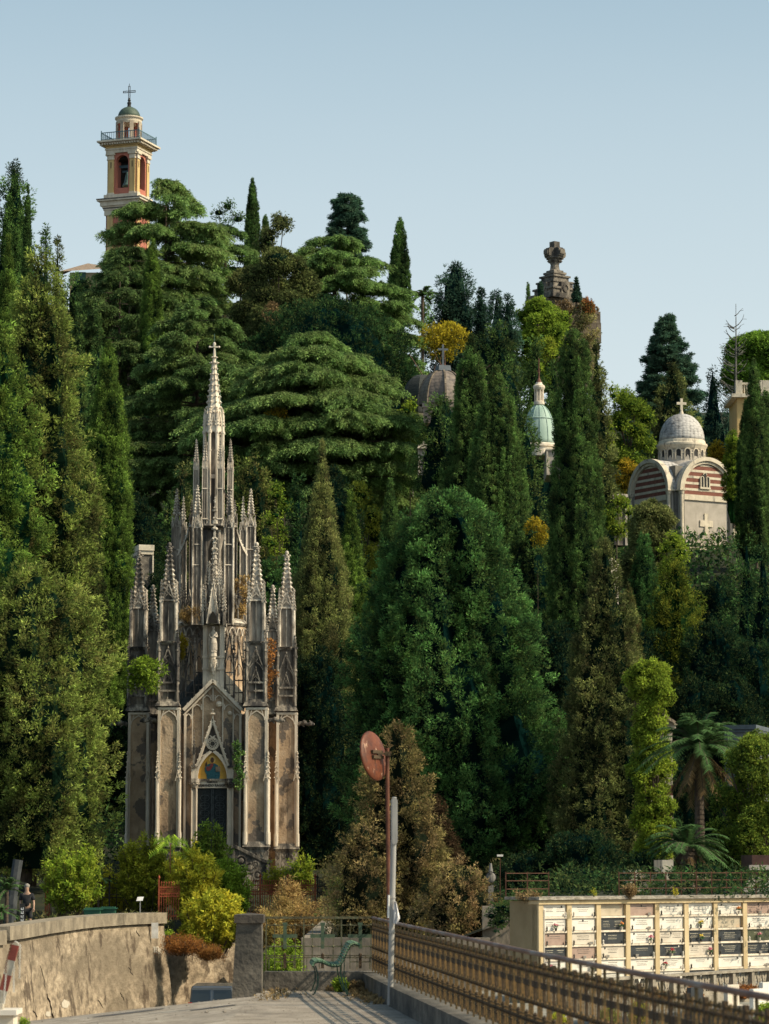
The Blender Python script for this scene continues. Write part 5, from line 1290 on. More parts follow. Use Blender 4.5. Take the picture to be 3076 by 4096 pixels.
# ---- statue in the niche (a thing of its own)
def skin_body(name, joints, edges, radii, mat, root_i, parent=None, sub=1):
    me = bpy.data.meshes.new(name); me.from_pydata([tuple(j) for j in joints], edges, []); me.update()
    o = bpy.data.objects.new(name, me); COL.objects.link(o)
    md = o.modifiers.new('skin', 'SKIN')
    if not me.skin_vertices: 
        bpy.context.view_layer.objects.active = o; o.select_set(True); bpy.ops.mesh.customdata_skin_add(); o.select_set(False)
    for i, r in enumerate(radii):
        me.skin_vertices[0].data[i].radius = (r, r) if np.isscalar(r) else r
        me.skin_vertices[0].data[i].use_root = (i == root_i)
    sb = o.modifiers.new('sub', 'SUBSURF'); sb.levels = sub; sb.render_levels = sub
    bpy.context.view_layer.update()
    me2 = bpy.data.meshes.new_from_object(o.evaluated_get(bpy.context.evaluated_depsgraph_get()))
    bpy.data.objects.remove(o); me2.materials.clear(); me2.materials.append(mat)
    me2.polygons.foreach_set('use_smooth', [True]*len(me2.polygons)); me2.name = name
    return link(name, me2, parent)
kk = cw(1); sx_, sy_ = x0, yn-.17
def J(dx, dz, dy=0): return (sx_+dx*kk, sy_+dy*kk, zc(2598)+dz*kk)
M_stat = surf('statue_marble', [(.3,(.40,.34,.28)),(.7,(.62,.55,.46))], 5, 6, rough=.7, stain=(5,(1,1,.5),.5,.7,(.12,.10,.09),.8))
stt = empty('statue', (sx_, sy_, zc(2598)), 'pale stone statue of a robed figure standing in the canopied niche above the gable', 'statue')
jj = [J(0,44), J(0,62), J(0,74,-1), J(0,82), J(0,90,-2), J(0,25,-1), J(0,4), J(-11,72), J(-15,58,-2), J(-6,52,-10), J(11,72), J(15,56,-2), J(4,60,-11), J(-7,6,-3), J(7,6,-3)]
ee = [(0,1),(1,2),(2,3),(3,4),(0,5),(5,6),(2,7),(7,8),(8,9),(2,10),(10,11),(11,12),(5,13),(5,14)]
rr_ = [11*kk,10*kk,10*kk,5*kk,7.5*kk,13*kk,13*kk,6*kk,6*kk,3.5*kk,6*kk,6*kk,3.5*kk,7*kk,7*kk]
skin_body('body', jj, ee, rr_, M_stat, 0, stt)
m = MB(); m.ball(J(0,92,-1), 7.2*kk, 10, 8, 1.2); m.blob(J(0,91,-9), 1.6*kk); 
for s_ in (-1, 1): m.blob(J(s_*3,93,-7.5), 1.2*kk)
m.build('head', M_stat, stt, smooth=True)
m = MB()
for a in range(10):
    an = -PI/2+(a-4.5)*.33; m.poly([J(12*math.cos(an)*.6, 62, 10*math.sin(an)*.6), J(14*math.cos(an), 30, 12*math.sin(an)), J(15*math.cos(an), 3, 13*math.sin(an))], 4.5*kk)
m.bar(J(-16,64,-2), J(-18,20,2), 6*kk); m.build('robe_folds', M_stat, stt)
m = MB(); m.prism((sx_, sy_), zc(2602), zc(2594), 17*kk, 15*kk, 8); m.build('base', M_stat, stt)
# ================================================================ bell tower
M_ochre = surf('ochre_plaster', [(.3,(.42,.28,.12)),(.6,(.56,.40,.18)),(.8,(.62,.47,.25))], .8, 8, stretch=(1,1,.4), rough=.9, stain=(.5,(2,2,.25),.52,.75,(.20,.15,.09),.6))
M_rose = surf('rose_plaster', [(.3,(.30,.10,.07)),(.6,(.42,.15,.105)),(.8,(.50,.20,.15))], .8, 8, stretch=(1,1,.4), rough=.9, stain=(.5,(2,2,.25),.52,.75,(.18,.08,.06),.5))
M_trim = surf('pale_cornice', [(.3,(.44,.37,.28)),(.7,(.64,.57,.46))], 1.2, 8, stretch=(1,1,.5), rough=.85, stain=(.9,(2,2,.3),.55,.75,(.20,.17,.13),.6))
M_copperD = surf('dark_green_dome', [(.3,(.035,.055,.045)),(.6,(.07,.10,.075)),(.8,(.13,.15,.10))], 1.2, 8, stretch=(1,1,.3), rough=.6, bump=.2)
M_bell = surf('bell_bronze', [(.3,(.07,.12,.11)),(.7,(.15,.24,.21))], 3, 5, rough=.6, metal=.0)
M_black = surf('black_iron', [(.3,(.012,.013,.015)),(.7,(.035,.033,.032))], 8, 4, rough=.7)
M_blueiron = surf('blue_grey_iron', [(.3,(.05,.10,.12)),(.7,(.09,.16,.19))], 8, 4, rough=.6)
M_tile = surf('clay_tiles', [(.3,(.16,.11,.08)),(.5,(.27,.20,.15)),(.7,(.36,.29,.22))], 2.5, 8, stretch=(2,2,1), rough=.95, bump=.6)
YT = 375.0; st_ = YT/F; TH = math.radians(-20)
ax = at(514, 700, YT); bt = empty('bell_tower', (ax[0], YT, at(514,1180,YT)[2]), 'ochre and red bell tower with a green dome and cross on the hilltop', 'bell tower')
def zt(v): return at(514, v, YT)[2]
def tp_(x): return x*st_
TF = frame_rot((ax[0], ax[1], 0), TH)
def face(q):   # frame of side q (0 = front-left face, 1 = right face ...): X along the face, Y outward-in, Z up
    return frame_rot((ax[0], ax[1], 0), TH + q*PI/2)
def arch_outline(w, z0, z1, n=10):
    r = w/2; pts = [(-r, z0), (r, z0)]
    return pts + [(r*math.cos(a), z1-r+r*math.sin(a)) for a in np.linspace(0, PI, n)]
def wall_with_arch(mb, fr, half, z0, z1, w, oz0, oz1, d0, d1, pointed=False):
    r = w/2; zs = oz1-r
    mb.box(-half, -r, d0, d1, z0, z1, fr); mb.box(r, half, d0, d1, z0, z1, fr)
    if oz0 > z0+.01: mb.box(-r, r, d0, d1, z0, oz0, fr)
    pts = [(r, z1), (-r, z1)] + [(-r*math.cos(a), zs+r*math.sin(a)) for a in np.linspace(0, PI, 12)]
    mb.extr(pts, fr, d0, d1)
HB = tp_(67); 
# lower stage
m = MB(); h = tp_(70)
m.box(-h*.93, h*.93, -h*.93, h*.93, zt(1260), zt(868), TF); m.build('lower_wall', M_ochre, bt)
m = MB()
for q in range(4):
    f = face(q); m.box(-h*.50, h*.50, -h*.965, -h*.925, zt(1060), zt(880), f); 
    for s_ in (-1, 1): m.box(*sorted((s_*h*.955, s_*h*.89)), -h*.955, -h*.90, zt(1050), zt(868), f)
m.build('red_panel', M_rose, bt)
m = MB()
for q in range(4):
    f = face(q)
    for s_ in (-1, 1): m.box(*sorted((s_*h*.52, s_*h*.88)), -h*1.0, -h*.92, zt(1060), zt(868), f)
m.build('lower_pilaster', M_ochre, bt)
for v0, v1, r in ((872,852,73),(852,846,76),(842,836,80),(836,818,86),(818,812,96),(808,790,75),(1262,1075,72),(1075,1062,86),(1062,1052,76)):
    m = MB(); m.box(-tp_(r), tp_(r), -tp_(r), tp_(r), zt(v0), zt(v1), TF); m.build('lower_cornice', M_trim, bt)
m = MB(); m.box(-tp_(98), tp_(98), -tp_(98), tp_(98), zt(812), zt(808), TF); m.box(-tp_(78), tp_(78), -tp_(78), tp_(78), zt(846), zt(842), TF); m.build('lead_capping', surf('lead_grey', [(.4,(.07,.065,.06)),(.6,(.12,.11,.10))], 2, 4), bt)
# belfry
m = MB()
for q in range(4): wall_with_arch(m, face(q), HB*.92, zt(792), zt(622), tp_(55), zt(764), zt(633), -HB*.92, -HB*.62)
m.build('belfry_wall', M_rose, bt)
m = MB()
for q in range(4):
    f = face(q)
    for s_ in (-1, 1): m.box(*sorted((s_*HB*.53, s_*HB*.88)), -HB*1.0, -HB*.9, zt(790), zt(650), f)
m.build('belfry_pilaster', M_ochre, bt)
m = MB()
for q in range(4):
    f = face(q)
    for s_ in (-1, 1):
        c_ = s_*HB*.705
        m.box(c_-HB*.20, c_+HB*.20, -HB*1.04, -HB*.9, zt(650), zt(645), f); m.box(c_-HB*.19, c_+HB*.19, -HB*1.02, -HB*.9, zt(645), zt(632), f); m.box(c_-HB*.26, c_+HB*.26, -HB*1.10, -HB*.9, zt(632), zt(624), f)
        m.box(c_-HB*.20, c_+HB*.20, -HB*1.03, -HB*.9, zt(792), zt(782), f)
for v0, v1, r in ((624,612,70),(612,606,73),(588,584,84),(584,577,98)): m.box(-tp_(r), tp_(r), -tp_(r), tp_(r), zt(v0), zt(v1), TF)
for q in range(4):
    for k in range(15): m.box(tp_(-78+k*11.1), tp_(-73+k*11.1), -tp_(92), -tp_(78), zt(594), zt(588), face(q))
m.build('belfry_cornice', M_trim, bt)
m = MB(); m.box(-tp_(71), tp_(71), -tp_(71), tp_(71), zt(606), zt(597), TF); m.box(-tp_(77), tp_(77), -tp_(77), tp_(77), zt(597), zt(588), TF); m.build('frieze', M_ochre, bt)
m = MB()
for q in range(4):
    for s_ in (-1, 1): m.box(s_*HB*.705-tp_(1.6), s_*HB*.705+tp_(1.6), -HB*1.015, -HB*1.0, zt(684), zt(660), face(q))
m.build('slit', M_black, bt)
m = MB(); z = zt; c = (ax[0], ax[1])
prof = [(4,688),(9,690),(13,702),(15,716),(18,730),(24,742),(25,746),(22,747)]
m.lathe(c, [(tp_(r), z(v)) for r, v in prof[::-1]], 20); bell = m.build('bell', M_bell, bt, smooth=True)
m = MB(); m.box(-tp_(26), tp_(26), -tp_(3), tp_(3), z(690), z(682), TF); m.bar((c[0],c[1],z(690)), (c[0],c[1],z(672)), tp_(6)); m.box(-tp_(24), tp_(24), -tp_(24), -tp_(21), z(676), z(672), TF); m.box(-tp_(40), tp_(40), -tp_(3), tp_(3), z(668), z(660), TF)
m.bar((c[0],c[1],z(745)), (c[0],c[1],z(756)), tp_(5)); m.build('bell_frame', M_blueiron, bell)
m = MB(); m.box(-tp_(38), tp_(16), tp_(8), tp_(30), z(765), z(636), TF); m.box(-tp_(40), tp_(40), -tp_(40), tp_(40), z(645), z(624), TF); m.build('belfry_dark_fill', M_void, bt)  # near-black boxes added behind and above the bell to darken the belfry
# lantern with arches
m = MB(); LRad = tp_(50)
for k in range(8):
    f = frame_rot((ax[0], ax[1], 0), TH+k*PI/4+.25); hw_ = LRad*math.tan(PI/8)
    if k % 2 == 0: wall_with_arch(m, f, hw_*1.0, z(578), z(492), tp_(25), z(572), z(496), -LRad*.97, -LRad*.72)
    else: wall_with_arch(m, f, hw_*1.0, z(578), z(492), tp_(24), z(572), z(498), -LRad*.97, -LRad*.72)
m.build('lantern_wall', M_rose, bt)
m = MB()
for k in range(8):
    f = frame_rot((ax[0], ax[1], 0), TH+k*PI/4+PI/8+.25); m.box(-tp_(8), tp_(8), -LRad*1.07, -LRad*.92, z(578), z(492), f)
m.build('lantern_pilaster', surf('grey_plaster', [(.3,(.26,.21,.16)),(.7,(.40,.34,.27))], 1.5, 6, rough=.9), bt)
m = MB(); m.lathe(c, [(tp_(r), z(v)) for r, v in ((50,500),(52,492),(52,484),(58,478),(58,473),(46,470),(0,469))], 32); m.build('lantern_cornice', M_trim, bt); m = MB(); m.lathe(c, [(tp_(r), z(v)) for r, v in ((56,580),(56,575),(0,574))], 32); m.build('lantern_plinth', M_trim, bt)
m = MB(); m.lathe(c, [(tp_(46*math.cos(a)), z(470-42*math.sin(a))) for a in np.linspace(0, PI/2, 10)], 32); m.lathe(c, [(tp_(47), z(474)), (tp_(47), z(470)), (tp_(45), z(468))], 32); dome = m.build('dome', M_copperD, bt, smooth=True)
m = MB(); m.lathe(c, [(tp_(r), z(v)) for r, v in ((9,430),(7,420),(9,412),(5,406),(7,402),(5,398),(3,392),(0,391))], 10)
for s_ in (-1, 1): m.bar((c[0]+s_*tp_(3), c[1], z(405)), (c[0]+s_*tp_(3), c[1], z(345)), tp_(2.6))
for v in (364, 370): m.box(-tp_(26), tp_(26), -tp_(1.2), tp_(1.2), z(v+1.2), z(v-1.2), frame_rot((ax[0], ax[1], 0), -.25))
for s_ in (-1, 1): m.bar(np.array([c[0], c[1], 0])+np.array([s_*tp_(25), -s_*tp_(6), z(371)]), np.array([c[0], c[1], 0])+np.array([s_*tp_(25), -s_*tp_(6), z(363)]), tp_(2.4))
m.bar((c[0]-tp_(4), c[1], z(345)), (c[0]+tp_(4), c[1], z(345)), tp_(2.4)); m.bar((c[0], c[1], z(346)), (c[0], c[1], z(334)), tp_(1.6))
m.build('cross', M_black, dome)
m = MB()   # railing round the platform
for q in range(4):
    f = face(q); r = tp_(84)
    m.box(-r, r, -r-tp_(1), -r+tp_(1), z(546), z(543), f); m.box(-r, r, -r-tp_(1), -r+tp_(1), z(572), z(570), f)
    for k in range(19): x = -r+2*r*k/18; m.box(x-tp_(.8), x+tp_(.8), -r-tp_(.8), -r+tp_(.8), z(578), z(543), f)
    m.box(-r-tp_(1.6), -r+tp_(1.6), -r-tp_(1.6), -r+tp_(1.6), z(578), z(536), f)
m.build('railing', M_blueiron, bt)
# small church roof beside the tower
m = MB(); Yr = 350.0
def hr(u, v, d=0): return at(u, v, Yr+d)
cr = empty('hilltop_church', hr(360, 1200, 4), 'low cream building with a brown tiled roof beside the bell tower', 'building')
A, B, C_, D_ = hr(285,1086), hr(418,1072), hr(352,1053,4), hr(262,1075,8)
m.add([A+(-1.5,0,0), B+(1.2,0,0), C_, hr(250,1100,6)], [(0,1,2),(0,2,3)]); m.add([B+(1.2,0,0), hr(470,1090,10), C_], [(0,1,2)]); m.build('roof', M_tile, cr)
m = MB(); a, b = hr(280,1095,.8), hr(416,1085,.8); m.box(a[0], b[0], Yr+.6, Yr+9, a[2]-9, hr(350,1086)[2]); m.build('wall', surf('dull_ochre', [(.3,(.22,.17,.10)),(.7,(.32,.26,.16))], 1, 6), cr)
m = MB(); p = hr(470, 1052, 12); m.add([hr(425,1095,12), hr(545,1095,12), hr(520,1020,12), hr(490,1030,12)], [(0,1,2,3)]); m.bar(hr(425,1095,11.8), hr(492,1026,11.8), .35); m.build('gable', M_trim, cr)
m = MB(); g = hr(322,1118,.5); m.box(g[0]-.6, g[0]+.6, g[1], g[1]+.2, g[2]-.9, g[2]+.9); m.build('shutter', surf('green_shutter', [(.4,(.03,.07,.06)),(.6,(.05,.10,.08))], 4, 3), cr)

# ================================================================ domed chapel on the right
YD = 260.0; sdm = YD/F
cD0 = at(2730, 2000, YD); dc = empty('domed_chapel', (cD0[0], YD, at(2720,2260,YD)[2]), 'round domed chapel with striped brick and stone arches on the right of the hill', 'chapel')
M_palegr = surf('pale_grey_stone', [(.3,(.31,.275,.235)),(.7,(.45,.40,.35))], 1.0, 8, rough=.85, stain=(.8,(2,2,.3),.55,.75,(.20,.17,.15),.6))
M_cream = surf('cream_stone_trim', [(.3,(.46,.40,.31)),(.7,(.66,.58,.46))], 1.6, 8, rough=.85, bump=.3, bscale=10, stain=(1.5,(1.4,1.4,.5),.53,.68,(.13,.11,.10),.75))
M_brick = surf('red_brick', [(.3,(.14,.055,.040)),(.7,(.24,.095,.07))], 3, 7, rough=.9, stain=(.9,(1,1,1),.58,.72,(.09,.04,.03),.6))
def scales(name, lo, hi, dark, sc_):
    m_, nt, N, L = _nt(name); out = N.new('ShaderNodeOutputMaterial'); b = N.new('ShaderNodeBsdfPrincipled'); L.new(b.outputs[0], out.inputs[0])
    tc = N.new('ShaderNodeTexCoord'); mp = N.new('ShaderNodeMapping'); L.new(tc.outputs['Object'], mp.inputs[0]); mp.inputs['Scale'].default_value = (sc_, sc_, sc_*1.4)
    v = N.new('ShaderNodeTexVoronoi'); v.inputs['Scale'].default_value = 1; v.inputs['Randomness'].default_value = .45; L.new(mp.outputs[0], v.inputs['Vector'])
    r = ramp(N, [(0, lo), (.55, hi), (.8, dark)]); L.new(v.outputs['Distance'], r.inputs[0])
    n = N.new('ShaderNodeTexNoise'); n.inputs['Scale'].default_value = .55; n.inputs['Detail'].default_value = 8; L.new(tc.outputs['Object'], n.inputs['Vector'])
    mr = N.new('ShaderNodeMapRange'); mr.inputs[1].default_value = .5; mr.inputs[2].default_value = .58; mr.inputs[4].default_value = .75; L.new(n.outputs['Fac'], mr.inputs[0])
    v2 = N.new('ShaderNodeTexNoise'); v2.inputs['Scale'].default_value = 4; v2.inputs['Detail'].default_value = 4; L.new(tc.outputs['Object'], v2.inputs['Vector'])
    mu = N.new('ShaderNodeMath'); mu.operation = 'MULTIPLY'; L.new(mr.outputs[0], mu.inputs[0]); L.new(v2.outputs['Fac'], mu.inputs[1])
    mx = N.new('ShaderNodeMix'); mx.data_type = 'RGBA'; L.new(mu.outputs[0], mx.inputs[0]); L.new(r.outputs[0], mx.inputs[6]); mx.inputs[7].default_value = (.035, .032, .033, 1)
    L.new(mx.outputs[2], b.inputs['Base Color']); b.inputs['Roughness'].default_value = .7
    bp = N.new('ShaderNodeBump'); bp.inputs['Strength'].default_value = .6; bp.inputs['Distance'].default_value = .06; bp.invert = True
    L.new(v.outputs['Distance'], bp.inputs['Height']); L.new(bp.outputs[0], b.inputs['Normal'])
    return m_
M_scale = scales('slate_scale_tiles', (.50,.48,.46), (.40,.38,.37), (.15,.145,.14), 3.0)
M_scale2 = scales('brown_scale_tiles', (.19,.15,.12), (.15,.12,.10), (.07,.055,.05), 2.6)
dz_ = lambda v: at(2720, v, YD)[2]; dp = lambda x: x*sdm
RA = math.radians(31); cc = (cD0[0], YD)
# the two visible arms plus their mirror arms (cross plan)
AW = dp(138); AD = dp(165)   # half width, distance of the end face
zsp, ztop, zb0 = dz_(1985), dz_(1848), dz_(2195)
def half_round(r, z, n=20, sq=1.0): return [(r*math.cos(a), z+r*sq*math.sin(a)) for a in np.linspace(0, PI, n)]
sq = (ztop-zsp)/AW
for q, nm in ((0,'right'),(3,'left'),(1,'back'),(2,'far')):
    f = frame_rot((cc[0], cc[1], 0), RA+q*PI/2)
    m = MB(); pts = [(-AW*.93, zb0), (AW*.93, zb0)] + half_round(AW*.93, zsp, 20, sq); m.extr(pts, f, -AD*.93, -AW*.3)
    m.build('wall', M_palegr, dc)
    # striped tympanum inset
    m1, m2 = MB(), MB(); R_ = AW*.80; zz = zsp-dp(14); k = 0; step = dp(15.5)
    while zz < zsp+R_*sq-.05:
        z1_ = min(zz+step*(.62 if k % 2 else 1.0), zsp+R_*sq)
        t0 = max(0, (zz-zsp)/(R_*sq)); t1 = max(0, (z1_-zsp)/(R_*sq)); x0_ = R_*math.sqrt(max(0, 1-t0*t0)); x1_ = R_*math.sqrt(max(0, 1-t1*t1))
        (m2 if k % 2 else m1).extr([(-x0_, zz), (x0_, zz), (x1_, z1_), (-x1_, z1_)], f, -AD*.955-(.02 if k % 2 else 0), -AD*.92)
        zz = z1_; k += 1
    m1.build('brick_band', M_brick, dc); m2.build('stone_band', M_cream, dc)
    m = MB()
    for rr, d0, d1 in ((1.0, -AD*1.045, -AD*.90), (.92, -AD*1.0, -AD*.9)):
        n_ = 24; out_ = half_round(AW*rr, zsp, n_, (sq if rr == 1.0 else sq)); inn = half_round(AW*(rr-.11), zsp, n_, sq)
        for i in range(n_-1):
            m.extr([out_[i], out_[i+1], inn[i+1], inn[i]], f, d0, d1)
    m.box(-AW*.80, AW*.80, -AD*.97, -AD*.92, zsp-dp(36), zsp-dp(14), f)
    for s_ in (-1, 1):
        o_ = np.array(f[0])+np.array(f[1])*s_*AW*.92-np.array(f[2])*AD*.99; c2 = (o_[0], o_[1])
        m.lathe(c2, [(dp(r), zsp-dp(v)) for r, v in ((11,212),(11,204),(8.5,200),(8,18),(10,14),(12,6),(15,0))], 12)
        m.box(s_*AW*.92-dp(15), s_*AW*.92+dp(15), -AD*1.07, -AD*.85, zsp-dp(2), zsp+dp(4), f)
        m.box(s_*AW*.92-dp(14), s_*AW*.92+dp(14), -AD*1.06, -AD*.85, zb0-dp(2), zb0+dp(12), f)
    m.box(-AW*1.05, AW*1.05, -AD*1.08, -AD*.8, zb0-dp(60), zb0-dp(6), f); m.box(-AW*1.09, AW*1.09, -AD*1.12, -AD*.8, zb0-dp(6), zb0+dp(0), f)
    m.build('arch_frame', M_cream, dc)
    m = MB(); n_ = 16; o1 = half_round(AW*.985, zsp, n_, sq)
    P0 = [(x, -AD*1.02, z) for x, z in o1]; P1 = [(x, -AW*.25, z) for x, z in o1]
    m.frame(*f, P0+P1, [(i, i+1, n_+i+1, n_+i) for i in range(n_-1)]); m.build('vault_roof', M_scale, dc, smooth=True)
    m = MB()
    if q == 0:
        m.box(-dp(9), dp(9), -AD*.955, -AD*.92, dz_(2152), dz_(2070), f); m.box(-dp(32), dp(32), -AD*.956, -AD*.92, dz_(2122), dz_(2098), f); m.build('relief_cross', M_cream, dc)
        m = MB()
        for du, w_, vt in ((-14-9,11,1926),(0-9,14,1912),(14-9,11,1926)):
            m.extr([(dp(du)+a, b) for a, b in arch_outline(dp(w_), dz_(1966), dz_(vt))], f, -AD*.985, -AD*.95)
        wdw = m.build('window', M_black, dc); m = MB()
        for du in (-32+2, -17+1, -1, 12+1): m.box(dp(du)-dp(1.8), dp(du)+dp(1.8), -AD*1.0, -AD*.95, dz_(1968), dz_(1930), f)
        m.box(-dp(34), dp(18), -AD*1.0, -AD*.95, dz_(1974), dz_(1967), f)
        for du, w_, vt in ((-23,11,1926),(-9,14,1912),(5,11,1926)):
            m.poly([np.array(f[0])+np.array(f[1])*(dp(du)+dp(w_/2+1.5)*math.cos(a))-np.array(f[2])*AD*.99+UP*(dz_(vt)-dp(w_/2)+dp(w_/2+1.5)*math.sin(a)) for a in np.linspace(0, PI, 7)], dp(3))
        m.build('window_frame', M_cream, wdw)
m = MB(); f = frame_rot((cc[0], cc[1], 0), RA); m.box(-AW*1.02, AW*1.02, -AW*1.02, AW*1.02, zb0-dp(60), dz_(1990), f)
m.box(-AW*.96, AW*.96, -AW*.96, AW*.96, dz_(1990), dz_(1885), f)
for q in range(4):
    for t_ in (-.13, .13): o_ = np.array([math.cos(RA-PI/2+PI/4+q*PI/2+t_), math.sin(RA-PI/2+PI/4+q*PI/2+t_)])*AW*1.42; m.prism((cc[0]+o_[0], cc[1]+o_[1]), zb0, dz_(1975), dp(11), dp(11), 10)
m.build('core', surf('grey_weathered_stone', [(.3,(.10,.095,.09)),(.7,(.24,.22,.19))], 1.2, 7, rough=.9), dc)
m = MB(); m.lathe(cc, [(dp(r), dz_(v)) for r, v in ((110,1900),(106,1872),(96,1855),(94,1850),(92,1808))], 40); m.build('drum', M_palegr, dc)
m = MB(); m.lathe(cc, [(dp(r), dz_(v)) for r, v in ((92,1806),(96,1800),(98,1796),(103,1788),(103,1781),(97,1778),(94,1768),(90,1762))], 40)
for k in range(16):
    a0 = RA+2*PI*k/16
    f = frame_rot((cc[0], cc[1], 0), a0); R_ = dp(93.5)
    m.poly([np.array(f[0])+np.array(f[1])*(dp(12)*math.cos(a))-np.array(f[2])*R_+UP*(dz_(1816)+dp(12)*math.sin(a)) for a in np.linspace(0, PI, 8)], dp(4.5))
    for s_ in (-1, 1): m.bar(np.array(f[0])+np.array(f[1])*(s_*dp(12))-np.array(f[2])*R_+UP*dz_(1816), np.array(f[0])+np.array(f[1])*(s_*dp(12))-np.array(f[2])*R_+UP*dz_(1848), dp(4.5))
    m.bar(np.array(f[0])+np.array(f[1])*dp(12)-np.array(f[2])*R_+UP*dz_(1822), np.array(f[0])+np.array(f[1])*dp(25)-np.array(f[2])*R_*.965+UP*dz_(1822), dp(4))
m.build('drum_arches', M_cream, dc)
m = MB()
for k in range(16): m.extr(arch_outline(dp(17), dz_(1846), dz_(1808)), frame_rot((cc[0], cc[1], 0), RA+2*PI*k/16), -dp(93), -dp(88))
m.build('drum_window', M_black, dc)
m = MB(); m.lathe(cc, [(dp(92*math.cos(a)**.92 if a < 1.5 else 6), dz_(1766-110*math.sin(a))) for a in np.linspace(0, PI/2*.97, 16)]+[(dp(3), dz_(1653))], 40); dmo = m.build('dome', M_scale, dc, smooth=True)
m = MB(); m.lathe(cc, [(dp(r), dz_(v)) for r, v in ((9,1656),(8,1650),(6,1646),(5,1640))], 10); m.box(-dp(5), dp(5), -dp(4), dp(4), dz_(1642), dz_(1594), frame_rot((cc[0], cc[1], 0), .2)); m.box(-dp(20), dp(20), -dp(4.1), dp(4.1), dz_(1619), dz_(1609), frame_rot((cc[0], cc[1], 0), .2)); m.build('cross', M_cream, dmo)

# ================================================================ stone cross monument
YM = 315.0; sm = YM/F; cm = at(2224, 1200, YM); mz = lambda v: at(2224, v, YM)[2]; mp_ = lambda x: x*sm
mo = empty('stone_monument', (cm[0], YM, mz(1560)), 'massive ruined stone monument crowned by a heavy cross on the skyline', 'monument')
M_rough = surf('rough_brown_masonry', [(.3,(.10,.08,.06)),(.5,(.21,.17,.13)),(.7,(.34,.28,.21))], .9, 10, rough=.95, bump=.8, bscale=4, grid=(.9,(.09,.075,.06),.9,.45,.03))
M_greyst = surf('dark_grey_granite', [(.3,(.07,.062,.055)),(.5,(.16,.14,.115)),(.7,(.30,.26,.21))], 1.6, 12, rough=.9, bump=.7, stain=(.8,(1,1,.5),.48,.60,(.045,.04,.037),.85))
FM = frame_rot((cm[0]-mp_(4), cm[1], 0), math.radians(38))
m = MB()
m.box(-mp_(15), mp_(15), -mp_(15), mp_(15), mz(1045), mz(968), FM)
for dr in (0, 1):
    for a, b, h0, h1 in ((44,15,1028,1000),(36,14,1036,995),(50,12,1022,1006)):
        if dr: m.box(-mp_(a), mp_(a), -mp_(b), mp_(b), mz(h0), mz(h1), FM)
        else: m.box(-mp_(b)*1.02, mp_(b)*1.02, -mp_(a), mp_(a), mz(h0)-.01, mz(h1)+.01, FM)
m.build('cross', M_greyst, mo)
m = MB(); c0 = (FM[0][0], FM[0][1])
m.lathe(c0, [(mp_(r), mz(v)) for r, v in ((26,1092),(26,1084),(20,1080),(17,1062),(21,1050),(28,1040),(34,1034),(30,1028))], 12)
for k in range(8): a = k*PI/4; m.blob((c0[0]+mp_(24)*math.cos(a), c0[1]+mp_(24)*math.sin(a), mz(1046)), mp_(8)); m.blob((c0[0]+mp_(28)*math.cos(a+.4), c0[1]+mp_(28)*math.sin(a+.4), mz(1036)), mp_(6))
m.build('capital', M_greyst, mo)
m = MB()
for w_, v0, v1 in ((25,1094,1084),(34,1100,1092),(30,1110,1100),(46,1114,1107),(40,1134,1114),(56,1138,1131),(52,1160,1138),(66,1166,1158),(60,1186,1166),(78,1204,1184)): m.box(-mp_(w_), mp_(w_), -mp_(w_)*.98, mp_(w_)*.98, mz(v0), mz(v1), FM)
for q in range(4):
    f = frame_rot(FM[0], math.radians(38)+q*PI/2)
    m.poly([np.array(f[0])+np.array(f[1])*(mp_(14)*math.cos(a))-np.array(f[2])*mp_(67)+UP*(mz(1162)+mp_(14)*math.sin(a)) for a in np.linspace(0, 2*PI, 13)], mp_(6))
    m.box(-mp_(22), mp_(22), -mp_(66), -mp_(55), mz(1182), mz(1138), f)
m.build('stepped_base', M_greyst, mo)
m = MB(); rg = np.random.default_rng(3)
for i, (v0, v1, wl, wr) in enumerate(((1560,1440,92,150),(1440,1380,96,165),(1380,1300,98,172),(1300,1255,95,170),(1255,1225,88,150),(1225,1200,86,120))):
    m.box(-mp_(wl)*1.0, mp_(wr), -mp_(70)+.02*i, mp_(70), mz(v0), mz(v1), frame_rot((cm[0], cm[1], 0), .12))
for k in range(60): m.blob((cm[0]+mp_(rg.uniform(-90,165)), cm[1]-mp_(72), mz(rg.uniform(1215,1450))), mp_(rg.uniform(4,10)))
for k in range(14): m.blob((cm[0]+mp_(rg.uniform(148,172)), cm[1]-mp_(rg.uniform(0,60)), mz(rg.uniform(1240,1450))), mp_(rg.uniform(5,11)))
m.build('masonry', M_rough, mo)
m = MB(); m.extr([(mp_(72)+a, b) for a, b in arch_outline(mp_(30), mz(1262), mz(1232))], frame_rot((cm[0], cm[1], 0), .12), -mp_(71), -mp_(60)); m.extr([(mp_(35)+a, b) for a, b in arch_outline(mp_(16), mz(1330), mz(1290))], frame_rot((cm[0], cm[1], 0), .12), -mp_(71), -mp_(60)); m.build('window', M_void, mo)
leafy(2325, 1215, 75, 311.5, 'olive', 'yellowing ivy covering the right side of the stone monument', 1500, name='ivy', cat='ivy', blobs=22, fill=0, trunk=False, limbs=False, hue=.5, q=.55, cl=(18,12,16), prof=([0,.5,1],[.95,1,.5]), depth=.15, shade=(.1,.8))
leafy(2255, 1205, 45, 311.5, 'dead', 'brown creeper under the stepped base of the monument', 1300, name='creeper', cat='creeper', blobs=10, fill=0, trunk=False, limbs=False, hue=.2, q=.6, cl=(16,10,12), depth=.15)
conifer(2305, 1108, 13, 312, 'fir', 'seedling conifer growing on the ledge of the monument', vbot=1210, style='rough', prof='cone', cl=(16,6,12))
conifer(2162, 1125, 9, 311, 'fir', 'tiny dark seedling left on the monument base', vbot=1185, prof='column', cl=(12,5,10))
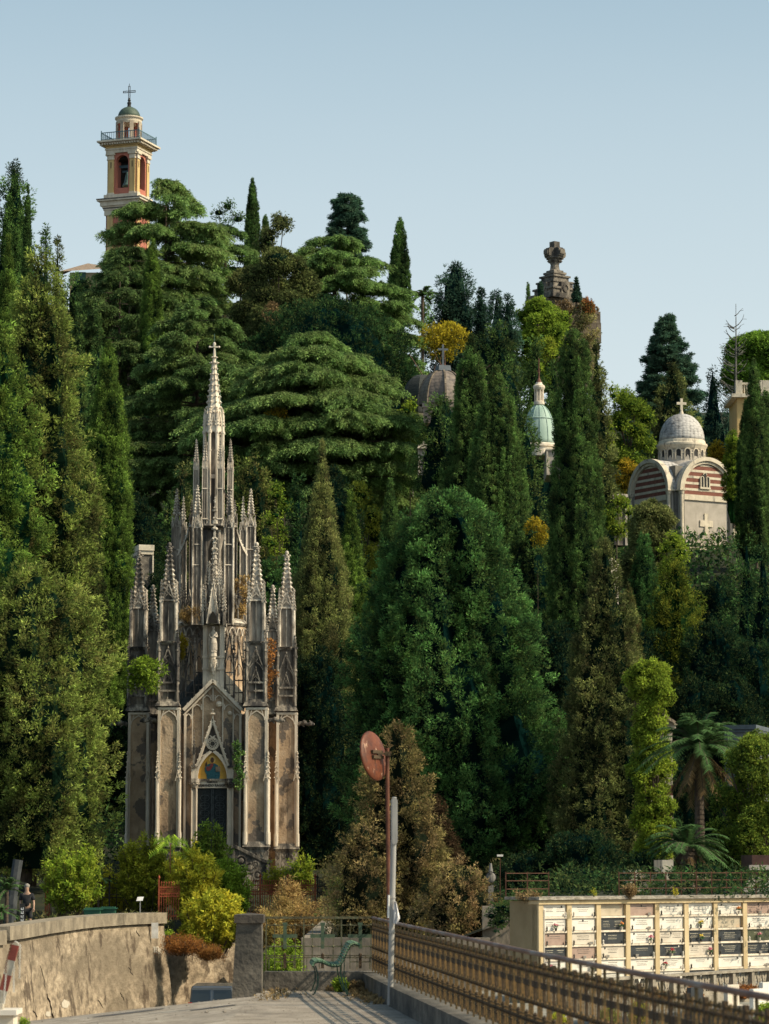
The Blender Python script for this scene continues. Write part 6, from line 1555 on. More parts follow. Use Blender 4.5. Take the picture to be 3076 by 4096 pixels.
leafy(2350, 1210, 26, 311.5, 'rust', 'reddish bush on the right shoulder of the monument', 1245, blobs=6, fill=0, trunk=False, limbs=False, q=.7)

# ================================================================ brown dome and copper dome
YB = 225.0; sb_ = YB/F; bz = lambda v: at(1775, v, YB)[2]; bp_ = lambda x: x*sb_; cb = at(1772, 1600, YB)
bd = empty('brown_domed_chapel', (cb[0], YB, bz(1700)), 'chapel with a ribbed brown scaled dome and grey cross behind the twin cypress', 'chapel')
def ribbed(mb, c, R, z0, z1, n, rot, p=.75):
    k = 10; prof = [(R*math.cos(a)**p if a < PI/2 else .2*R, z0+(z1-z0)*math.sin(a)) for a in np.linspace(0, PI/2*.9, k)]
    for i in range(k-1): mb.prism(c, prof[i][1], prof[i+1][1], prof[i][0], prof[i+1][0], n, rot, cap=False)
    return prof
m = MB(); prof = ribbed(m, (cb[0], cb[1]), bp_(102), bz(1622), bz(1484), 8, -.30); m.build('dome', M_scale2, bd)
m = MB()
for q in range(8):
    a = -.30+2*PI*(q+.5)/8; m.poly([(cb[0]+r*math.cos(a), cb[1]+r*math.sin(a), z) for r, z in prof], bp_(7))
m.build('rib', M_rough, bd)
m = MB(); m.prism((cb[0], cb[1]), bz(1640), bz(1622), bp_(112), bp_(108), 4, -.10); m.prism((cb[0], cb[1]), bz(1700), bz(1640), bp_(104), bp_(104), 4, -.10); m.build('cornice', surf('brown_stone', [(.3,(.16,.12,.10)),(.7,(.30,.24,.20))], 1.5, 6), bd)
M_slategr = surf('slate_grey', [(.3,(.06,.075,.09)),(.7,(.12,.14,.16))], 2, 5, rough=.6)
m = MB(); m.prism((cb[0], cb[1]), bz(1486), bz(1464), bp_(38), bp_(34), 4, .3); m.box(-bp_(3.6), bp_(3.6), -bp_(3), bp_(3), bz(1466), bz(1378), frame_rot((cb[0], cb[1], 0), .15)); m.box(-bp_(21), bp_(21), -bp_(3.1), bp_(3.1), bz(1402), bz(1394), frame_rot((cb[0], cb[1], 0), .15)); m.build('cross', M_slategr, bd)
c3 = at(1690, 1600, 233); 
db = empty('dark_domed_chapel', (c3[0], 233, at(1690,1720,233)[2]), 'dark low dome half hidden left behind the brown dome', 'chapel')
m = MB(); s3 = 233/F; ribbed(m, (c3[0], 233), 95*s3, at(1690,1660,233)[2], at(1690,1500,233)[2], 8, .2); m.build('dome', M_slate, db)
m = MB(); m.prism((c3[0], 233), at(1690,1800,233)[2], at(1690,1660,233)[2], 92*s3, 92*s3, 8, .2); m.build('drum', M_rough, db)
# copper
YG = 215.0; gz_ = lambda v: at(2165, v, YG)[2]; gp = lambda x: x*YG/F; cg = at(2157, 1700, YG)
gd = empty('copper_domed_chapel', (cg[0], YG, gz_(1850)), 'chapel with a pale green copper dome and a little columned lantern', 'chapel')
M_verd = surf('verdigris_copper', [(.3,(.21,.31,.265)),(.6,(.31,.41,.36)),(.8,(.40,.49,.44))], .8, 7, stretch=(1,1,.3), rough=.6, stain=(1,(2,2,.2),.55,.75,(.13,.25,.18),.6))
m = MB(); m.lathe((cg[0], YG), [(gp(66*math.cos(a)**.9 if a < 1.5 else 12), gz_(1778-160*math.sin(a))) for a in np.linspace(0, PI/2*.96, 16)], 32); gdm = m.build('dome', M_verd, gd, smooth=True)
m = MB()
for q in range(12): a = 2*PI*q/12; m.poly([(cg[0]+gp(67*math.cos(b)**.9)*math.cos(a), YG+gp(67*math.cos(b)**.9)*math.sin(a), gz_(1778-161*math.sin(b))) for b in np.linspace(0, 1.45, 9)], gp(2.2))
m.lathe((cg[0], YG), [(gp(56), gz_(1678)), (gp(55.8), gz_(1676)), (gp(54), gz_(1674))], 32); m.build('rib', M_verd, gdm)
m = MB(); m.lathe((cg[0], YG), [(gp(r), gz_(v)) for r, v in ((72,1830),(72,1796),(78,1792),(78,1784),(70,1778))], 32)
m.lathe((cg[0], YG), [(gp(r), gz_(v)) for r, v in ((17,1622),(22,1618),(22,1608),(19,1606),(12,1604),(12,1562),(20,1560),(24,1552),(24,1544),(18,1540),(14,1536),(12,1530))], 20)
for q in range(8): a = q*PI/4+.2; m.prism((cg[0]+gp(17)*math.cos(a), YG+gp(17)*math.sin(a)), gz_(1606), gz_(1560), gp(3), gp(2.6), 8)
m.build('lantern', M_clean, gd)
m = MB(); m.lathe((cg[0], YG), [(gp(r), gz_(v)) for r, v in ((14,1536),(9,1524),(3,1512),(2,1500),(4,1494),(2,1488),(2,1440),(0,1430))], 10); m.bar((cg[0]-gp(8), YG, gz_(1484)), (cg[0]+gp(8), YG, gz_(1484)), gp(2)); m.build('spike', surf('rusty_spike', [(.3,(.10,.04,.03)),(.7,(.2,.09,.06))], 3, 3), gd)

# ================================================================ smaller mausoleums
def mausoleum(name, label, u0, u1, vtop, vbot, Y, mat, depth=4.0, roof='flat', rot=0.0, trim=None):
    p0, p1 = at(u0, vbot, Y), at(u1, vbot, Y); zt_ = at((u0+u1)/2, vtop, Y)[2]; cx_ = (p0[0]+p1[0])/2; w_ = (p1[0]-p0[0])/2
    zb_ = p0[2]; e = empty(name, (cx_, Y, zb_), label, 'mausoleum'); f = frame_rot((cx_, Y, 0), rot); H = zt_-zb_
    m = MB(); m.box(-w_*.94, w_*.94, 0, depth, zb_, zt_-(H*.06 if roof == 'flat' else H*.2), f); m.build('wall', mat, e)
    t = trim or M_cream; m = MB()
    if roof == 'flat':
        m.box(-w_*1.02, w_*1.02, -.15, depth+.1, zt_-H*.06, zt_, f); m.box(-w_*.98, w_*.98, -.08, depth, zt_-H*.10, zt_-H*.065, f)
    else:
        m.extr([(-w_*1.08, zt_-H*.2), (w_*1.08, zt_-H*.2), (0, zt_)], f, -.35, depth)
        m.box(-w_*1.1, w_*1.1, -.42, depth, zt_-H*.23, zt_-H*.2, f)
    for s_ in (-1, 1): m.box(*sorted((s_*w_*.97, s_*w_*.80)), -.12, .2, zb_, zt_-H*.11, f)
    m.build('trim', t, e); m = MB(); m.box(-w_*.3, w_*.3, -.04, .3, zb_, zb_+H*.55, f); m.build('door', M_black, e)
    return e
mausoleum('mausoleum', 'cream stone mausoleum peeping out left behind the marble chapel', 550, 612, 2180, 2560, 176, M_greyst, rot=.3)  # cream stone given a dark colour for the shade it stands in
mausoleum('mausoleum', 'grey stone mausoleum with a pale cornice left of the domed chapel', 2395, 2515, 1975, 2180, 236, M_greyst, rot=.35, trim=M_palegr)
mausoleum('mausoleum', 'small pale mausoleum corner right of the great columnar cypress', 2380, 2448, 2232, 2420, 205, M_palegr, rot=-.2)
mausoleum('mausoleum', 'red brick mausoleum with a white sill under the largest cedar', 1590, 1655, 1905, 1990, 234, M_brick, rot=.1, trim=M_palegr)
mausoleum('mausoleum', 'tiny grey gabled shrine right of the hillside cedar', 1672, 1722, 1765, 1900, 222, M_palegr, roof='gable')
mausoleum('mausoleum', 'pale facade glimpsed beneath the cedar branches', 1052, 1086, 1870, 1930, 240, M_cream)
mausoleum('mausoleum', 'low white stone roof edge behind the great columnar cypress', 2185, 2250, 1795, 1900, 212, M_palegr)
mausoleum('mausoleum', 'shaded concrete tomb wall right behind the tall palm', 2900, 3030, 2900, 3200, 136, surf('blue_grey_concrete', [(.3,(.10,.11,.12)),(.7,(.22,.23,.23))], 1, 7), rot=-.3, trim=M_slategr)
# striped gabled chapel behind the climbing tree
Yq = 123.5; e = empty('striped_chapel', at(2620, 3560, Yq), 'brick and stone striped chapel with a tiled gable behind the climbing green tree', 'chapel')
qx = lambda u: at(u, 3200, Yq)[0]; qz = lambda v: at(2620, v, Yq)[2]
m1, m2 = MB(), MB(); k = 0; v = 3560
while v > 2960:
    (m1 if k % 2 == 0 else m2).box(qx(2560)-(0 if k % 2 else .02), qx(2690)+(0 if k % 2 else .02), Yq-.02*(k % 2 == 0), Yq+4, qz(v), qz(v-42)); v -= 42; k += 1
m1.build('stone_course', M_cream, e); m2.build('brick_course', M_brick, e)
m = MB(); m.box(qx(2550), qx(2704), Yq-.3, Yq+4.3, qz(2920), qz(2900)); m.extr([(qx(2540)-qx(2620), qz(2900)), (qx(2712)-qx(2620), qz(2900)), (-.25, qz(2852))], ((qx(2620), Yq, 0), (1,0,0), (0,1,0), (0,0,1)), -.4, 4.4); m.build('gable', M_trim, e)
m = MB()
for s_, ua, ub in ((-1,2535,2620),(1,2700,2618)): m.bar((qx(ua), Yq+2, qz(2893)), (qx(ub), Yq+2, qz(2842)), .12, 5.2, up=(0,1,0)); 
m.build('roof', M_tile, e)
# terrace building at the right edge
Ye = 262.0; e = empty('terrace_building', at(3010, 2000, Ye), 'cream building with a balustraded roof terrace at the right edge', 'building')
qx = lambda u: at(u, 1600, Ye)[0]; qz = lambda v: at(3010, v, Ye)[2]
m = MB(); m.box(qx(2948), qx(3200), Ye, Ye+6, qz(2100), qz(1580)); m.build('wall', M_ochre, e)
m = MB(); m.box(qx(2925), qx(3210), Ye-.6, Ye+6, qz(1592), qz(1578))
for u in (2955, 3035, 3062, 3130): m.box(qx(u-13), qx(u+13), Ye-.4, Ye+.4, qz(1580), qz(1524))
for k in range(20): m.box(qx(2965+k*10), qx(2970+k*10), Ye-.2, Ye+.1, qz(1578), qz(1538))
m.box(qx(2950), qx(3200), Ye-.3, Ye+.2, qz(1540), qz(1532)); m.build('balustrade', M_cream, e)
# dead tree on the skyline
rg = np.random.default_rng(8); Yx = 300.0; b0 = at(2938, 1800, Yx); e = empty('dead_tree', b0, 'bare dead tree on the skyline right of the large fir', 'dead tree')
T_ = [at(2938+6*math.sin(q*2), 1800-585*q, Yx) for q in np.linspace(0, 1, 12)]
m = MB()
for i in range(11): m.bar(T_[i], T_[i+1], .42*(1-i/11.5), n=6)
m.build('trunk', BARKG, e)
m = MB()
for i in range(60):
    q = rg.uniform(.12, .96); base = at(2938, 1800-585*q, Yx); s_ = rg.choice([-1,1]); L = (1-q*.75)*rg.uniform(.4,1)*2.6; dz0 = rg.uniform(-.1,.5)
    pts = [base+np.array([s_*L*t, rg.uniform(-.3,.3)*L*t, (dz0*t+(.6*t*t))*L]) for t in np.linspace(0, 1, 5)]
    m.poly(pts, .09, taper=.03)
    for _ in range(2): p = pts[rg.integers(2,5)]; m.bar(p, p+np.array([s_*rg.uniform(.1,.6), rg.uniform(-.3,.3), rg.uniform(-.1,.6)]), .03)
m.build('branches', BARKG, e)
b0 = at(1790, 1640, 240); e = empty('bare_tree', b0, 'tangle of bare reddish branches right of the brown dome', 'bare tree'); m = MB()
for i in range(70):
    p = b0+np.array([rg.uniform(-.2,.2), 0, rg.uniform(0,1)]); d = np.array([rg.uniform(-1,1.2), rg.uniform(-.4,.4), rg.uniform(.3,1.2)]); pts = [p]
    for _ in range(6): d = d+rnd(rg,3)*.35; pts.append(pts[-1]+d*.42)
    m.poly(pts, .07, taper=.02)
m.build('branches', surf('red_twig', [(.3,(.10,.05,.04)),(.7,(.2,.11,.08))], 3, 3), e)
# ================================================================ curved retaining wall with coping
M_wall = surf('streaked_lime_wall', [(.28,(.09,.07,.05)),(.42,(.22,.175,.125)),(.54,(.37,.295,.21)),(.75,(.60,.50,.38))], 3.5, 15, stretch=(1,.35,.9), rough=.95, bump=1.0, bscale=9,
              stain=(.22,(1,.5,1.5),.44,.60,(.15,.12,.085),.80), streak=(1.9,(1.4,.5,.45),.56,.63,(.07,.05,.035),.85))
M_cope = surf('coping_stone', [(.3,(.17,.14,.105)),(.55,(.28,.235,.175)),(.75,(.42,.36,.27))], 1.6, 10, rough=.95, bump=.6, bscale=12, stain=(.8,(1,1,1),.5,.68,(.10,.085,.065),.7))
wp = [at(-120,3722,88)] + [at(u, v, y) for u, v, y in ((0,3708,90),(84,3699,94),(180,3684,99.5),(350,3663,109),(520,3653,115),(655,3650,119))]
def curve_pts(P, n=8):
    P = np.array(P); t = np.arange(len(P)); tt = np.linspace(0, len(P)-1, (len(P)-1)*n+1); return np.stack([np.interp(tt, t, P[:,k]) for k in range(3)], 1)
def wall_strip(mb, P, z0f, z1f, th, batter=0.0, rng=None):
    P = np.asarray(P); T = nrm(np.gradient(P[:,:2], axis=0)); Nn = np.stack([T[:,1], -T[:,0]], 1)  # right-hand side = towards the viewer
    n = len(P); vs = []
    for i in range(n):
        z0, z1 = z0f(P[i]), z1f(P[i]); a = P[i,:2]+Nn[i]*batter*(z1-z0); b = P[i,:2]-Nn[i]*th
        vs += [(a[0],a[1],z0), (P[i,0],P[i,1],z1), (b[0],b[1],z1), (b[0],b[1],z0)]
    fs = []
    for i in range(n-1):
        for k in range(4): fs.append((4*i+k, 4*i+(k+1)%4, 4*(i+1)+(k+1)%4, 4*(i+1)+k))
    fs += [(0,3,2,1), (4*n-4,4*n-3,4*n-2,4*n-1)]
    mb.add(vs, fs)
cp_ = curve_pts(wp, 8)
# smooth the line
for _ in range(6): cp_[1:-1] = .25*cp_[:-2]+.5*cp_[1:-1]+.25*cp_[2:]
wl = empty('curved_wall', (cp_[20][0], cp_[20][1], -4.6), 'high curved retaining wall of streaked tan render with a stone coping', 'wall')
m = MB(); wall_strip(m, cp_, lambda p: -5.2, lambda p: p[2]-.42, .6, .13); m.build('wall_face', M_wall, wl)
m = MB(); T = nrm(np.gradient(cp_[:,:2], axis=0)); Nn = np.stack([T[:,1], -T[:,0]], 1)
i0 = 10
for a, b in ((0,9),(10,24),(24,38),(38,48)):
    seg = cp_[a:b+1].copy(); seg[:,:2] += Nn[a:b+1]*.14; 
    if a == 0: seg[:,2] -= .10
    seg[0,:] = seg[0]*.97+seg[1]*.03; wall_strip(m, seg, lambda p: p[2]-.42, lambda p: p[2], .85)
m.build('coping', M_cope, wl)
m = MB(); c = at(620, 3722, 117.2); m.box(c[0]-.13, c[0]+.13, c[1]-.12, c[1]-.05, c[2]-.3, c[2]+.3); m.build('wall_sign', surf('white_plate', [(.4,(.6,.58,.54)),(.6,(.75,.73,.7))], 3, 3), wl)
# second, lower stretch running on behind the pillar
wp2 = [at(655,3738,119.6)+np.array([-.3,0,0]), at(740,3742,121), at(850,3745,122.5), at(960,3743,123.2), at(1060,3742,123.5)]
cp2 = curve_pts(wp2, 6); w2 = empty('lower_wall', (cp2[12][0], cp2[12][1], -4.8), 'lower tan retaining wall under the creeper between the curved wall and the pillar', 'wall')
m = MB(); wall_strip(m, cp2, lambda p: -5.4, lambda p: p[2]-.2, .6, .08); m.build('wall_face', M_wall, w2)
m = MB(); q2 = cp2.copy(); q2[:,1] -= .1; wall_strip(m, q2, lambda p: p[2]-.2, lambda p: p[2], .8); m.build('coping', M_cope, w2)
# middle wall seen through the railing
M_midw = surf('grey_cement_wall', [(.3,(.12,.10,.08)),(.5,(.22,.185,.145)),(.7,(.34,.29,.23))], 1.5, 10, stretch=(1,1,.4), rough=.95, bump=.5, stain=(.5,(1,1,1),.5,.65,(.09,.08,.065),.7))
m = MB(); a, b = at(1060,3752,123.6), at(1270,3752,123.6); m.box(a[0], b[0], 123.6, 124.2, -5.3, a[2]); a, b = at(1205,3752,88), at(1960,3752,88); m.box(a[0], b[0], 88, 88.6, -5.3, a[2]); m.box(a[0]-.001, a[0]+.5, 88.6, 123.6, -5.3, a[2]-.02); o = m.build('cement_wall', M_midw); tag(o, 'grey cement wall behind the crossed railing and dry grass', 'wall')
m = MB(); a, b = at(1930,3625,89), at(2120,3612,89); m.box(a[0], b[0]+.3, 89, 89.6, -4.6, a[2]); o = m.build('cement_wall', M_midw); tag(o, 'stained grey wall joining the left end of the niche block', 'wall')
# pillar
p0 = at(935, 3985, 45.2); p1 = at(1047, 3985, 45.2); w_ = p1[0]-p0[0]
pil = empty('stone_pillar', ((p0[0]+p1[0])/2, 45.5, p0[2]), 'square dark stone pillar at the left end of the railing', 'pillar')
zv = lambda v, Y=45.2, u=990: at(u, v, Y)[2]
m = MB(); m.add([(p0[0]-.03,45.2,zv(3995)),(p1[0],45.2,zv(3995)),(p1[0],45.75,zv(3995)),(p0[0]-.03,45.75,zv(3995)),(p0[0]+.03,45.24,zv(3692)),(p1[0]-.01,45.24,zv(3692)),(p1[0]-.01,45.72,zv(3692)),(p0[0]+.03,45.72,zv(3692))], [(0,3,2,1),(4,5,6,7),(0,1,5,4),(1,2,6,5),(2,3,7,6),(3,0,4,7)])
m.build('shaft', M_conc, pil)
m = MB(); m.box(p0[0]-.0, p1[0]+.02, 45.18, 45.80, zv(3692), zv(3660)); m.add([(p0[0],45.18,zv(3660)),(p1[0]+.02,45.18,zv(3660)),(p1[0]+.02,45.8,zv(3660)),(p0[0],45.8,zv(3660)),((p0[0]+p1[0])/2,45.5,zv(3652))], [(0,1,4),(1,2,4),(2,3,4),(3,0,4)])
m.build('cap', surf('dark_cap_stone', [(.3,(.035,.03,.026)),(.7,(.10,.085,.07))], 3, 8, rough=.95, bump=.5), pil)

# ================================================================ parapet and railing
XC = raily(46.3); 
pr = empty('parapet', (XC, 40, .1), 'low dark concrete parapet carrying the railing round the terrace corner', 'parapet')
zp = zv(3886, 46.2, 1300)
m = MB(); m.box(p1[0]+.0, XC+.32, 46.05, 46.45, -1.5, zp); m.build('front_kerb', M_conc, pr)
m = MB(); ys_ = np.linspace(16, 46.05, 60)
vs = []
for y in ys_: x = raily(y); vs += [(x, y, -.6), (x, y, zp-.02), (x+.32, y, zp-.02), (x+.32, y, -.6)]
fs = [(4*i+k, 4*i+(k+1)%4, 4*(i+1)+(k+1)%4, 4*(i+1)+k) for i in range(59) for k in range(4)]
m.add(vs, fs); m.build('side_kerb', M_conc, pr)
M_rail = surf('rusted_handrail', [(.3,(.09,.045,.035)),(.5,(.19,.105,.075)),(.68,(.26,.24,.22)),(.8,(.34,.38,.38))], 2.5, 8, stretch=(1,.5,1), rough=.55, bump=.2)
M_rgreen = surf('green_rusted_iron', [(.3,(.035,.03,.016)),(.45,(.10,.085,.045)),(.58,(.10,.11,.065)),(.74,(.22,.115,.045))], 7, 8, rough=.8, bump=.3)
M_rdark = surf('dark_rusted_iron', [(.3,(.03,.022,.015)),(.6,(.085,.055,.03)),(.75,(.17,.08,.03))], 8, 7, rough=.85, bump=.3)
M_crossg = surf('green_cross_plate', [(.35,(.04,.075,.05)),(.55,(.085,.115,.07)),(.72,(.24,.12,.05))], 6, 8, rough=.8)
zr = zv(3671, 46.2, 1300)
PW = .575
rl = empty('railing', (XC, 40, zp), 'rusty green iron railing with cross panels running from the pillar towards the viewer', 'railing')
RP = [np.array([float(railc(y)), y, zr]) for y in np.linspace(46.25, 15, 60)]
m = MB(); m.bar((p1[0], 46.25, zr), RP[0], .045, .035); m.build('front_handrail', M_rgreen, rl); m = MB()
for i in range(59): m.bar(RP[i], RP[i+1]+(RP[i+1]-RP[i])*.03, .05, .045, n=8)
m.build('handrail', M_rail, rl)
Hh = zr-zp
def panel_meshes():
    """one panel in local axes: X along the rail, Z up from the kerb"""
    k = Hh/215.0  # metres per photo pixel at the corner
    zz = lambda v: (3886-v)*k; xx = lambda px: px*PW/150
    f = MB()
    for v, t in ((3701,4),(3786,5),(3823,4),(3831,4)): f.bar((0,0,zz(v)), (PW,0,zz(v)), t*k)
    for x in (34, 117):
        f.bar((xx(x),0,zz(3876)), (xx(x),0,zz(3696)), 3.1*k)
        for v in (3700, 3786): f.blob((xx(x),0,zz(v)), 7.5*k)
    f.bar((xx(34),0,zz(3848)), (xx(117),0,zz(3848)), 4*k)
    for s_ in (-1, 1): f.poly([(xx(75+s_*(20+8*math.sin(a))),0,zz(3716-12*math.cos(a))) for a in np.linspace(0, PI, 6)], 1.6*k)
    for x in (0, 50, 100): f.bar((xx(x+12),0,zz(3876)), (xx(x+12),0,zz(3831)), 3.5*k)
    c = MB(); c.box(xx(75)-7*k, xx(75)+7*k, -.012, .012, zz(3795), zz(3692)); c.box(xx(26), xx(124), -.008, .008, zz(3752), zz(3737)); c.box(xx(75)-10*k, xx(75)+10*k, -.014, .014, zz(3700), zz(3690))
    v = MB(); v.box(xx(75)-6*k, xx(75)+6*k, -.010, .010, zz(3874), zz(3818)); v.poly([(xx(75+s),0,zz(q)) for s, q in ((-20,3836),(-23,3828),(-18,3822),(18,3822),(23,3828),(20,3836))], 2.5*k); v.blob((xx(75),0,zz(3818)), 7*k)
    p = MB(); p.bar((0,0,0), (0,0,Hh), 5.6*k)
    return f, c, v, p
pf, pc, pv, pp = panel_meshes()
def mesh_only(mb, name, mat):
    o = mb.build(name, mat); me = o.data; bpy.data.objects.remove(o); return me
mf, mc, mv, mp2 = mesh_only(pf,'frame_bars',M_rgreen), mesh_only(pc,'cross',M_crossg), mesh_only(pv,'stub_bar',M_rdark), mesh_only(pp,'post',M_rgreen)
FRONT = (mf, mc, mv, mp2)
def recol(me, mat): m2_ = me.copy(); m2_.materials.clear(); m2_.materials.append(mat); return m2_
M_bars = surf('golden_rusted_bars', [(.32,(.02,.016,.009)),(.47,(.06,.046,.022)),(.56,(.22,.125,.045)),(.66,(.075,.07,.04)),(.8,(.13,.055,.025))], 10, 8, rough=.8)
MSH = 1
SIDE = dict(panel=recol(mf, M_bars), cross=recol(mc, M_rdark), stub_bar=mv, post=recol(mp2, M_bars))
def place_panel(o0, ang, side=False):
    mf, mc, mv, mp2 = (SIDE['panel'], SIDE['cross'], SIDE['stub_bar'], SIDE['post']) if side else FRONT
    g = bpy.data.objects.new('panel', mf); COL.objects.link(g); g.parent = rl; 
    g.location = Vector(tuple(o0))-rl.location; g.rotation_euler = (0,0,ang)
    for nm, me in (('cross', mc), ('stub_bar', mv)):
        c = bpy.data.objects.new(nm, me); COL.objects.link(c); c.parent = g
    c = bpy.data.objects.new('post', mp2); COL.objects.link(c); c.parent = rl; c.location = g.location; c.rotation_euler = g.rotation_euler
for k in range(3): place_panel((p1[0]+.02+k*PW, 46.25, zp), 0)
RPa = np.array(RP); cum = np.concatenate([[0], np.cumsum(np.linalg.norm(np.diff(RPa, axis=0), axis=1))])
def onrail(d): return np.array([np.interp(d, cum, RPa[:,k]) for k in range(3)])
na = int(cum[-1]/PW)
for k in range(na):
    q = onrail(k*PW); q2_ = onrail((k+1)*PW); place_panel((q[0], q[1], zp), math.atan2(q2_[1]-q[1], q2_[0]-q[0]), True)
k_ = Hh/215.0; M_bars_ = surf('golden_rusted_bars', [(.3,(.06,.04,.022)),(.5,(.16,.11,.055)),(.66,(.26,.17,.075)),(.8,(.20,.19,.10))], 7, 8, rough=.8)
m = MB()
for v in (3715, 3790, 3835):
    for i in range(59): m.bar((RP[i][0], RP[i][1], zp+(3886-v)*k_), (RP[i+1][0], RP[i+1][1], zp+(3886-v)*k_), .018)
    for k in range(na*4): p = onrail((k+.5)*PW/4); m.blob((p[0], p[1], zp+(3886-v)*k_), .024)
m.build('studded_rails', M_rdark, rl)

# ================================================================ bench
bn = empty('bench', at(1330, 3980, 44.2), 'weathered green slatted bench seen end-on beside the parapet', 'bench')
M_bgreen = surf('flaking_green_paint', [(.3,(.05,.12,.075)),(.5,(.11,.20,.12)),(.68,(.30,.36,.21))], 9, 8, rough=.7, bump=.4, stain=(5,(1,1,1),.56,.68,(.25,.21,.12),.8))
M_bdark = surf('dark_green_iron', [(.3,(.008,.03,.022)),(.7,(.02,.06,.04))], 8, 4, rough=.6)
kb = 43.6/F; LB = 1.35
# seat-and-back curve in photo pixels (u, v)
cv = [(1253,3865),(1258,3850),(1272,3846),(1290,3848),(1310,3858),(1335,3864),(1358,3862),(1372,3845),(1382,3820),(1392,3798),(1403,3780),(1416,3774),(1432,3778),(1448,3783)]
def BP(u, v, d=0.0): p = at(u, v, 43.6); return np.array([p[0], 43.6+d, p[2]])
def slat_side(d): return np.array([d*.072, d, 0])
m = MB(); cvd = []
for i in range(len(cv)-1):
    for q in (0, .5): cvd.append((cv[i][0]*(1-q)+cv[i+1][0]*q, cv[i][1]*(1-q)+cv[i+1][1]*q))
pts3 = [BP(u, v) for u, v in cvd]
for i in range(0, len(pts3)-1):
    mid = (pts3[i]+pts3[i+1])/2 if i+1 < len(pts3) else pts3[i]; t_ = nrm(pts3[min(i+1, len(pts3)-1)]-pts3[i]); n_ = np.array([-t_[2], 0, t_[0]])
    if i % 1 == 0:
        fr = (mid, t_, nrm(np.array([-.055,1,0])), n_); m.box(-.014, .014, 0, LB, -.004, .020, fr)
m.build('slats', M_bgreen, bn)
for d, nm in ((.06,'near'),(LB-.06,'far')):
    m = MB(); off = np.array([-.055*d, d, -.012])
    m.poly([p+off for p in pts3], .022)
    J_ = lambda u, v: BP(u, v)+np.array([-.055*d, d, 0])
    m.poly([J_(1262,3864), J_(1272,3900), J_(1272,3940), J_(1258,3976), J_(1250,3979)], .020); m.poly([J_(1362,3862), J_(1364,3900), J_(1374,3940), J_(1388,3978), J_(1394,3980)], .020); m.poly([J_(1378,3850), J_(1376,3900), J_(1392,3975)], .016)
    m.build('iron_frame', M_bdark, bn)

# ================================================================ mirror on its rusty pole, grey pole
mi = empty('traffic_mirror', at(1554, 4000, 46.9), 'back of a round orange-rusted traffic mirror on a tall rusty pole', 'traffic mirror')
M_rustp = surf('rusty_pole', [(.3,(.06,.022,.014)),(.6,(.13,.05,.03)),(.8,(.20,.09,.05))], 5, 6, rough=.8)
M_orange = surf('orange_faded_plastic', [(.3,(.06,.018,.009)),(.5,(.11,.030,.012)),(.7,(.17,.052,.02))], 4, 9, rough=.5, bump=.15, spec=.25, stain=(7,(1,1,1),.56,.62,(.07,.025,.015),.8), streak=(9,(1,1,.4),.62,.66,(.40,.24,.16),.8))
m = MB(); m.bar(at(1556,3960,46.9), at(1549,2992,46.9), .062, n=10); m.build('pole', M_rustp, mi)
c = at(1497, 3023, 46.8); s_ = 46.8/F; nn = nrm(np.array([.86, -.48, .18])); A_, B_ = np.cross(nn, UP), None; A_ = nrm(A_); B_ = np.cross(A_, nn)
R_ = 101*s_; m = MB(); prof = [(0,.10),(.35,.095),(.62,.07),(.85,.03),(.97,.0),(1.0,-.03),(.99,-.06),(.9,-.05),(0,-.03)]; n_ = 36; vs = []
for r, h in prof:
    for k in range(n_): an = 2*PI*k/n_; vs.append(c+(A_*math.cos(an)+B_*math.sin(an))*R_*max(r,.001)+nn*h*R_*1.2)
m.add(vs, [(i*n_+k, i*n_+(k+1)%n_, (i+1)*n_+(k+1)%n_, (i+1)*n_+k) for i in range(len(prof)-1) for k in range(n_)]); dsk = m.build('mirror_disc', M_orange, mi, smooth=True)
m = MB(); e1 = c+nn*R_*.13
m.bar(e1-A_*.02+UP*.02, at(1551,3015,46.85), .05, .03); m.bar(e1-A_*.16-UP*.03, e1+A_*.16-UP*.03, .07, .05); m.bar(e1-A_*.16+UP*.05, e1+A_*.16+UP*.05, .04, .05); m.bar(e1+A_*.08, e1+A_*.08-UP*.13, .04, .03); m.box(*(lambda q: (q[0]-.05,q[0]+.05,q[1]-.05,q[1]+.05,q[2]-.035,q[2]+.035))(at(1551,3015,46.85))); m.build('bracket', M_rdark, dsk)
gp2 = empty('grey_pole', at(1562, 4010, 41.0), 'stout grey metal pole with a long rounded cabinet top at the railing corner', 'pole')
M_gpaint = surf('grey_paint', [(.35,(.26,.25,.24)),(.65,(.36,.35,.33))], 2, 6, stretch=(1,1,.3), rough=.5, bump=.1, stain=(3,(1,1,.3),.58,.72,(.16,.12,.09),.6))
m = MB(); m.bar(at(1561,4020,41.0), at(1574,3360,41.0), .078, n=14); m.build('pole', M_gpaint, gp2, smooth=False)
m = MB(); b_ = at(1577,3372,41.0); t_ = at(1580,3205,41.0); hw_ = 13.5*41.0/F
prof = [(-hw_,b_[2]+.02),(-hw_*.6,b_[2]-.02),(hw_*.6,b_[2]-.02),(hw_,b_[2]+.02)]+[(hw_*math.cos(a), t_[2]+hw_*1.0*math.sin(a)) for a in np.linspace(0, PI, 9)]
m.extr(prof, ((b_[0], 41.0, 0), (1,0,0), (0,1,0), (0,0,1)), -.05, .06); m.extr([(a*.62, q) for a, q in prof], ((b_[0], 41.0, .0), (1,0,0), (0,1,0), (0,0,1)), -.056, -.04); m.lathe((b_[0], 41.005), [(.03,t_[2]+hw_*.8),(.034,t_[2]+hw_*1.1),(.02,t_[2]+hw_*1.25),(0,t_[2]+hw_*1.3)], 12); m.build('cabinet', M_gpaint, gp2)
m = MB()
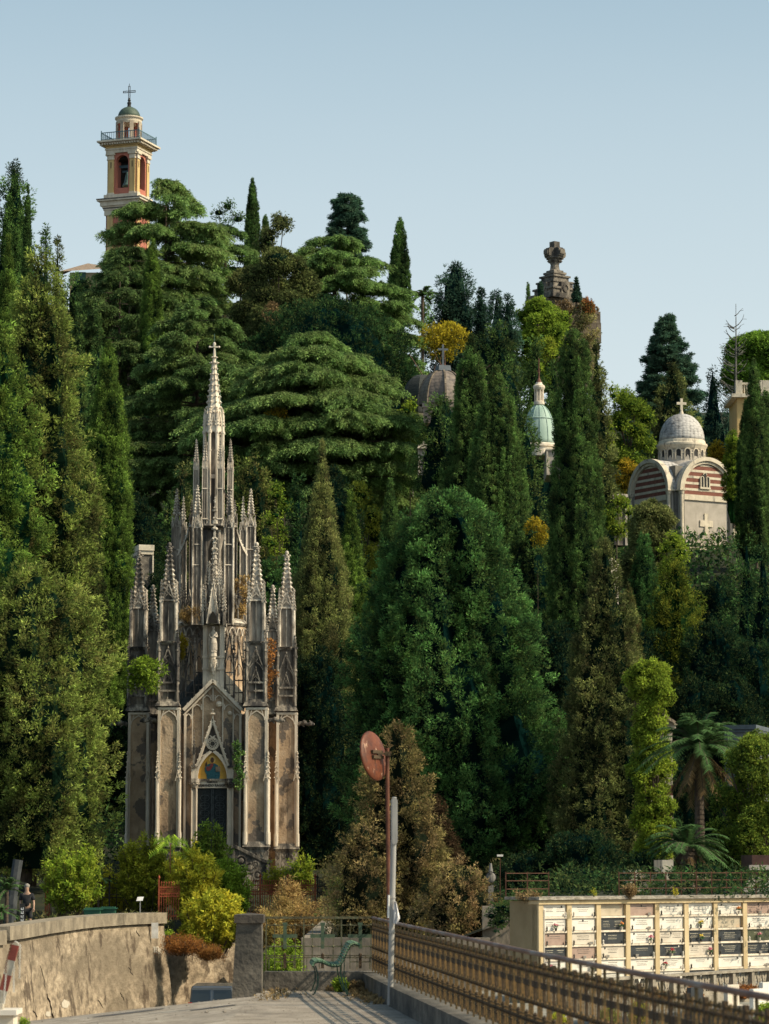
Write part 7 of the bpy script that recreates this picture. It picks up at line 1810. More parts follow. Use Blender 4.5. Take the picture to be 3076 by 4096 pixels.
for v in (3590, 3730, 3880): q = at(1570-(v-3590)*.02, v, 41.0); m.prism((q[0], q[1]), q[2]-.012, q[2]+.012, .048, .048, 12)
m.build('clamp', surf('steel_clamp', [(.4,(.3,.28,.25)),(.6,(.45,.42,.38))], 3, 3, metal=.6, rough=.4), gp2)
m = MB(); a_ = at(1555,3580,40.95); b_ = at(1553,3672,40.95); m.bar(a_, b_, .03, n=8); tb = m.build('light_tube', surf('white_tube', [(.4,(.6,.58,.54)),(.6,(.75,.73,.7))], 3, 3, rough=.4)); tag(tb, 'short white tube fixed to the left of the grey pole', 'tube')
m = MB(); rows = []
for i, v in enumerate(np.linspace(3605, 3695, 9)):
    w0 = 1576-(i*.4); w1 = 1580+min(20, 4+i*2.7) if i < 7 else 1600-(i-6)*5
    rows.append([at(w0+(w1-w0)*k/6, v, 40.93+.03*math.sin(k*2.1+i*.4)) for k in range(7)])
vs = [p for r in rows for p in r]; m.add(vs, [(j*7+i, j*7+i+1, (j+1)*7+i+1, (j+1)*7+i) for j in range(8) for i in range(6)]); cl_ = m.build('white_cloth', surf('white_cloth', [(.4,(.62,.60,.60)),(.6,(.75,.73,.73))], 5, 4, rough=.8), smooth=True)
tag(cl_, 'white plastic bag tied to the grey pole above the handrail', 'bag')

# ================================================================ barrier with chains at the left edge
Yb = 41.5; kb = Yb/F; ba = empty('barrier', at(20, 4110, Yb), 'raised red and white barrier boom with hanging chains at the left edge', 'barrier')
M_redp = surf('faded_red_paint', [(.3,(.20,.045,.035)),(.6,(.28,.07,.05)),(.8,(.40,.20,.13))], 9, 6, rough=.6, stain=(9,(1,1,1),.6,.68,(.36,.16,.07),.8))
M_whp = surf('faded_white_paint', [(.3,(.34,.30,.24)),(.7,(.50,.46,.38))], 9, 6, rough=.6, stain=(9,(1,1,1),.62,.7,(.34,.15,.07),.8))
tipp = at(60, 3780, Yb); foot = at(-6, 4040, Yb); d_ = nrm(foot-tipp); sdv = np.cross(d_, (0,1,0)); sdv = nrm(sdv); hw_ = 16*kb
for i, (q0, q1) in enumerate(((0,.235),(.235,.46),(.46,.70),(.70,1.0))):
    L = np.linalg.norm(foot-tipp); A0 = tipp+d_*L*q0; A1 = tipp+d_*L*q1
    m = MB(); m.frame(A0, sdv, (0,1,0), d_, [(-hw_,-.03,0),(hw_,-.03,0),(hw_,.03,0),(-hw_,.03,0),(-hw_,-.03,L*(q1-q0)),(hw_,-.03,L*(q1-q0)),(hw_,.03,L*(q1-q0)),(-hw_,.03,L*(q1-q0))], [(0,3,2,1),(4,5,6,7),(0,1,5,4),(1,2,6,5),(2,3,7,6),(3,0,4,7)])
    m.build('red_stripe' if i % 2 == 0 else 'white_stripe', M_redp if i % 2 == 0 else M_whp, ba)
m = MB(); m.prism((0,0), 0, 1, 1, 1, 3) if False else None
tip0 = tipp-d_*.05
m.frame(tipp, sdv, (0,1,0), d_, [(-hw_,-.031,0),(hw_,-.031,0),(hw_*.3,-.031,-.055),(-hw_*.3,-.031,-.055),(-hw_,.031,0),(hw_,.031,0),(hw_*.3,.031,-.055),(-hw_*.3,.031,-.055)], [(0,1,2,3),(7,6,5,4),(0,4,5,1),(1,5,6,2),(2,6,7,3),(3,7,4,0)]); m.build('boom_end', M_whp, ba)
M_chw = surf('white_chain', [(.4,(.5,.47,.42)),(.6,(.66,.63,.58))], 6, 3, rough=.5); M_chr = surf('rust_chain', [(.4,(.09,.04,.025)),(.6,(.17,.08,.05))], 6, 3)
def chain(path, mat, nm='chain'):
    m = MB(); P = np.array([at(u, v, Yb-.06) for u, v in path]); seg = np.linalg.norm(np.diff(P, axis=0), axis=1); tot = seg.sum(); cs = np.concatenate([[0], np.cumsum(seg)]); k = int(tot/.022)
    for i in range(k):
        s0, s1 = tot*i/k, tot*(i+1.25)/k; q = [np.array([np.interp(s, cs, P[:,j]) for j in range(3)]) for s in (s0, min(s1, tot))]
        o = np.array([.010,0,0]) if i % 2 else np.array([0,.010,0]); m.bar(q[0]-o, q[1]-o, .006); m.bar(q[0]+o, q[1]+o, .006); m.bar(q[0]-o, q[0]+o, .006)
    return m.build(nm, mat, ba)
chain([(58,3766),(46,3772),(40,3800),(30,3830),(22,3870),(24,3895)], M_chr); chain([(24,3895),(22,3925),(18,3960),(17,4015)], M_chw)
chain([(60,3766),(72,3770),(81,3782),(79,3830),(78,3916)], M_chw); chain([(57,3860),(55,3900),(55,3970)], M_chw)
ped = empty('pedestal', at(35, 4110, Yb), 'white stone pedestal block under the barrier at the bottom left corner', 'pedestal')
a = at(-40, 4060, Yb); b = at(62, 4060, Yb); z0 = at(0, 4180, Yb)[2]; z1 = at(0, 4056, Yb)[2]; z2 = at(0, 4036, Yb)[2]
m = MB(); m.box(a[0], b[0], Yb-.25, Yb+.25, z0, z1); m.build('block', surf('white_marble_block', [(.3,(.50,.44,.35)),(.7,(.68,.62,.52))], 2, 8, rough=.7), ped)
m = MB(); a = at(-60, 4040, Yb); b = at(78, 4040, Yb); m.box(a[0], b[0], Yb-.36, Yb+.34, z1, z2); m.build('slab', surf('white_slab', [(.3,(.56,.50,.43)),(.7,(.72,.67,.6))], 2, 8, rough=.6), ped)
m = MB(); a = at(-20, 4020, Yb-.1); b = at(14, 4020, Yb-.1); m.box(a[0], b[0], Yb-.2, Yb, z2, at(0,4014,Yb)[2]); m.build('hinge_block', M_whp, ped)

# ================================================================ van
Yv = 111.0; vx = lambda u, Y=Yv: at(u, 3970, Y)[0]; vz = lambda v, Y=Yv: at(845, v, Y)[2]
va = empty('van', (vx(845), Yv+2, vz(3945)-1.85), 'grey van whose roof and rear windows show above the crest of the road', 'van')
M_vp = surf('grey_car_paint', [(.3,(.13,.14,.15)),(.7,(.16,.17,.18))], 1, 2, rough=.25, metal=.6, spec=.6); M_vg = surf('dark_glass', [(.3,(.012,.015,.016)),(.7,(.02,.025,.026))], 1, 2, rough=.06, spec=.8)
zr_, zl_ = vz(3943), vz(3943)-1.85; xl, xr = vx(752), vx(941)
m = MB()
prof = [(0,.35),(.02,1.0),(.16,1.74),(.34,1.83),(2.9,1.85),(3.35,1.45),(4.1,1.12),(4.25,.85),(4.28,.35)]
def vanx(s, z): return s*((xr-xl)/2*(1-max(0, (z-1.0))*.14))
cxm = (xl+xr)/2; vs = []
for s in (-1, 1):
    for y, z in prof: vs.append((cxm+vanx(s, z), Yv+y, zl_+z))
n_ = len(prof); fs = [tuple(range(n_-1,-1,-1)), tuple(range(n_, 2*n_))]+[(i, i+1, n_+i+1, n_+i) for i in range(n_-1)]+[(n_-1, 0, n_, 2*n_-1)]
m.add(vs, fs); body = m.build('body', M_vp, va); bm_ = body.modifiers.new('bevel', 'BEVEL'); bm_.width = .07; bm_.segments = 3; bm_.limit_method = 'ANGLE'; bm_.angle_limit = .5
for s in (-1, 1):
    m = MB(); k = (xr-xl)/2
    P = [(.06, 1.10), (.93, 1.10), (.90, 1.70), (.10, 1.70)]
    m.add([(cxm+s*k*a*(1-max(0,z-1)*.12), Yv+.02+(z-1.0)*.189+.0-.03, zl_+z) for a, z in P]+[(cxm+s*k*a*(1-max(0,z-1)*.12), Yv+.02+(z-1.0)*.189+.03, zl_+z) for a, z in P], [(0,1,2,3),(7,6,5,4),(0,4,5,1),(1,5,6,2),(2,6,7,3),(3,7,4,0)]); m.build('rear_window', M_vg, va)
m = MB(); m.bar((cxm, Yv+.0, zl_+1.0), (cxm, Yv+.12, zl_+1.76), .05); m.bar((cxm-.7, Yv+.06, zl_+1.74), (cxm+.7, Yv+.06, zl_+1.74), .03); m.build('door_seam', M_vp, va)
for s in (-1, 1):
    for y in (.9, 3.4):
        m = MB(); x = cxm+s*((xr-xl)/2-.1); vs = [(x-.1, Yv+y+.33*math.cos(t), zl_+.33+.33*math.sin(t)) for t in np.linspace(0,2*PI,16,endpoint=False)]+[(x+.1, Yv+y+.33*math.cos(t), zl_+.33+.33*math.sin(t)) for t in np.linspace(0,2*PI,16,endpoint=False)]
        m.add(vs, [(i,(i+1)%16,16+(i+1)%16,16+i) for i in range(16)]+[tuple(range(15,-1,-1)),tuple(range(16,32))]); m.build('wheel', M_black, va)
    m = MB(); m.box(cxm+s*.78-.07, cxm+s*.78+.07, Yv-.03, Yv+.05, zl_+.75, zl_+1.25); m.build('tail_light', surf('red_lens', [(.4,(.3,.01,.01)),(.6,(.4,.02,.02))], 3, 2, rough=.2), va)

# ================================================================ bins, sign, person, iron fences
M_bin = surf('green_plastic', [(.3,(.018,.075,.045)),(.7,(.035,.12,.075))], 3, 3, rough=.45)
def bin_(u, vt, Y, wpx, label, lid_open=False):
    p = at(u, vt, Y); w_ = wpx*Y/F/2; z1 = p[2]; z0 = z1-1.08; e = empty('wheelie_bin', (p[0], Y, z0), label, 'bin')
    m = MB(); m.prism((p[0], Y+w_*.7), z0+.08, z1-.06, w_*1.12, w_*1.32, 4, 0, .8); m.build('body', M_bin, e)
    m = MB(); m.box(p[0]-w_*1.05, p[0]+w_*1.05, Y-.06, Y+w_*1.5, z1-.07, z1-.02); m.box(p[0]-w_*.9, p[0]+w_*.9, Y, Y+w_*1.3, z1-.02, z1+.03); m.bar((p[0]+w_*1.0, Y+.1, z1-.05), (p[0]+w_*1.25, Y+.1, z1-.02), .05); m.build('lid', M_bin, e)
    for s_ in (-1, 1): m = MB(); m.ball((p[0]+s_*w_*.8, Y+w_*1.3, z0+.1), .1, 10, 6); m.build('wheel', M_black, e)
    return e
bin_(368, 3634, 121, 68, 'left green wheelie bin behind the curved wall'); bin_(432, 3630, 121.5, 62, 'right green wheelie bin behind the curved wall, beside the small sign')
m = MB(); p = at(561, 3602, 120); e = empty('plant_sign', (p[0], 120, p[2]-1.5), 'small tilted white sign on a thin post behind the curved wall', 'sign')
m.bar((p[0], 120, p[2]-1.5), (p[0], 120, p[2]), .04); m.build('post', M_gpaint, e); m = MB(); m.add([(p[0]-.15,119.9,p[2]-.02),(p[0]+.10,119.9,p[2]+.0),(p[0]+.14,120,p[2]+.15),(p[0]-.11,120,p[2]+.14)], [(0,1,2,3)]); m.bar((p[0]-.15,119.95,p[2]),(p[0]+.11,119.95,p[2]+.0),.02); m.build('board', surf('white_board', [(.4,(.6,.58,.56)),(.6,(.72,.7,.68))], 3, 3), e)
# person
Yp = 103.0; kp = Yp/F; hp = at(108, 3552, Yp); zf = hp[2]-1.62; pe = empty('person', (hp[0], Yp, zf), 'person in dark shirt and shorts in the shade, holding a black lettered board', 'person')
M_skin = surf('skin', [(.3,(.30,.18,.12)),(.7,(.38,.24,.17))], 4, 3, rough=.6)
def Pp(x, y, z): return (hp[0]+x, Yp+y, zf+z)
jt = [Pp(0,0,.93),Pp(0,0,1.12),Pp(0,0,1.36),Pp(0,-.01,1.47),Pp(0,-.02,1.60),Pp(0,-.02,1.70), Pp(-.17,0,1.38),Pp(-.22,.0,1.12),Pp(-.20,-.12,.92),Pp(-.20,-.15,.84), Pp(.17,0,1.38),Pp(.24,-.02,1.14),Pp(.26,-.16,.98),Pp(.26,-.20,.91), Pp(-.09,0,.88),Pp(-.10,-.02,.48),Pp(-.10,.02,.09),Pp(-.11,-.12,.04), Pp(.09,0,.88),Pp(.12,-.03,.48),Pp(.12,.0,.09),Pp(.13,-.14,.04)]
ed = [(0,1),(1,2),(2,3),(3,4),(4,5),(2,6),(6,7),(7,8),(8,9),(2,10),(10,11),(11,12),(12,13),(0,14),(14,15),(15,16),(16,17),(0,18),(18,19),(19,20),(20,21)]
rd = [.13,.12,.14,.055,.085,.06,.065,.045,.035,.03,.065,.045,.035,.03,.09,.06,.042,.035,.09,.06,.042,.035]
skin_body('body', jt, ed, rd, M_skin, 0, pe)
M_shirt = surf('dark_cotton', [(.3,(.010,.011,.014)),(.7,(.025,.026,.03))], 6, 4, rough=.9)
skin_body('t_shirt', [Pp(0,0,.95),Pp(0,0,1.12),Pp(0,0,1.37),Pp(-.17,0,1.39),Pp(-.23,0,1.18),Pp(.17,0,1.39),Pp(.24,-.01,1.18)], [(0,1),(1,2),(2,3),(3,4),(2,5),(5,6)], [.155,.145,.155,.085,.075,.085,.075], M_shirt, 0, pe)
skin_body('shorts', [Pp(0,0,.93),Pp(-.09,0,.86),Pp(-.11,-.01,.55),Pp(.09,0,.86),Pp(.13,-.02,.55)], [(0,1),(1,2),(0,3),(3,4)], [.14,.11,.10,.11,.10], surf('dark_shorts', [(.3,(.015,.016,.018)),(.7,(.035,.036,.04))], 6, 4, rough=.9), 0, pe)
m = MB(); m.ball(Pp(0,.01,1.68), .098, 10, 6, 1.0); m.build('hair', surf('grey_hair', [(.3,(.16,.14,.12)),(.7,(.28,.26,.23))], 20, 4), pe, smooth=True)
for s_, hx in ((-1,-.20),(1,.26)):
    m = MB(); wx = Pp(hx, -.17 if s_ < 0 else -.22, .84 if s_ < 0 else .90); m.ball(wx, .04, 8, 5, 1.2)
    for k in range(4): m.poly([np.array(wx)+(-.024+.016*k, -.01, -.03), np.array(wx)+(-.026+.017*k, -.025, -.065-.008*(k in (1,2))), np.array(wx)+(-.024+.016*k, -.05, -.085)], .015, n=6)
    m.poly([np.array(wx)+(.03*-s_, -.01, .0), np.array(wx)+(.05*-s_, -.035, -.03)], .017, n=6); m.build('hand', M_skin, pe, smooth=True)
bx_ = empty('board', Pp(-.10,-.30,.62), 'long black board with white lettering held upright by the person in the shade', 'board')
m = MB(); q = Pp(-.12,-.22,.28); m.box(q[0]-.09, q[0]+.09, q[1]-.015, q[1]+.015, q[2], q[2]+.82); m.build('deck', M_black, bx_)
m = MB()
for k in range(5):
    z_ = q[2]+.10+k*.125; m.box(q[0]-.05, q[0]+.05, q[1]-.022, q[1]-.016, z_, z_+.028); m.box(q[0]-.05, q[0]-.025, q[1]-.0225, q[1]-.0165, z_+.028, z_+.075); m.box(q[0]+.015, q[0]+.045, q[1]-.0225, q[1]-.0165, z_+.04, z_+.085)
m.build('lettering', surf('white_ink', [(.4,(.6,.6,.6)),(.6,(.7,.7,.7))], 3, 2), bx_)
# fences round the chapel garden
M_rfence = surf('red_rust_iron', [(.3,(.16,.035,.018)),(.6,(.34,.085,.038)),(.8,(.44,.15,.065))], 5, 6, rough=.85)
M_bfence = surf('black_fence_iron', [(.3,(.016,.015,.013)),(.7,(.05,.035,.025))], 5, 6, rough=.85)
def fence(u0, u1, Y0, Y1, vt, vb, label, mat, pitch=11, post=8, fancy=True, name='iron_fence'):
    a, b = at(u0, vt, Y0), at(u1, vt, Y1); a0 = at(u0, vb, Y0)[2]; H = a[2]-a0; k = (Y0+Y1)/2/F
    e = empty(name, (a+b)/2*np.array([1,1,0])+np.array([0,0,a0]), label, 'fence'); n_ = int(abs(u1-u0)/pitch); m = MB()
    for t in (.10, .62, .70, .86): m.bar((a[0], a[1], a0+H*t), (b[0], b[1], a0+H*t), 3.4*k)
    m.build('rail', mat, e); m = MB()
    for i in range(n_+1):
        q = i/n_; p = a*(1-q)+b*q; m.bar((p[0], p[1], a0), (p[0], p[1], a0+H*.96), 2.9*k); m.blob((p[0], p[1], a0+H*.985), 3.2*k, 2.0)
        if fancy: m.blob((p[0], p[1], a0+H*.66), 3.4*k); m.blob((p[0]+pitch*k/2, p[1], a0+H*.80), 2.6*k); m.bar((p[0]+pitch*k/2, p[1], a0+H*.62), (p[0]+pitch*k/2, p[1], a0+H*.90), 1.6*k)
    m.build('bars', mat, e)
    for i in range(0, n_+1, post):
        q = i/n_; p = a*(1-q)+b*q; m = MB(); m.bar((p[0], p[1], a0), (p[0], p[1], a0+H*1.06), 6*k); m.blob((p[0], p[1], a0+H*1.12), 6*k, 1.8); m.prism((p[0], p[1]), a0, a0+H*.1, 6*k, 5*k, 8); m.build('post', mat, e)
    return e
fence(205, 640, 127, 128.5, 3530, 3690, 'black iron fence in front of the left garden shrubs', M_bfence, pitch=28, post=4, fancy=False)
fence(636, 715, 124, 124.3, 3528, 3680, 'rust-red fence panel left of the bright yellow shrub', M_rfence, pitch=9, post=12)
fence(930, 1270, 128, 129, 3522, 3668, 'rust-red spiked fence below the carved stair', M_rfence, pitch=9, post=12)
fence(1270, 1400, 129, 129.5, 3526, 3668, 'rust-dark fence panel in the shade right of the chapel', M_bfence, pitch=9, post=12)
m = MB(); p = at(190, 3530, 130.5); e = empty('fence_pier', (p[0], 130.5, p[2]-1.9), 'twin rusty iron pier at the left end of the black fence', 'fence post')
for du in (-7, 0, 8): q = at(190+du, 3528, 130.5); m.bar((q[0], 130.5, q[2]-1.9), (q[0], 130.5, q[2]), 5*130/F); m.blob((q[0], 130.5, q[2]), .07, 1.5)
m.build('bars', M_rfence, e)
# feathery young tree in the garden
e = empty('young_tree', at(682, 3520, 125), 'young tree with long feathered green fronds in front of the chapel door', 'tree')
m = MB(); m.poly([at(683,3540,125), at(680,3450,125), at(683,3375,125)], .045, taper=.03); m.build('trunk', surf('red_stem', [(.4,(.2,.08,.05)),(.6,(.28,.12,.08))], 3, 3), e)
P, Dd, Oo = [], [], []; rgy = np.random.default_rng(4); k = 125/F
for (du, dv, L) in ((-52,-22,60),(52,-18,66),(-18,-38,52),(22,-40,50),(-66,30,62),(56,12,60),(60,60,50),(-40,6,50),(6,20,40)):
    base = at(683, 3385 + (30 if dv > 20 else 0), 125); tip = at(683+du*1.25, 3385+dv+8, 125+rgy.uniform(-.5,.3)); n_ = 13
    for i in range(2, n_):
        q = i/(n_-1); p = base*(1-q)+tip*q+UP*k*18*math.sin(PI*q); t_ = nrm(tip-base)
        for s_ in (-1, 1): P.append(p); Dd.append(nrm(np.cross(t_, (0,-1,0))*s_*.9+t_*.4-UP*.25)); Oo.append(np.array([0,-.8,.6]))
P, Dd, Oo = np.array(P), np.array(Dd), nrm(np.array(Oo))
leaf_object('fronds', [(tris(P, Dd, Oo, np.full(len(P), 17*k), np.full(len(P), 5.6*k), rgy), np.stack([np.full(len(P), .9), np.full(len(P), .05)], 1))], LM['light'], e)
# small palms at the left edge and behind the fence
palm(28, 3560, 75, 104, 'feathery palm at the left edge above the curved wall', nf=22, dead=0, seed=12, trunkw=16)
palm(395, 3520, 62, 128, 'small fan of palm fronds behind the black fence', nf=16, dead=0, seed=15, trunkw=12)
palm(5, 3650, 60, 100, 'low palm tuft at the left edge beside the person', nf=16, dead=0, seed=17, trunkw=12)
m = MB(); p = at(62, 3440, 118); m.poly([(p[0]-.25, 118, -1.0), (p[0]-.1, 118, .8), (p[0]+.1, 118, 2.2)], .45, n=8, taper=.36); o = m.build('leaning_trunk', surf('shaded_smooth_bark', [(.3,(.03,.035,.04)),(.7,(.08,.085,.09))], 3, 6, rough=.9)); tag(o, 'smooth bluish grey tree trunk behind the person at the left', 'tree trunk')
# litter and stones on the road
rgl = np.random.default_rng(21); m = MB()
for i in range(420):
    x = rgl.uniform(-6,.8); y = rgl.uniform(30, 45.2)
    if x > raily(y)-.1: continue
    z = float(roadz(np.array(x), np.array(y))) if x < -1.9 else .104
    r = rgl.uniform(.004,.016)*(2.0 if rgl.random() < .06 else 1); m.blob((x, y, z+r*.3), r, .6)
o = m.build('gravel', surf('gravel', [(.3,(.12,.10,.08)),(.7,(.32,.28,.23))], 12, 3)); tag(o, 'loose gravel scattered on the road and terrace', 'gravel', kind='stuff')
Cx = []; 
for i in range(300):
    y = rgl.uniform(41.5, 45.9); x = raily(y)-abs(rgl.normal())*.12-.02; Cx.append((x, y, .11))
for i in range(140): x = rgl.uniform(-.85, raily(45.9)); Cx.append((x, 46.0-abs(rgl.normal())*.1, .11))
for i in range(70): Cx.append((-1.55+rgl.normal()*.12, rgl.uniform(42.5,45.5), .11))
Cx = np.array(Cx); o = leaf_object('dry_leaves', [spray(Cx, nrm(rnd(rgl, len(Cx), 3)*np.array([1,1,.3])+UP*.3), 6, .05, .05, .05, .028, rgl, rgl.random(len(Cx)), rgl.random(len(Cx)), mode='round')], LM['dead']); tag(o, 'dry leaves and twigs gathered along the parapet foot', 'leaf litter', kind='stuff')
shrub(1362, 3925, 22, 45.6, 'light', 'small green weed at the parapet foot behind the bench', 3962, name='weed', cat='weed', n=22, leaf=1.2)
shrub(1425, 3938, 26, 45.7, 'dead', 'dry brown weed at the parapet foot right of the bench', 3970, name='weed', cat='weed', n=24, leaf=1.2)
shrub(98, 4086, 7, 40.5, 'light', 'tiny green weed on the road beside the pedestal', 4096, name='weed', cat='weed', n=4, leaf=.8)

# cracks and a bare patch on the curved wall, dark patches laid on the road
su = np.array([1538+F*p[0]/p[1] for p in cp_])
def wallpt(u, v, out=.012):
    i_ = np.interp(u, su, np.arange(len(su))); P_ = np.array([np.interp(i_, np.arange(len(su)), cp_[:,k]) for k in range(3)]); N_ = np.array([np.interp(i_, np.arange(len(su)), Nn[:,k]) for k in range(2)])
    z = at(u, v, P_[1])[2]; o_ = .13*(P_[2]-.42-z)+out
    return np.array([P_[0]+N_[0]*o_, P_[1]+N_[1]*o_, z])
M_crack = surf('crack_shadow', [(.4,(.02,.014,.010)),(.6,(.05,.035,.025))], 5, 3)
rgk = np.random.default_rng(12)
for (u, v0, v1, w_) in ((158,3862,3950,.012),(172,3975,4070,.045),(460,3970,4000,.018),(548,3722,3745,.018),(110,4040,4068,.02),(505,3870,3900,.010),(370,4000,4030,.014)):
    n_ = 7; pts = [wallpt(u+(k*2.0)+rgk.normal()*2.0, v0+(v1-v0)*k/(n_-1)) for k in range(n_)]; m = MB()
    for k in range(n_-1): m.bar(pts[k], pts[k+1], w_*(.5+rgk.random()), .02)
    m.build('crack', M_crack, wl)
for (u, v, r) in ((238,4015,.15),(622,3800,.16),(168,4056,.10)):
    m = MB(); m.add([wallpt(u+r*105*math.cos(a)*(.7+.5*rgk.random()), v+r*105*math.sin(a)*(.8+.5*rgk.random()), .02) for a in np.linspace(0, 2*PI, 11, endpoint=False)], [tuple(range(11))]); m.build('bare_patch', surf('bare_plaster', [(.3,(.38,.33,.26)),(.7,(.62,.57,.48))], 4, 6, rough=.9), wl)
for (u0, u1, v, Y0, Y1, l) in ((372,660,4052,42.8,43.3,'long dark streak across the road on the left'),(760,945,4068,41.4,41.8,'shorter dark streak on the road below the van')):
    m = MB(); a_ = at(u0, v, (Y0+Y1)/2)[0]; b_ = at(u1, v, (Y0+Y1)/2)[0]; n_ = 16; vs = []
    for k in range(n_):
        t = 2*PI*k/n_; x = (a_+b_)/2+(b_-a_)/2*math.cos(t); y = (Y0+Y1)/2+(Y1-Y0)/2*math.sin(t)*(1+.3*rgk.normal()*.3)+.12*math.cos(t); vs.append((x, y, float(roadz(np.array(x), np.array(y)))+.006))
    m.add(vs, [tuple(range(n_))]); o = m.build('dark_patch', surf('dark_road_patch', [(.3,(.06,.055,.055)),(.7,(.12,.11,.10))], 6, 5, rough=.8)); tag(o, l, 'tar patch')
# ================================================================ wall of burial niches
A_ = at(2148, 3590, 80.0); B_ = at(3076, 3578, 86.0); dirc = np.array([B_[0]-A_[0], B_[1]-A_[1], 0]); Lc = np.linalg.norm(dirc); dirc /= Lc
nc = np.array([dirc[1], -dirc[0], 0])   # outward (towards viewer)
FC = (np.array([A_[0], A_[1], 0]), dirc, -nc, np.array([0,0,1.]))   # X along, Y into the wall, Z up
pitch = Lc/8.05
kz = 80/F
zC = lambda v: at(2150, v, 80)[2]
M_yel = surf('yellow_ochre_render', [(.3,(.38,.285,.16)),(.6,(.52,.41,.25)),(.8,(.60,.50,.33))], .9, 9, stretch=(1,1,.6), rough=.9, bump=.2, stain=(1.1,(2,2,.3),.54,.72,(.25,.17,.09),.6))
M_cornc = surf('lichen_cornice', [(.3,(.10,.09,.075)),(.5,(.26,.23,.19)),(.7,(.45,.41,.35))], 4, 9, stretch=(1,1,2), rough=.95, bump=.5)
nb = empty('niche_block', A_, 'ochre wall of burial niches faced with marble plaques', 'columbarium')
cols = 12
def along(u):   # distance along the wall of the point seen at column u
    a_ = (u-1538)/F; k = (a_*A_[1]-A_[0])/(dirc[0]-a_*dirc[1]); return k
XCOL = [0.0]+[along(2148+108.9+(c-1)*116.2) for c in range(1, cols+1)]; Lt = XCOL[-1]+.2
m = MB(); m.box(0, Lt, .10, 1.05, zC(4020), zC(3604), FC); m.box(-.0, .06, -.0, 1.05, zC(4020), zC(3604), FC); m.build('core', M_yel, nb)
m = MB(); m.box(-.10, Lt, -.18, 1.15, zC(3600), zC(3588), FC); m.build('cornice', M_cornc, nb)
m = MB(); m.box(-.03, Lt, -.10, .3, zC(3618), zC(3602), FC); m.build('lintel_band', M_yel, nb)
for c in range(cols+1):
    m = MB(); x = XCOL[c]; m.box(x-.0, x+.165, -.06, .2, zC(4020), zC(3617), FC); m.build('pilaster', M_yel, nb)
m = MB(); m.box(.21, .235, -.02, .12, zC(4020), zC(3622), FC); m.bar(A_+nc*.07+dirc*.19+UP*(zC(3640)-A_[2]), A_+nc*.07+dirc*.19+UP*(zC(3990)-A_[2]), .035); m.build('downpipe', M_clean, nb)
PM = {'w': surf('white_marble_plaque', [(.3,(.56,.52,.46)),(.7,(.72,.68,.62))], 1.6, 7, rough=.5, stain=(1.2,(1,1,.6),.56,.75,(.38,.33,.27),.6)),
      'c': surf('blank_cream_plaque', [(.3,(.36,.30,.22)),(.7,(.50,.43,.33))], 2, 7, rough=.8, stain=(1.6,(1,1,1),.5,.66,(.45,.22,.10),.6)),
      'p': surf('pink_brown_plaque', [(.3,(.27,.185,.15)),(.7,(.36,.26,.215))], 5, 7, rough=.5),
      'b': surf('black_granite_plaque', [(.3,(.018,.02,.024)),(.7,(.04,.045,.05))], 9, 5, rough=.35, spec=.5),
      'g': surf('green_granite_plaque', [(.3,(.05,.055,.03)),(.7,(.09,.10,.06))], 9, 5, rough=.4),
      's': surf('pale_beige_plaque', [(.3,(.46,.40,.33)),(.7,(.58,.52,.44))], 3, 7, rough=.6)}
M_gild = surf('pale_lettering', [(.4,(.38,.34,.26)),(.6,(.5,.45,.35))], 3, 3); M_grey_l = surf('grey_lettering', [(.4,(.07,.065,.06)),(.6,(.13,.12,.11))], 3, 3)
grid_ = ['wwcpwwwpwwpw', 'wwbwwwcwsbww', 'psbwsbbgwwbs', 'bpsbbsbbwpww', 'wwwwwwwwbwws']
rows = [(3620,3667),(3677,3725),(3735,3782),(3791,3838),(3847,3892),(3902,3945),(3952,3998)]
rgc = np.random.default_rng(31)
shelf = MB(); M_lant = surf('dark_bronze_lantern', [(.3,(.02,.02,.018)),(.7,(.06,.055,.045))], 8, 3, rough=.5); M_flm = surf('frosted_glass', [(.4,(.45,.42,.36)),(.6,(.6,.56,.5))], 3, 2, rough=.3)
for r, (v0, v1) in enumerate(rows):
    shelf.box(.165, Lt-.2, -.045, .12, zC(v1+9), zC(v1+1), FC)
shelf.build('shelf', M_clean, nb)
M_scross = M_grey_l
nveg = 0
flower_spots = []
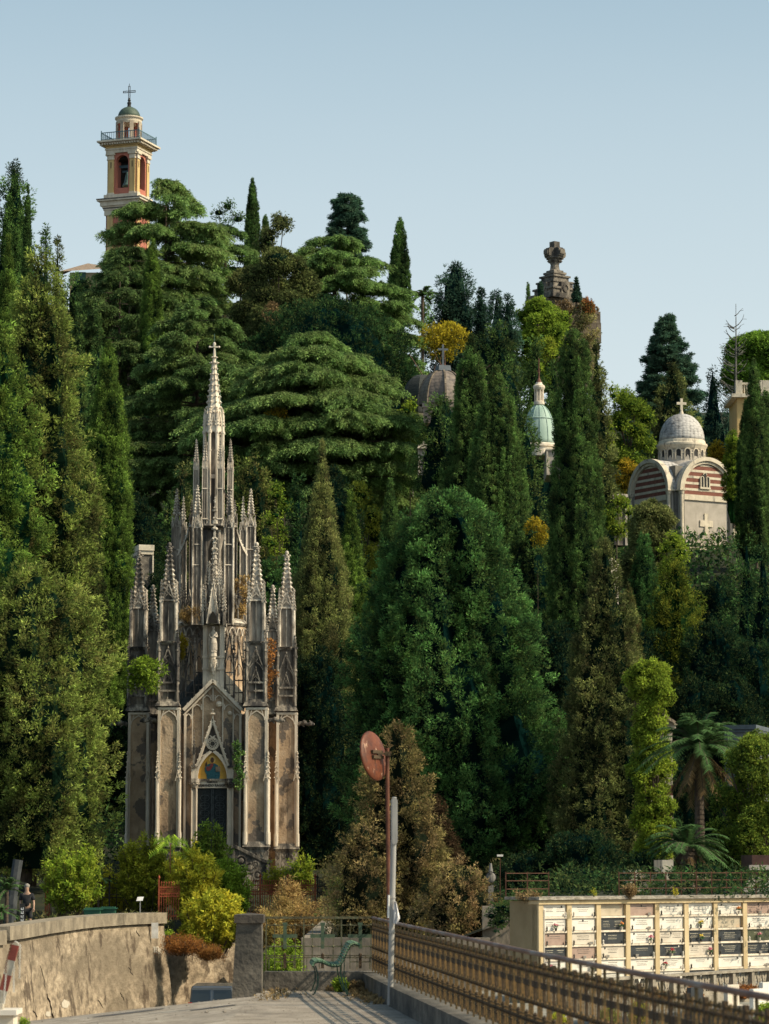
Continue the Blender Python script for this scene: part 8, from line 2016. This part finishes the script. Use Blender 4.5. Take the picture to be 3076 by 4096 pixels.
for r in range(7):
    v0, v1 = rows[r]; z1, z0 = zC(v0), zC(v1)
    for c in range(cols):
        if r > 4 and c > 8: continue
        ch = grid_[r][c] if r < 5 else rgc.choice(list('wwbsw'))
        x0_, x1_ = XCOL[c]+.165+(.07 if c == 0 else 0), XCOL[c+1]
        m = MB(); m.box(x0_+.012, x1_-.012, .0+(.03 if ch == 'c' else 0), .12, z0, z1, FC); pq = m.build('plaque', PM[ch], nb)
        if ch == 'c': continue
        # engraved lines, portrait oval, lamp brackets
        m = MB(); xm = (x0_+x1_)/2; w_ = x1_-x0_; n_l = rgc.integers(2, 5); two = rgc.random() < .35
        for g_ in ((-.24, .24) if two else (0,)):
            for l in range(n_l):
                ln = w_*rgc.uniform(.10,.17)*(1 if two else 1.5); zz = z1-(z1-z0)*(.30+l*.15); x = xm+w_*g_-ln
                while x < xm+w_*g_+ln:
                    gl = rgc.uniform(.012, .03); m.box(x, x+gl, -.003, .002, zz, zz+(.016 if l % 2 == 0 else .009), FC); x += gl+rgc.uniform(.006,.014)
        m.build('engraving', M_gild if ch in 'bg' else M_grey_l, pq)
        if rgc.random() < .6:
            m = MB(); xo = xm+w_*rgc.choice([-.3,0,.3]); m.extr([(xo+.022*math.cos(t), z1-.055+.03*math.sin(t)) for t in np.linspace(0,2*PI,10,endpoint=False)], FC, -.012, .0); m.build('portrait', M_flm if ch in 'bg' else M_lant, pq)
        for s_ in (-.42, .42):
            if rgc.random() < .62:
                m = MB(); xl = xm+w_*s_; q = np.array(FC[0])+dirc*xl+nc*.06
                m.prism((q[0], q[1]), z0+.0, z0+.02, .035, .03, 8); m.prism((q[0], q[1]), z0+.02, z0+.085, .022, .026, 6); m.prism((q[0], q[1]), z0+.085, z0+.115, .034, .008, 6); m.blob((q[0], q[1], z0+.12), .008)
                m.build('lantern', M_lant if rgc.random() < .7 else M_flm, pq)
        if rgc.random() < .40:
            flower_spots.append((r, c, xm+w_*rgc.choice([-.3,-.05,.3]), z0))
            m = MB(); 
        elif rgc.random() < .4:
            m = MB(); q = np.array(FC[0])+dirc*(xm+w_*rgc.choice([-.25,.25,0]))+nc*.07; m.prism((q[0], q[1]), z0, z0+.07, .045, .06, 4); m.build('planter', PM['s'], pq)
FCOL = [('pink', (.62,.20,.26)), ('white', (.72,.68,.60)), ('orange', (.72,.26,.07)), ('yellow', (.72,.52,.07)), ('red', (.50,.035,.05)), ('mauve', (.42,.24,.42)), ('dried brown', (.28,.17,.10))]
FMAT = {n: surf(n.replace(' ','_')+'_petals', [(.3, tuple(x*.8 for x in c)), (.7, c)], 20, 2, rough=.7) for n, c in FCOL}
M_stem = surf('flower_green', [(.3,(.04,.10,.03)),(.7,(.08,.17,.05))], 20, 2)
ordn = ['top', 'second', 'third', 'fourth', 'fifth', 'sixth', 'lowest']; cord = ['first','second','third','fourth','fifth','sixth','seventh','eighth','ninth','tenth','eleventh','twelfth']
for i, (r, c, x, z) in enumerate(flower_spots[:34]):
    if c > 8: continue
    cn, _ = FCOL[rgc.choice(len(FCOL), p=[.2,.18,.14,.12,.14,.07,.15])]; q = np.array(FC[0])+dirc*x+nc*.085+UP*z
    e = empty('bouquet', q, f'{cn} flowers in a vase, {ordn[r]} row of niches, {cord[c]} column from the left', 'flowers', 'flower vases on the niche wall')
    m = MB(); m.prism((q[0], q[1]), z, z+.08, .025, .04, 8); m.build('vase', M_lant if i % 2 else PM['s'], e)
    m = MB(); 
    for k in range(16): d = nrm(np.array([rgc.normal(), rgc.normal(), abs(rgc.normal())+.2])); m.blob(np.array([q[0], q[1], z+.14])+d*rgc.uniform(.03,.075), rgc.uniform(.014,.026))
    m.build('blooms', FMAT[cn], e)
    m = MB()
    for k in range(12): d = nrm(np.array([rgc.normal(), rgc.normal(), rgc.normal()*.5+.2])); p = np.array([q[0], q[1], z+.10]); m.bar(p, p+d*rgc.uniform(.06,.11), .012)
    m.build('leaves', M_stem, e)
# rusty pipe fence on the roof and things above
def pipe_fence(x0, x1, y, label):
    a = np.array(FC[0])+dirc*x0-nc*y; b = np.array(FC[0])+dirc*x1-nc*y; z0 = zC(3588)
    e = empty('pipe_fence', (a+b)/2+UP*z0, label, 'fence'); m = MB()
    for h in (.20,.42,.62): m.bar(a+UP*(z0+h), b+UP*(z0+h), .022)
    n_ = int((x1-x0)/.62)
    for i in range(n_+1): p = a+(b-a)*i/n_; m.bar(p+UP*z0, p+UP*(z0+.66), .032)
    m.build('pipes', surf('rusty_pipe', [(.3,(.045,.02,.013)),(.7,(.11,.05,.03))], 5, 4, rough=.85), e); return e
pipe_fence(.0, 1.6, 1.2, 'short rusty pipe railing on the left end of the niche block roof'); pipe_fence(4.0, Lt, .9, 'long rusty pipe railing along the top of the niche block')
shrub(2375, 3560, 6, 80.5, 'lime', 'yellow-green weed sprouting on the niche block cornice', 3588, name='weed', cat='weed', n=5, hue=.3, leaf=.6, cl=(9,3,4), thin=True)
shrub(2700, 3555, 6, 82.8, 'lime', 'orange-tipped weed on the cornice right of the middle', 3584, name='weed', cat='weed', n=5, hue=.7, leaf=.6, cl=(9,3,4), thin=True)
shrub(2515, 3548, 22, 82, 'dead', 'dry reddish weed behind the niche block cornice', 3586, name='weed', cat='weed', n=10, hue=.5, thin=True)
shrub(2110, 3572, 45, 80.4, 'dead', 'creeper with red leaves on the left end of the niche block', 3600, name='weed', cat='weed', n=7, hue=.4, thin=True)
# steps and low stone walls above the block
e = empty('stone_steps', at(2600, 3580, 96), 'pale stone steps and low walls behind the pipe railing', 'steps'); m = MB()
a, b = at(2560,3560,96), at(2690,3560,96)
for i in range(5): m.box(a[0]+.05*i, b[0]-.35+.0*i, 96+i*.35, 98.5, at(2600,3580,96)[2]+i*.13, at(2600,3580,96)[2]+(i+1)*.13)
m.build('treads', M_cream, e); m = MB(); m.box(b[0]-.35, b[0], 95.6, 98.6, a[2]-.4, at(2600,3440,96)[2]); m.box(a[0]-.35, a[0], 95.6, 98.6, a[2]-.4, at(2600,3480,96)[2]); m.build('side_wall', M_cream, e)
m = MB(); rgs = np.random.default_rng(6); a = at(2700,3570,95); 
for k in range(110): m.ball((a[0]+rgs.uniform(0,1.1), 95+rgs.uniform(0,.5), a[2]+rgs.uniform(-.1,.55)), rgs.uniform(.06,.12), 7, 5, .8)
o = m.build('rubble_wall', M_rough); tag(o, 'low wall of rounded rubble stones behind the pipe railing', 'wall'); o['kind'] = 'stuff'
e = empty('brick_tomb', at(3040, 3560, 97), 'red brick tomb with pale stone steps at the right edge above the niches', 'tomb'); m = MB(); a, b = at(3010,3560,97), at(3120,3560,97); m.box(a[0], b[0], 97, 100, a[2]-.6, at(3040,3420,97)[2]); m.build('wall', surf('shaded_brick', [(.3,(.05,.025,.02)),(.7,(.10,.05,.04))], 3, 6), e); m = MB()
for i in range(4): m.box(a[0]-.4+.1*i, b[0], 96-(-.2*i), 97+.01, a[2]-.4, a[2]+.1+.12*i)
m.box(a[0]-.1, b[0], 96.9, 97.1, at(3040,3480,97)[2], at(3040,3460,97)[2]); m.build('steps', M_palegr, e)
# grave statue and black lamp left of the block
e = empty('grave_marker', at(1968, 3620, 96), 'pale carved grave marker with a round wreath in the dark gap left of the niches', 'grave'); k = 92/F*.8; c = at(1963, 3510, 92)
m = MB(); m.prism((c[0], 92), at(0,3640,92)[2], at(0,3540,92)[2], 20*k, 18*k, 4); m.ball((c[0], 92, c[2]), 24*k, 12, 8, 1.1, .4); m.prism((c[0], 92), c[2]+20*k, c[2]+70*k, 13*k, 5*k, 8); m.build('stone', surf('shaded_grave_stone', [(.3,(.16,.15,.14)),(.7,(.28,.26,.24))], 2, 6), e)
m = MB(); m.poly([(c[0]+26*k*math.cos(t), 91.85, c[2]+28*k*math.sin(t)) for t in np.linspace(-.3, 3.4, 10)], 5*k); m.build('wreath', M_black, e)
e = empty('lamp_post', at(2000, 3560, 90), 'thin rusty lamp post with a small white head left of the niche block', 'lamp'); m = MB(); m.bar(at(2001,3600,90), at(2001,3425,90), 3*k); m.build('post', M_rustp, e); m = MB(); c = at(2000,3422,90); m.box(c[0]-.09, c[0]+.09, 89.9, 90.1, c[2]-.03, c[2]+.03); m.build('head', PM['w'], e)
# ================================================================ balustrade and graves in the lower court
Y1, Y2 = 70.6, 76.7; a = at(2200, 3903, 68.0); zt_ = at(2643, 3898, 72)[2]; P0 = at(2643, 3898, 72); P1 = at(3076, 3872, 76.7); dv_ = np.array([P1[0]-P0[0], P1[1]-P0[1], 0]); dv_ = nrm(dv_)
S0 = np.array([P0[0], P0[1], 0])-dv_*4.6; Lb = 12.0; zt_ = P0[2]; hb = .47; nbx = np.array([dv_[1], -dv_[0], 0]); FB = (S0, dv_, -nbx, np.array([0,0,1.]))
bl = empty('balustrade', S0+UP*(zt_-hb), 'grey stone balustrade of crossed bars in front of the niche wall', 'balustrade')
M_bal = surf('balustrade_stone', [(.3,(.17,.145,.115)),(.6,(.32,.28,.225)),(.8,(.44,.39,.33))], 3, 8, rough=.9, bump=.4)
m = MB(); m.box(0, Lb, -.14, .14, zt_-.06, zt_, FB); m.box(0, Lb, -.14, .14, zt_-hb-.08, zt_-hb, FB); m.box(0, Lb, -.35, .35, zt_-hb-.30, zt_-hb-.08, FB); m.build('coping', M_bal, bl)
bayL = 1.02; nbay = int(Lb/bayL)
for i in range(nbay+1):
    m = MB(); m.box(i*bayL-.07, i*bayL+.07, -.11, .11, zt_-hb, zt_-.06, FB); m.build('pier', M_bal, bl)
for i in range(nbay):
    m = MB()
    for j in range(3):
        x0_ = i*bayL+.09+j*.285; x1_ = x0_+.27
        for (xa, xb) in ((x0_, x1_), (x1_, x0_), ((x0_+x1_)/2, x0_+.0), ((x0_+x1_)/2, x1_)):
            m.bar(S0+dv_*xa+UP*(zt_-hb), S0+dv_*xb+UP*(zt_-.06), .038, .05)
    m.build('crossed_bars', M_bal, bl)
m = MB()
mm = MB(); FG = (S0+nbx*2.4, dv_, -nbx, np.array([0,0,1.]))
zg = zt_-hb-.55
hedge = MB(); hedge.box(0, 12, -.2, 1.7, zg-.35, zg+.04, FG); o = hedge.build('planting_bed', surf('dark_bed', [(.3,(.02,.028,.012)),(.7,(.06,.07,.03))], 4, 6)); tag(o, 'dark planted bed below the balustrade', 'flower bed')
m = MB(); m.box(0, 12, -.45, -.2, zg-.5, zg+.10, FG); o = m.build('stone_kerb', M_bal); tag(o, 'long stone kerb edging the dark bed below the balustrade', 'kerb')
rows_g = []
gi = 0
for j in range(3):
    for i in range(6):
        fr_ = (S0+nbx*(3.6+j*1.5)+dv_*(i*1.75+rgc.uniform(-.1,.1)), dv_, -nbx, np.array([0,0,1.])); z_ = -1.62
        px = fr_[0][0]
        wh = ['white marble','grey granite','pale beige stone'][int(rgc.integers(0,3))]
        e = empty('grave', fr_[0]+UP*z_, f'{wh} grave slab, {["rear","middle","front"][j]} row of the lower court, {cord[i]} from left', 'grave', 'graves in the lower court')
        mt = {'white marble': PM['w'], 'grey granite': PM['b'], 'pale beige stone': PM['s']}[wh]
        m = MB(); m.box(0, .8, -.9, .55, z_, z_+.45, fr_); m.box(.06, .74, -.84, .49, z_+.45, z_+.50, fr_); m.build('slab', mt, e)
        m = MB(); m.box(.12, .68, .40, .50, z_+.5, z_+.95, fr_); m.build('headstone', mt, e)
for i, (u, v, Y) in enumerate(((2550,4040,60),(2435,4060,52),(3060,4040,60),(2230,4085,50))):
    shrub(u, v-25, 28, Y, ['lime','light','light','lime'][i], ['yellow-green sprig between the lower graves','green sprig at the foot of the railing bars','fern-like plant at the right edge of the lower court','small leafy plant low behind the railing'][i], v+60, n=30, hue=.2)
shrub(2775, 3965, 26, 71, 'rust', 'dry reddish plant under the balustrade', 3998, n=30, name='dry_plant', cat='plant', hue=.4)
shrub(2640, 3985, 30, 70.5, 'rust', 'second dry reddish tuft under the balustrade further left', 4000, n=26, name='dry_plant', cat='plant', hue=.2)
shrub(2970, 3958, 60, 74.5, 'rust', 'row of rust-coloured ground plants at the balustrade foot', 3978, n=60, name='dry_plant', cat='plant', hue=.1)
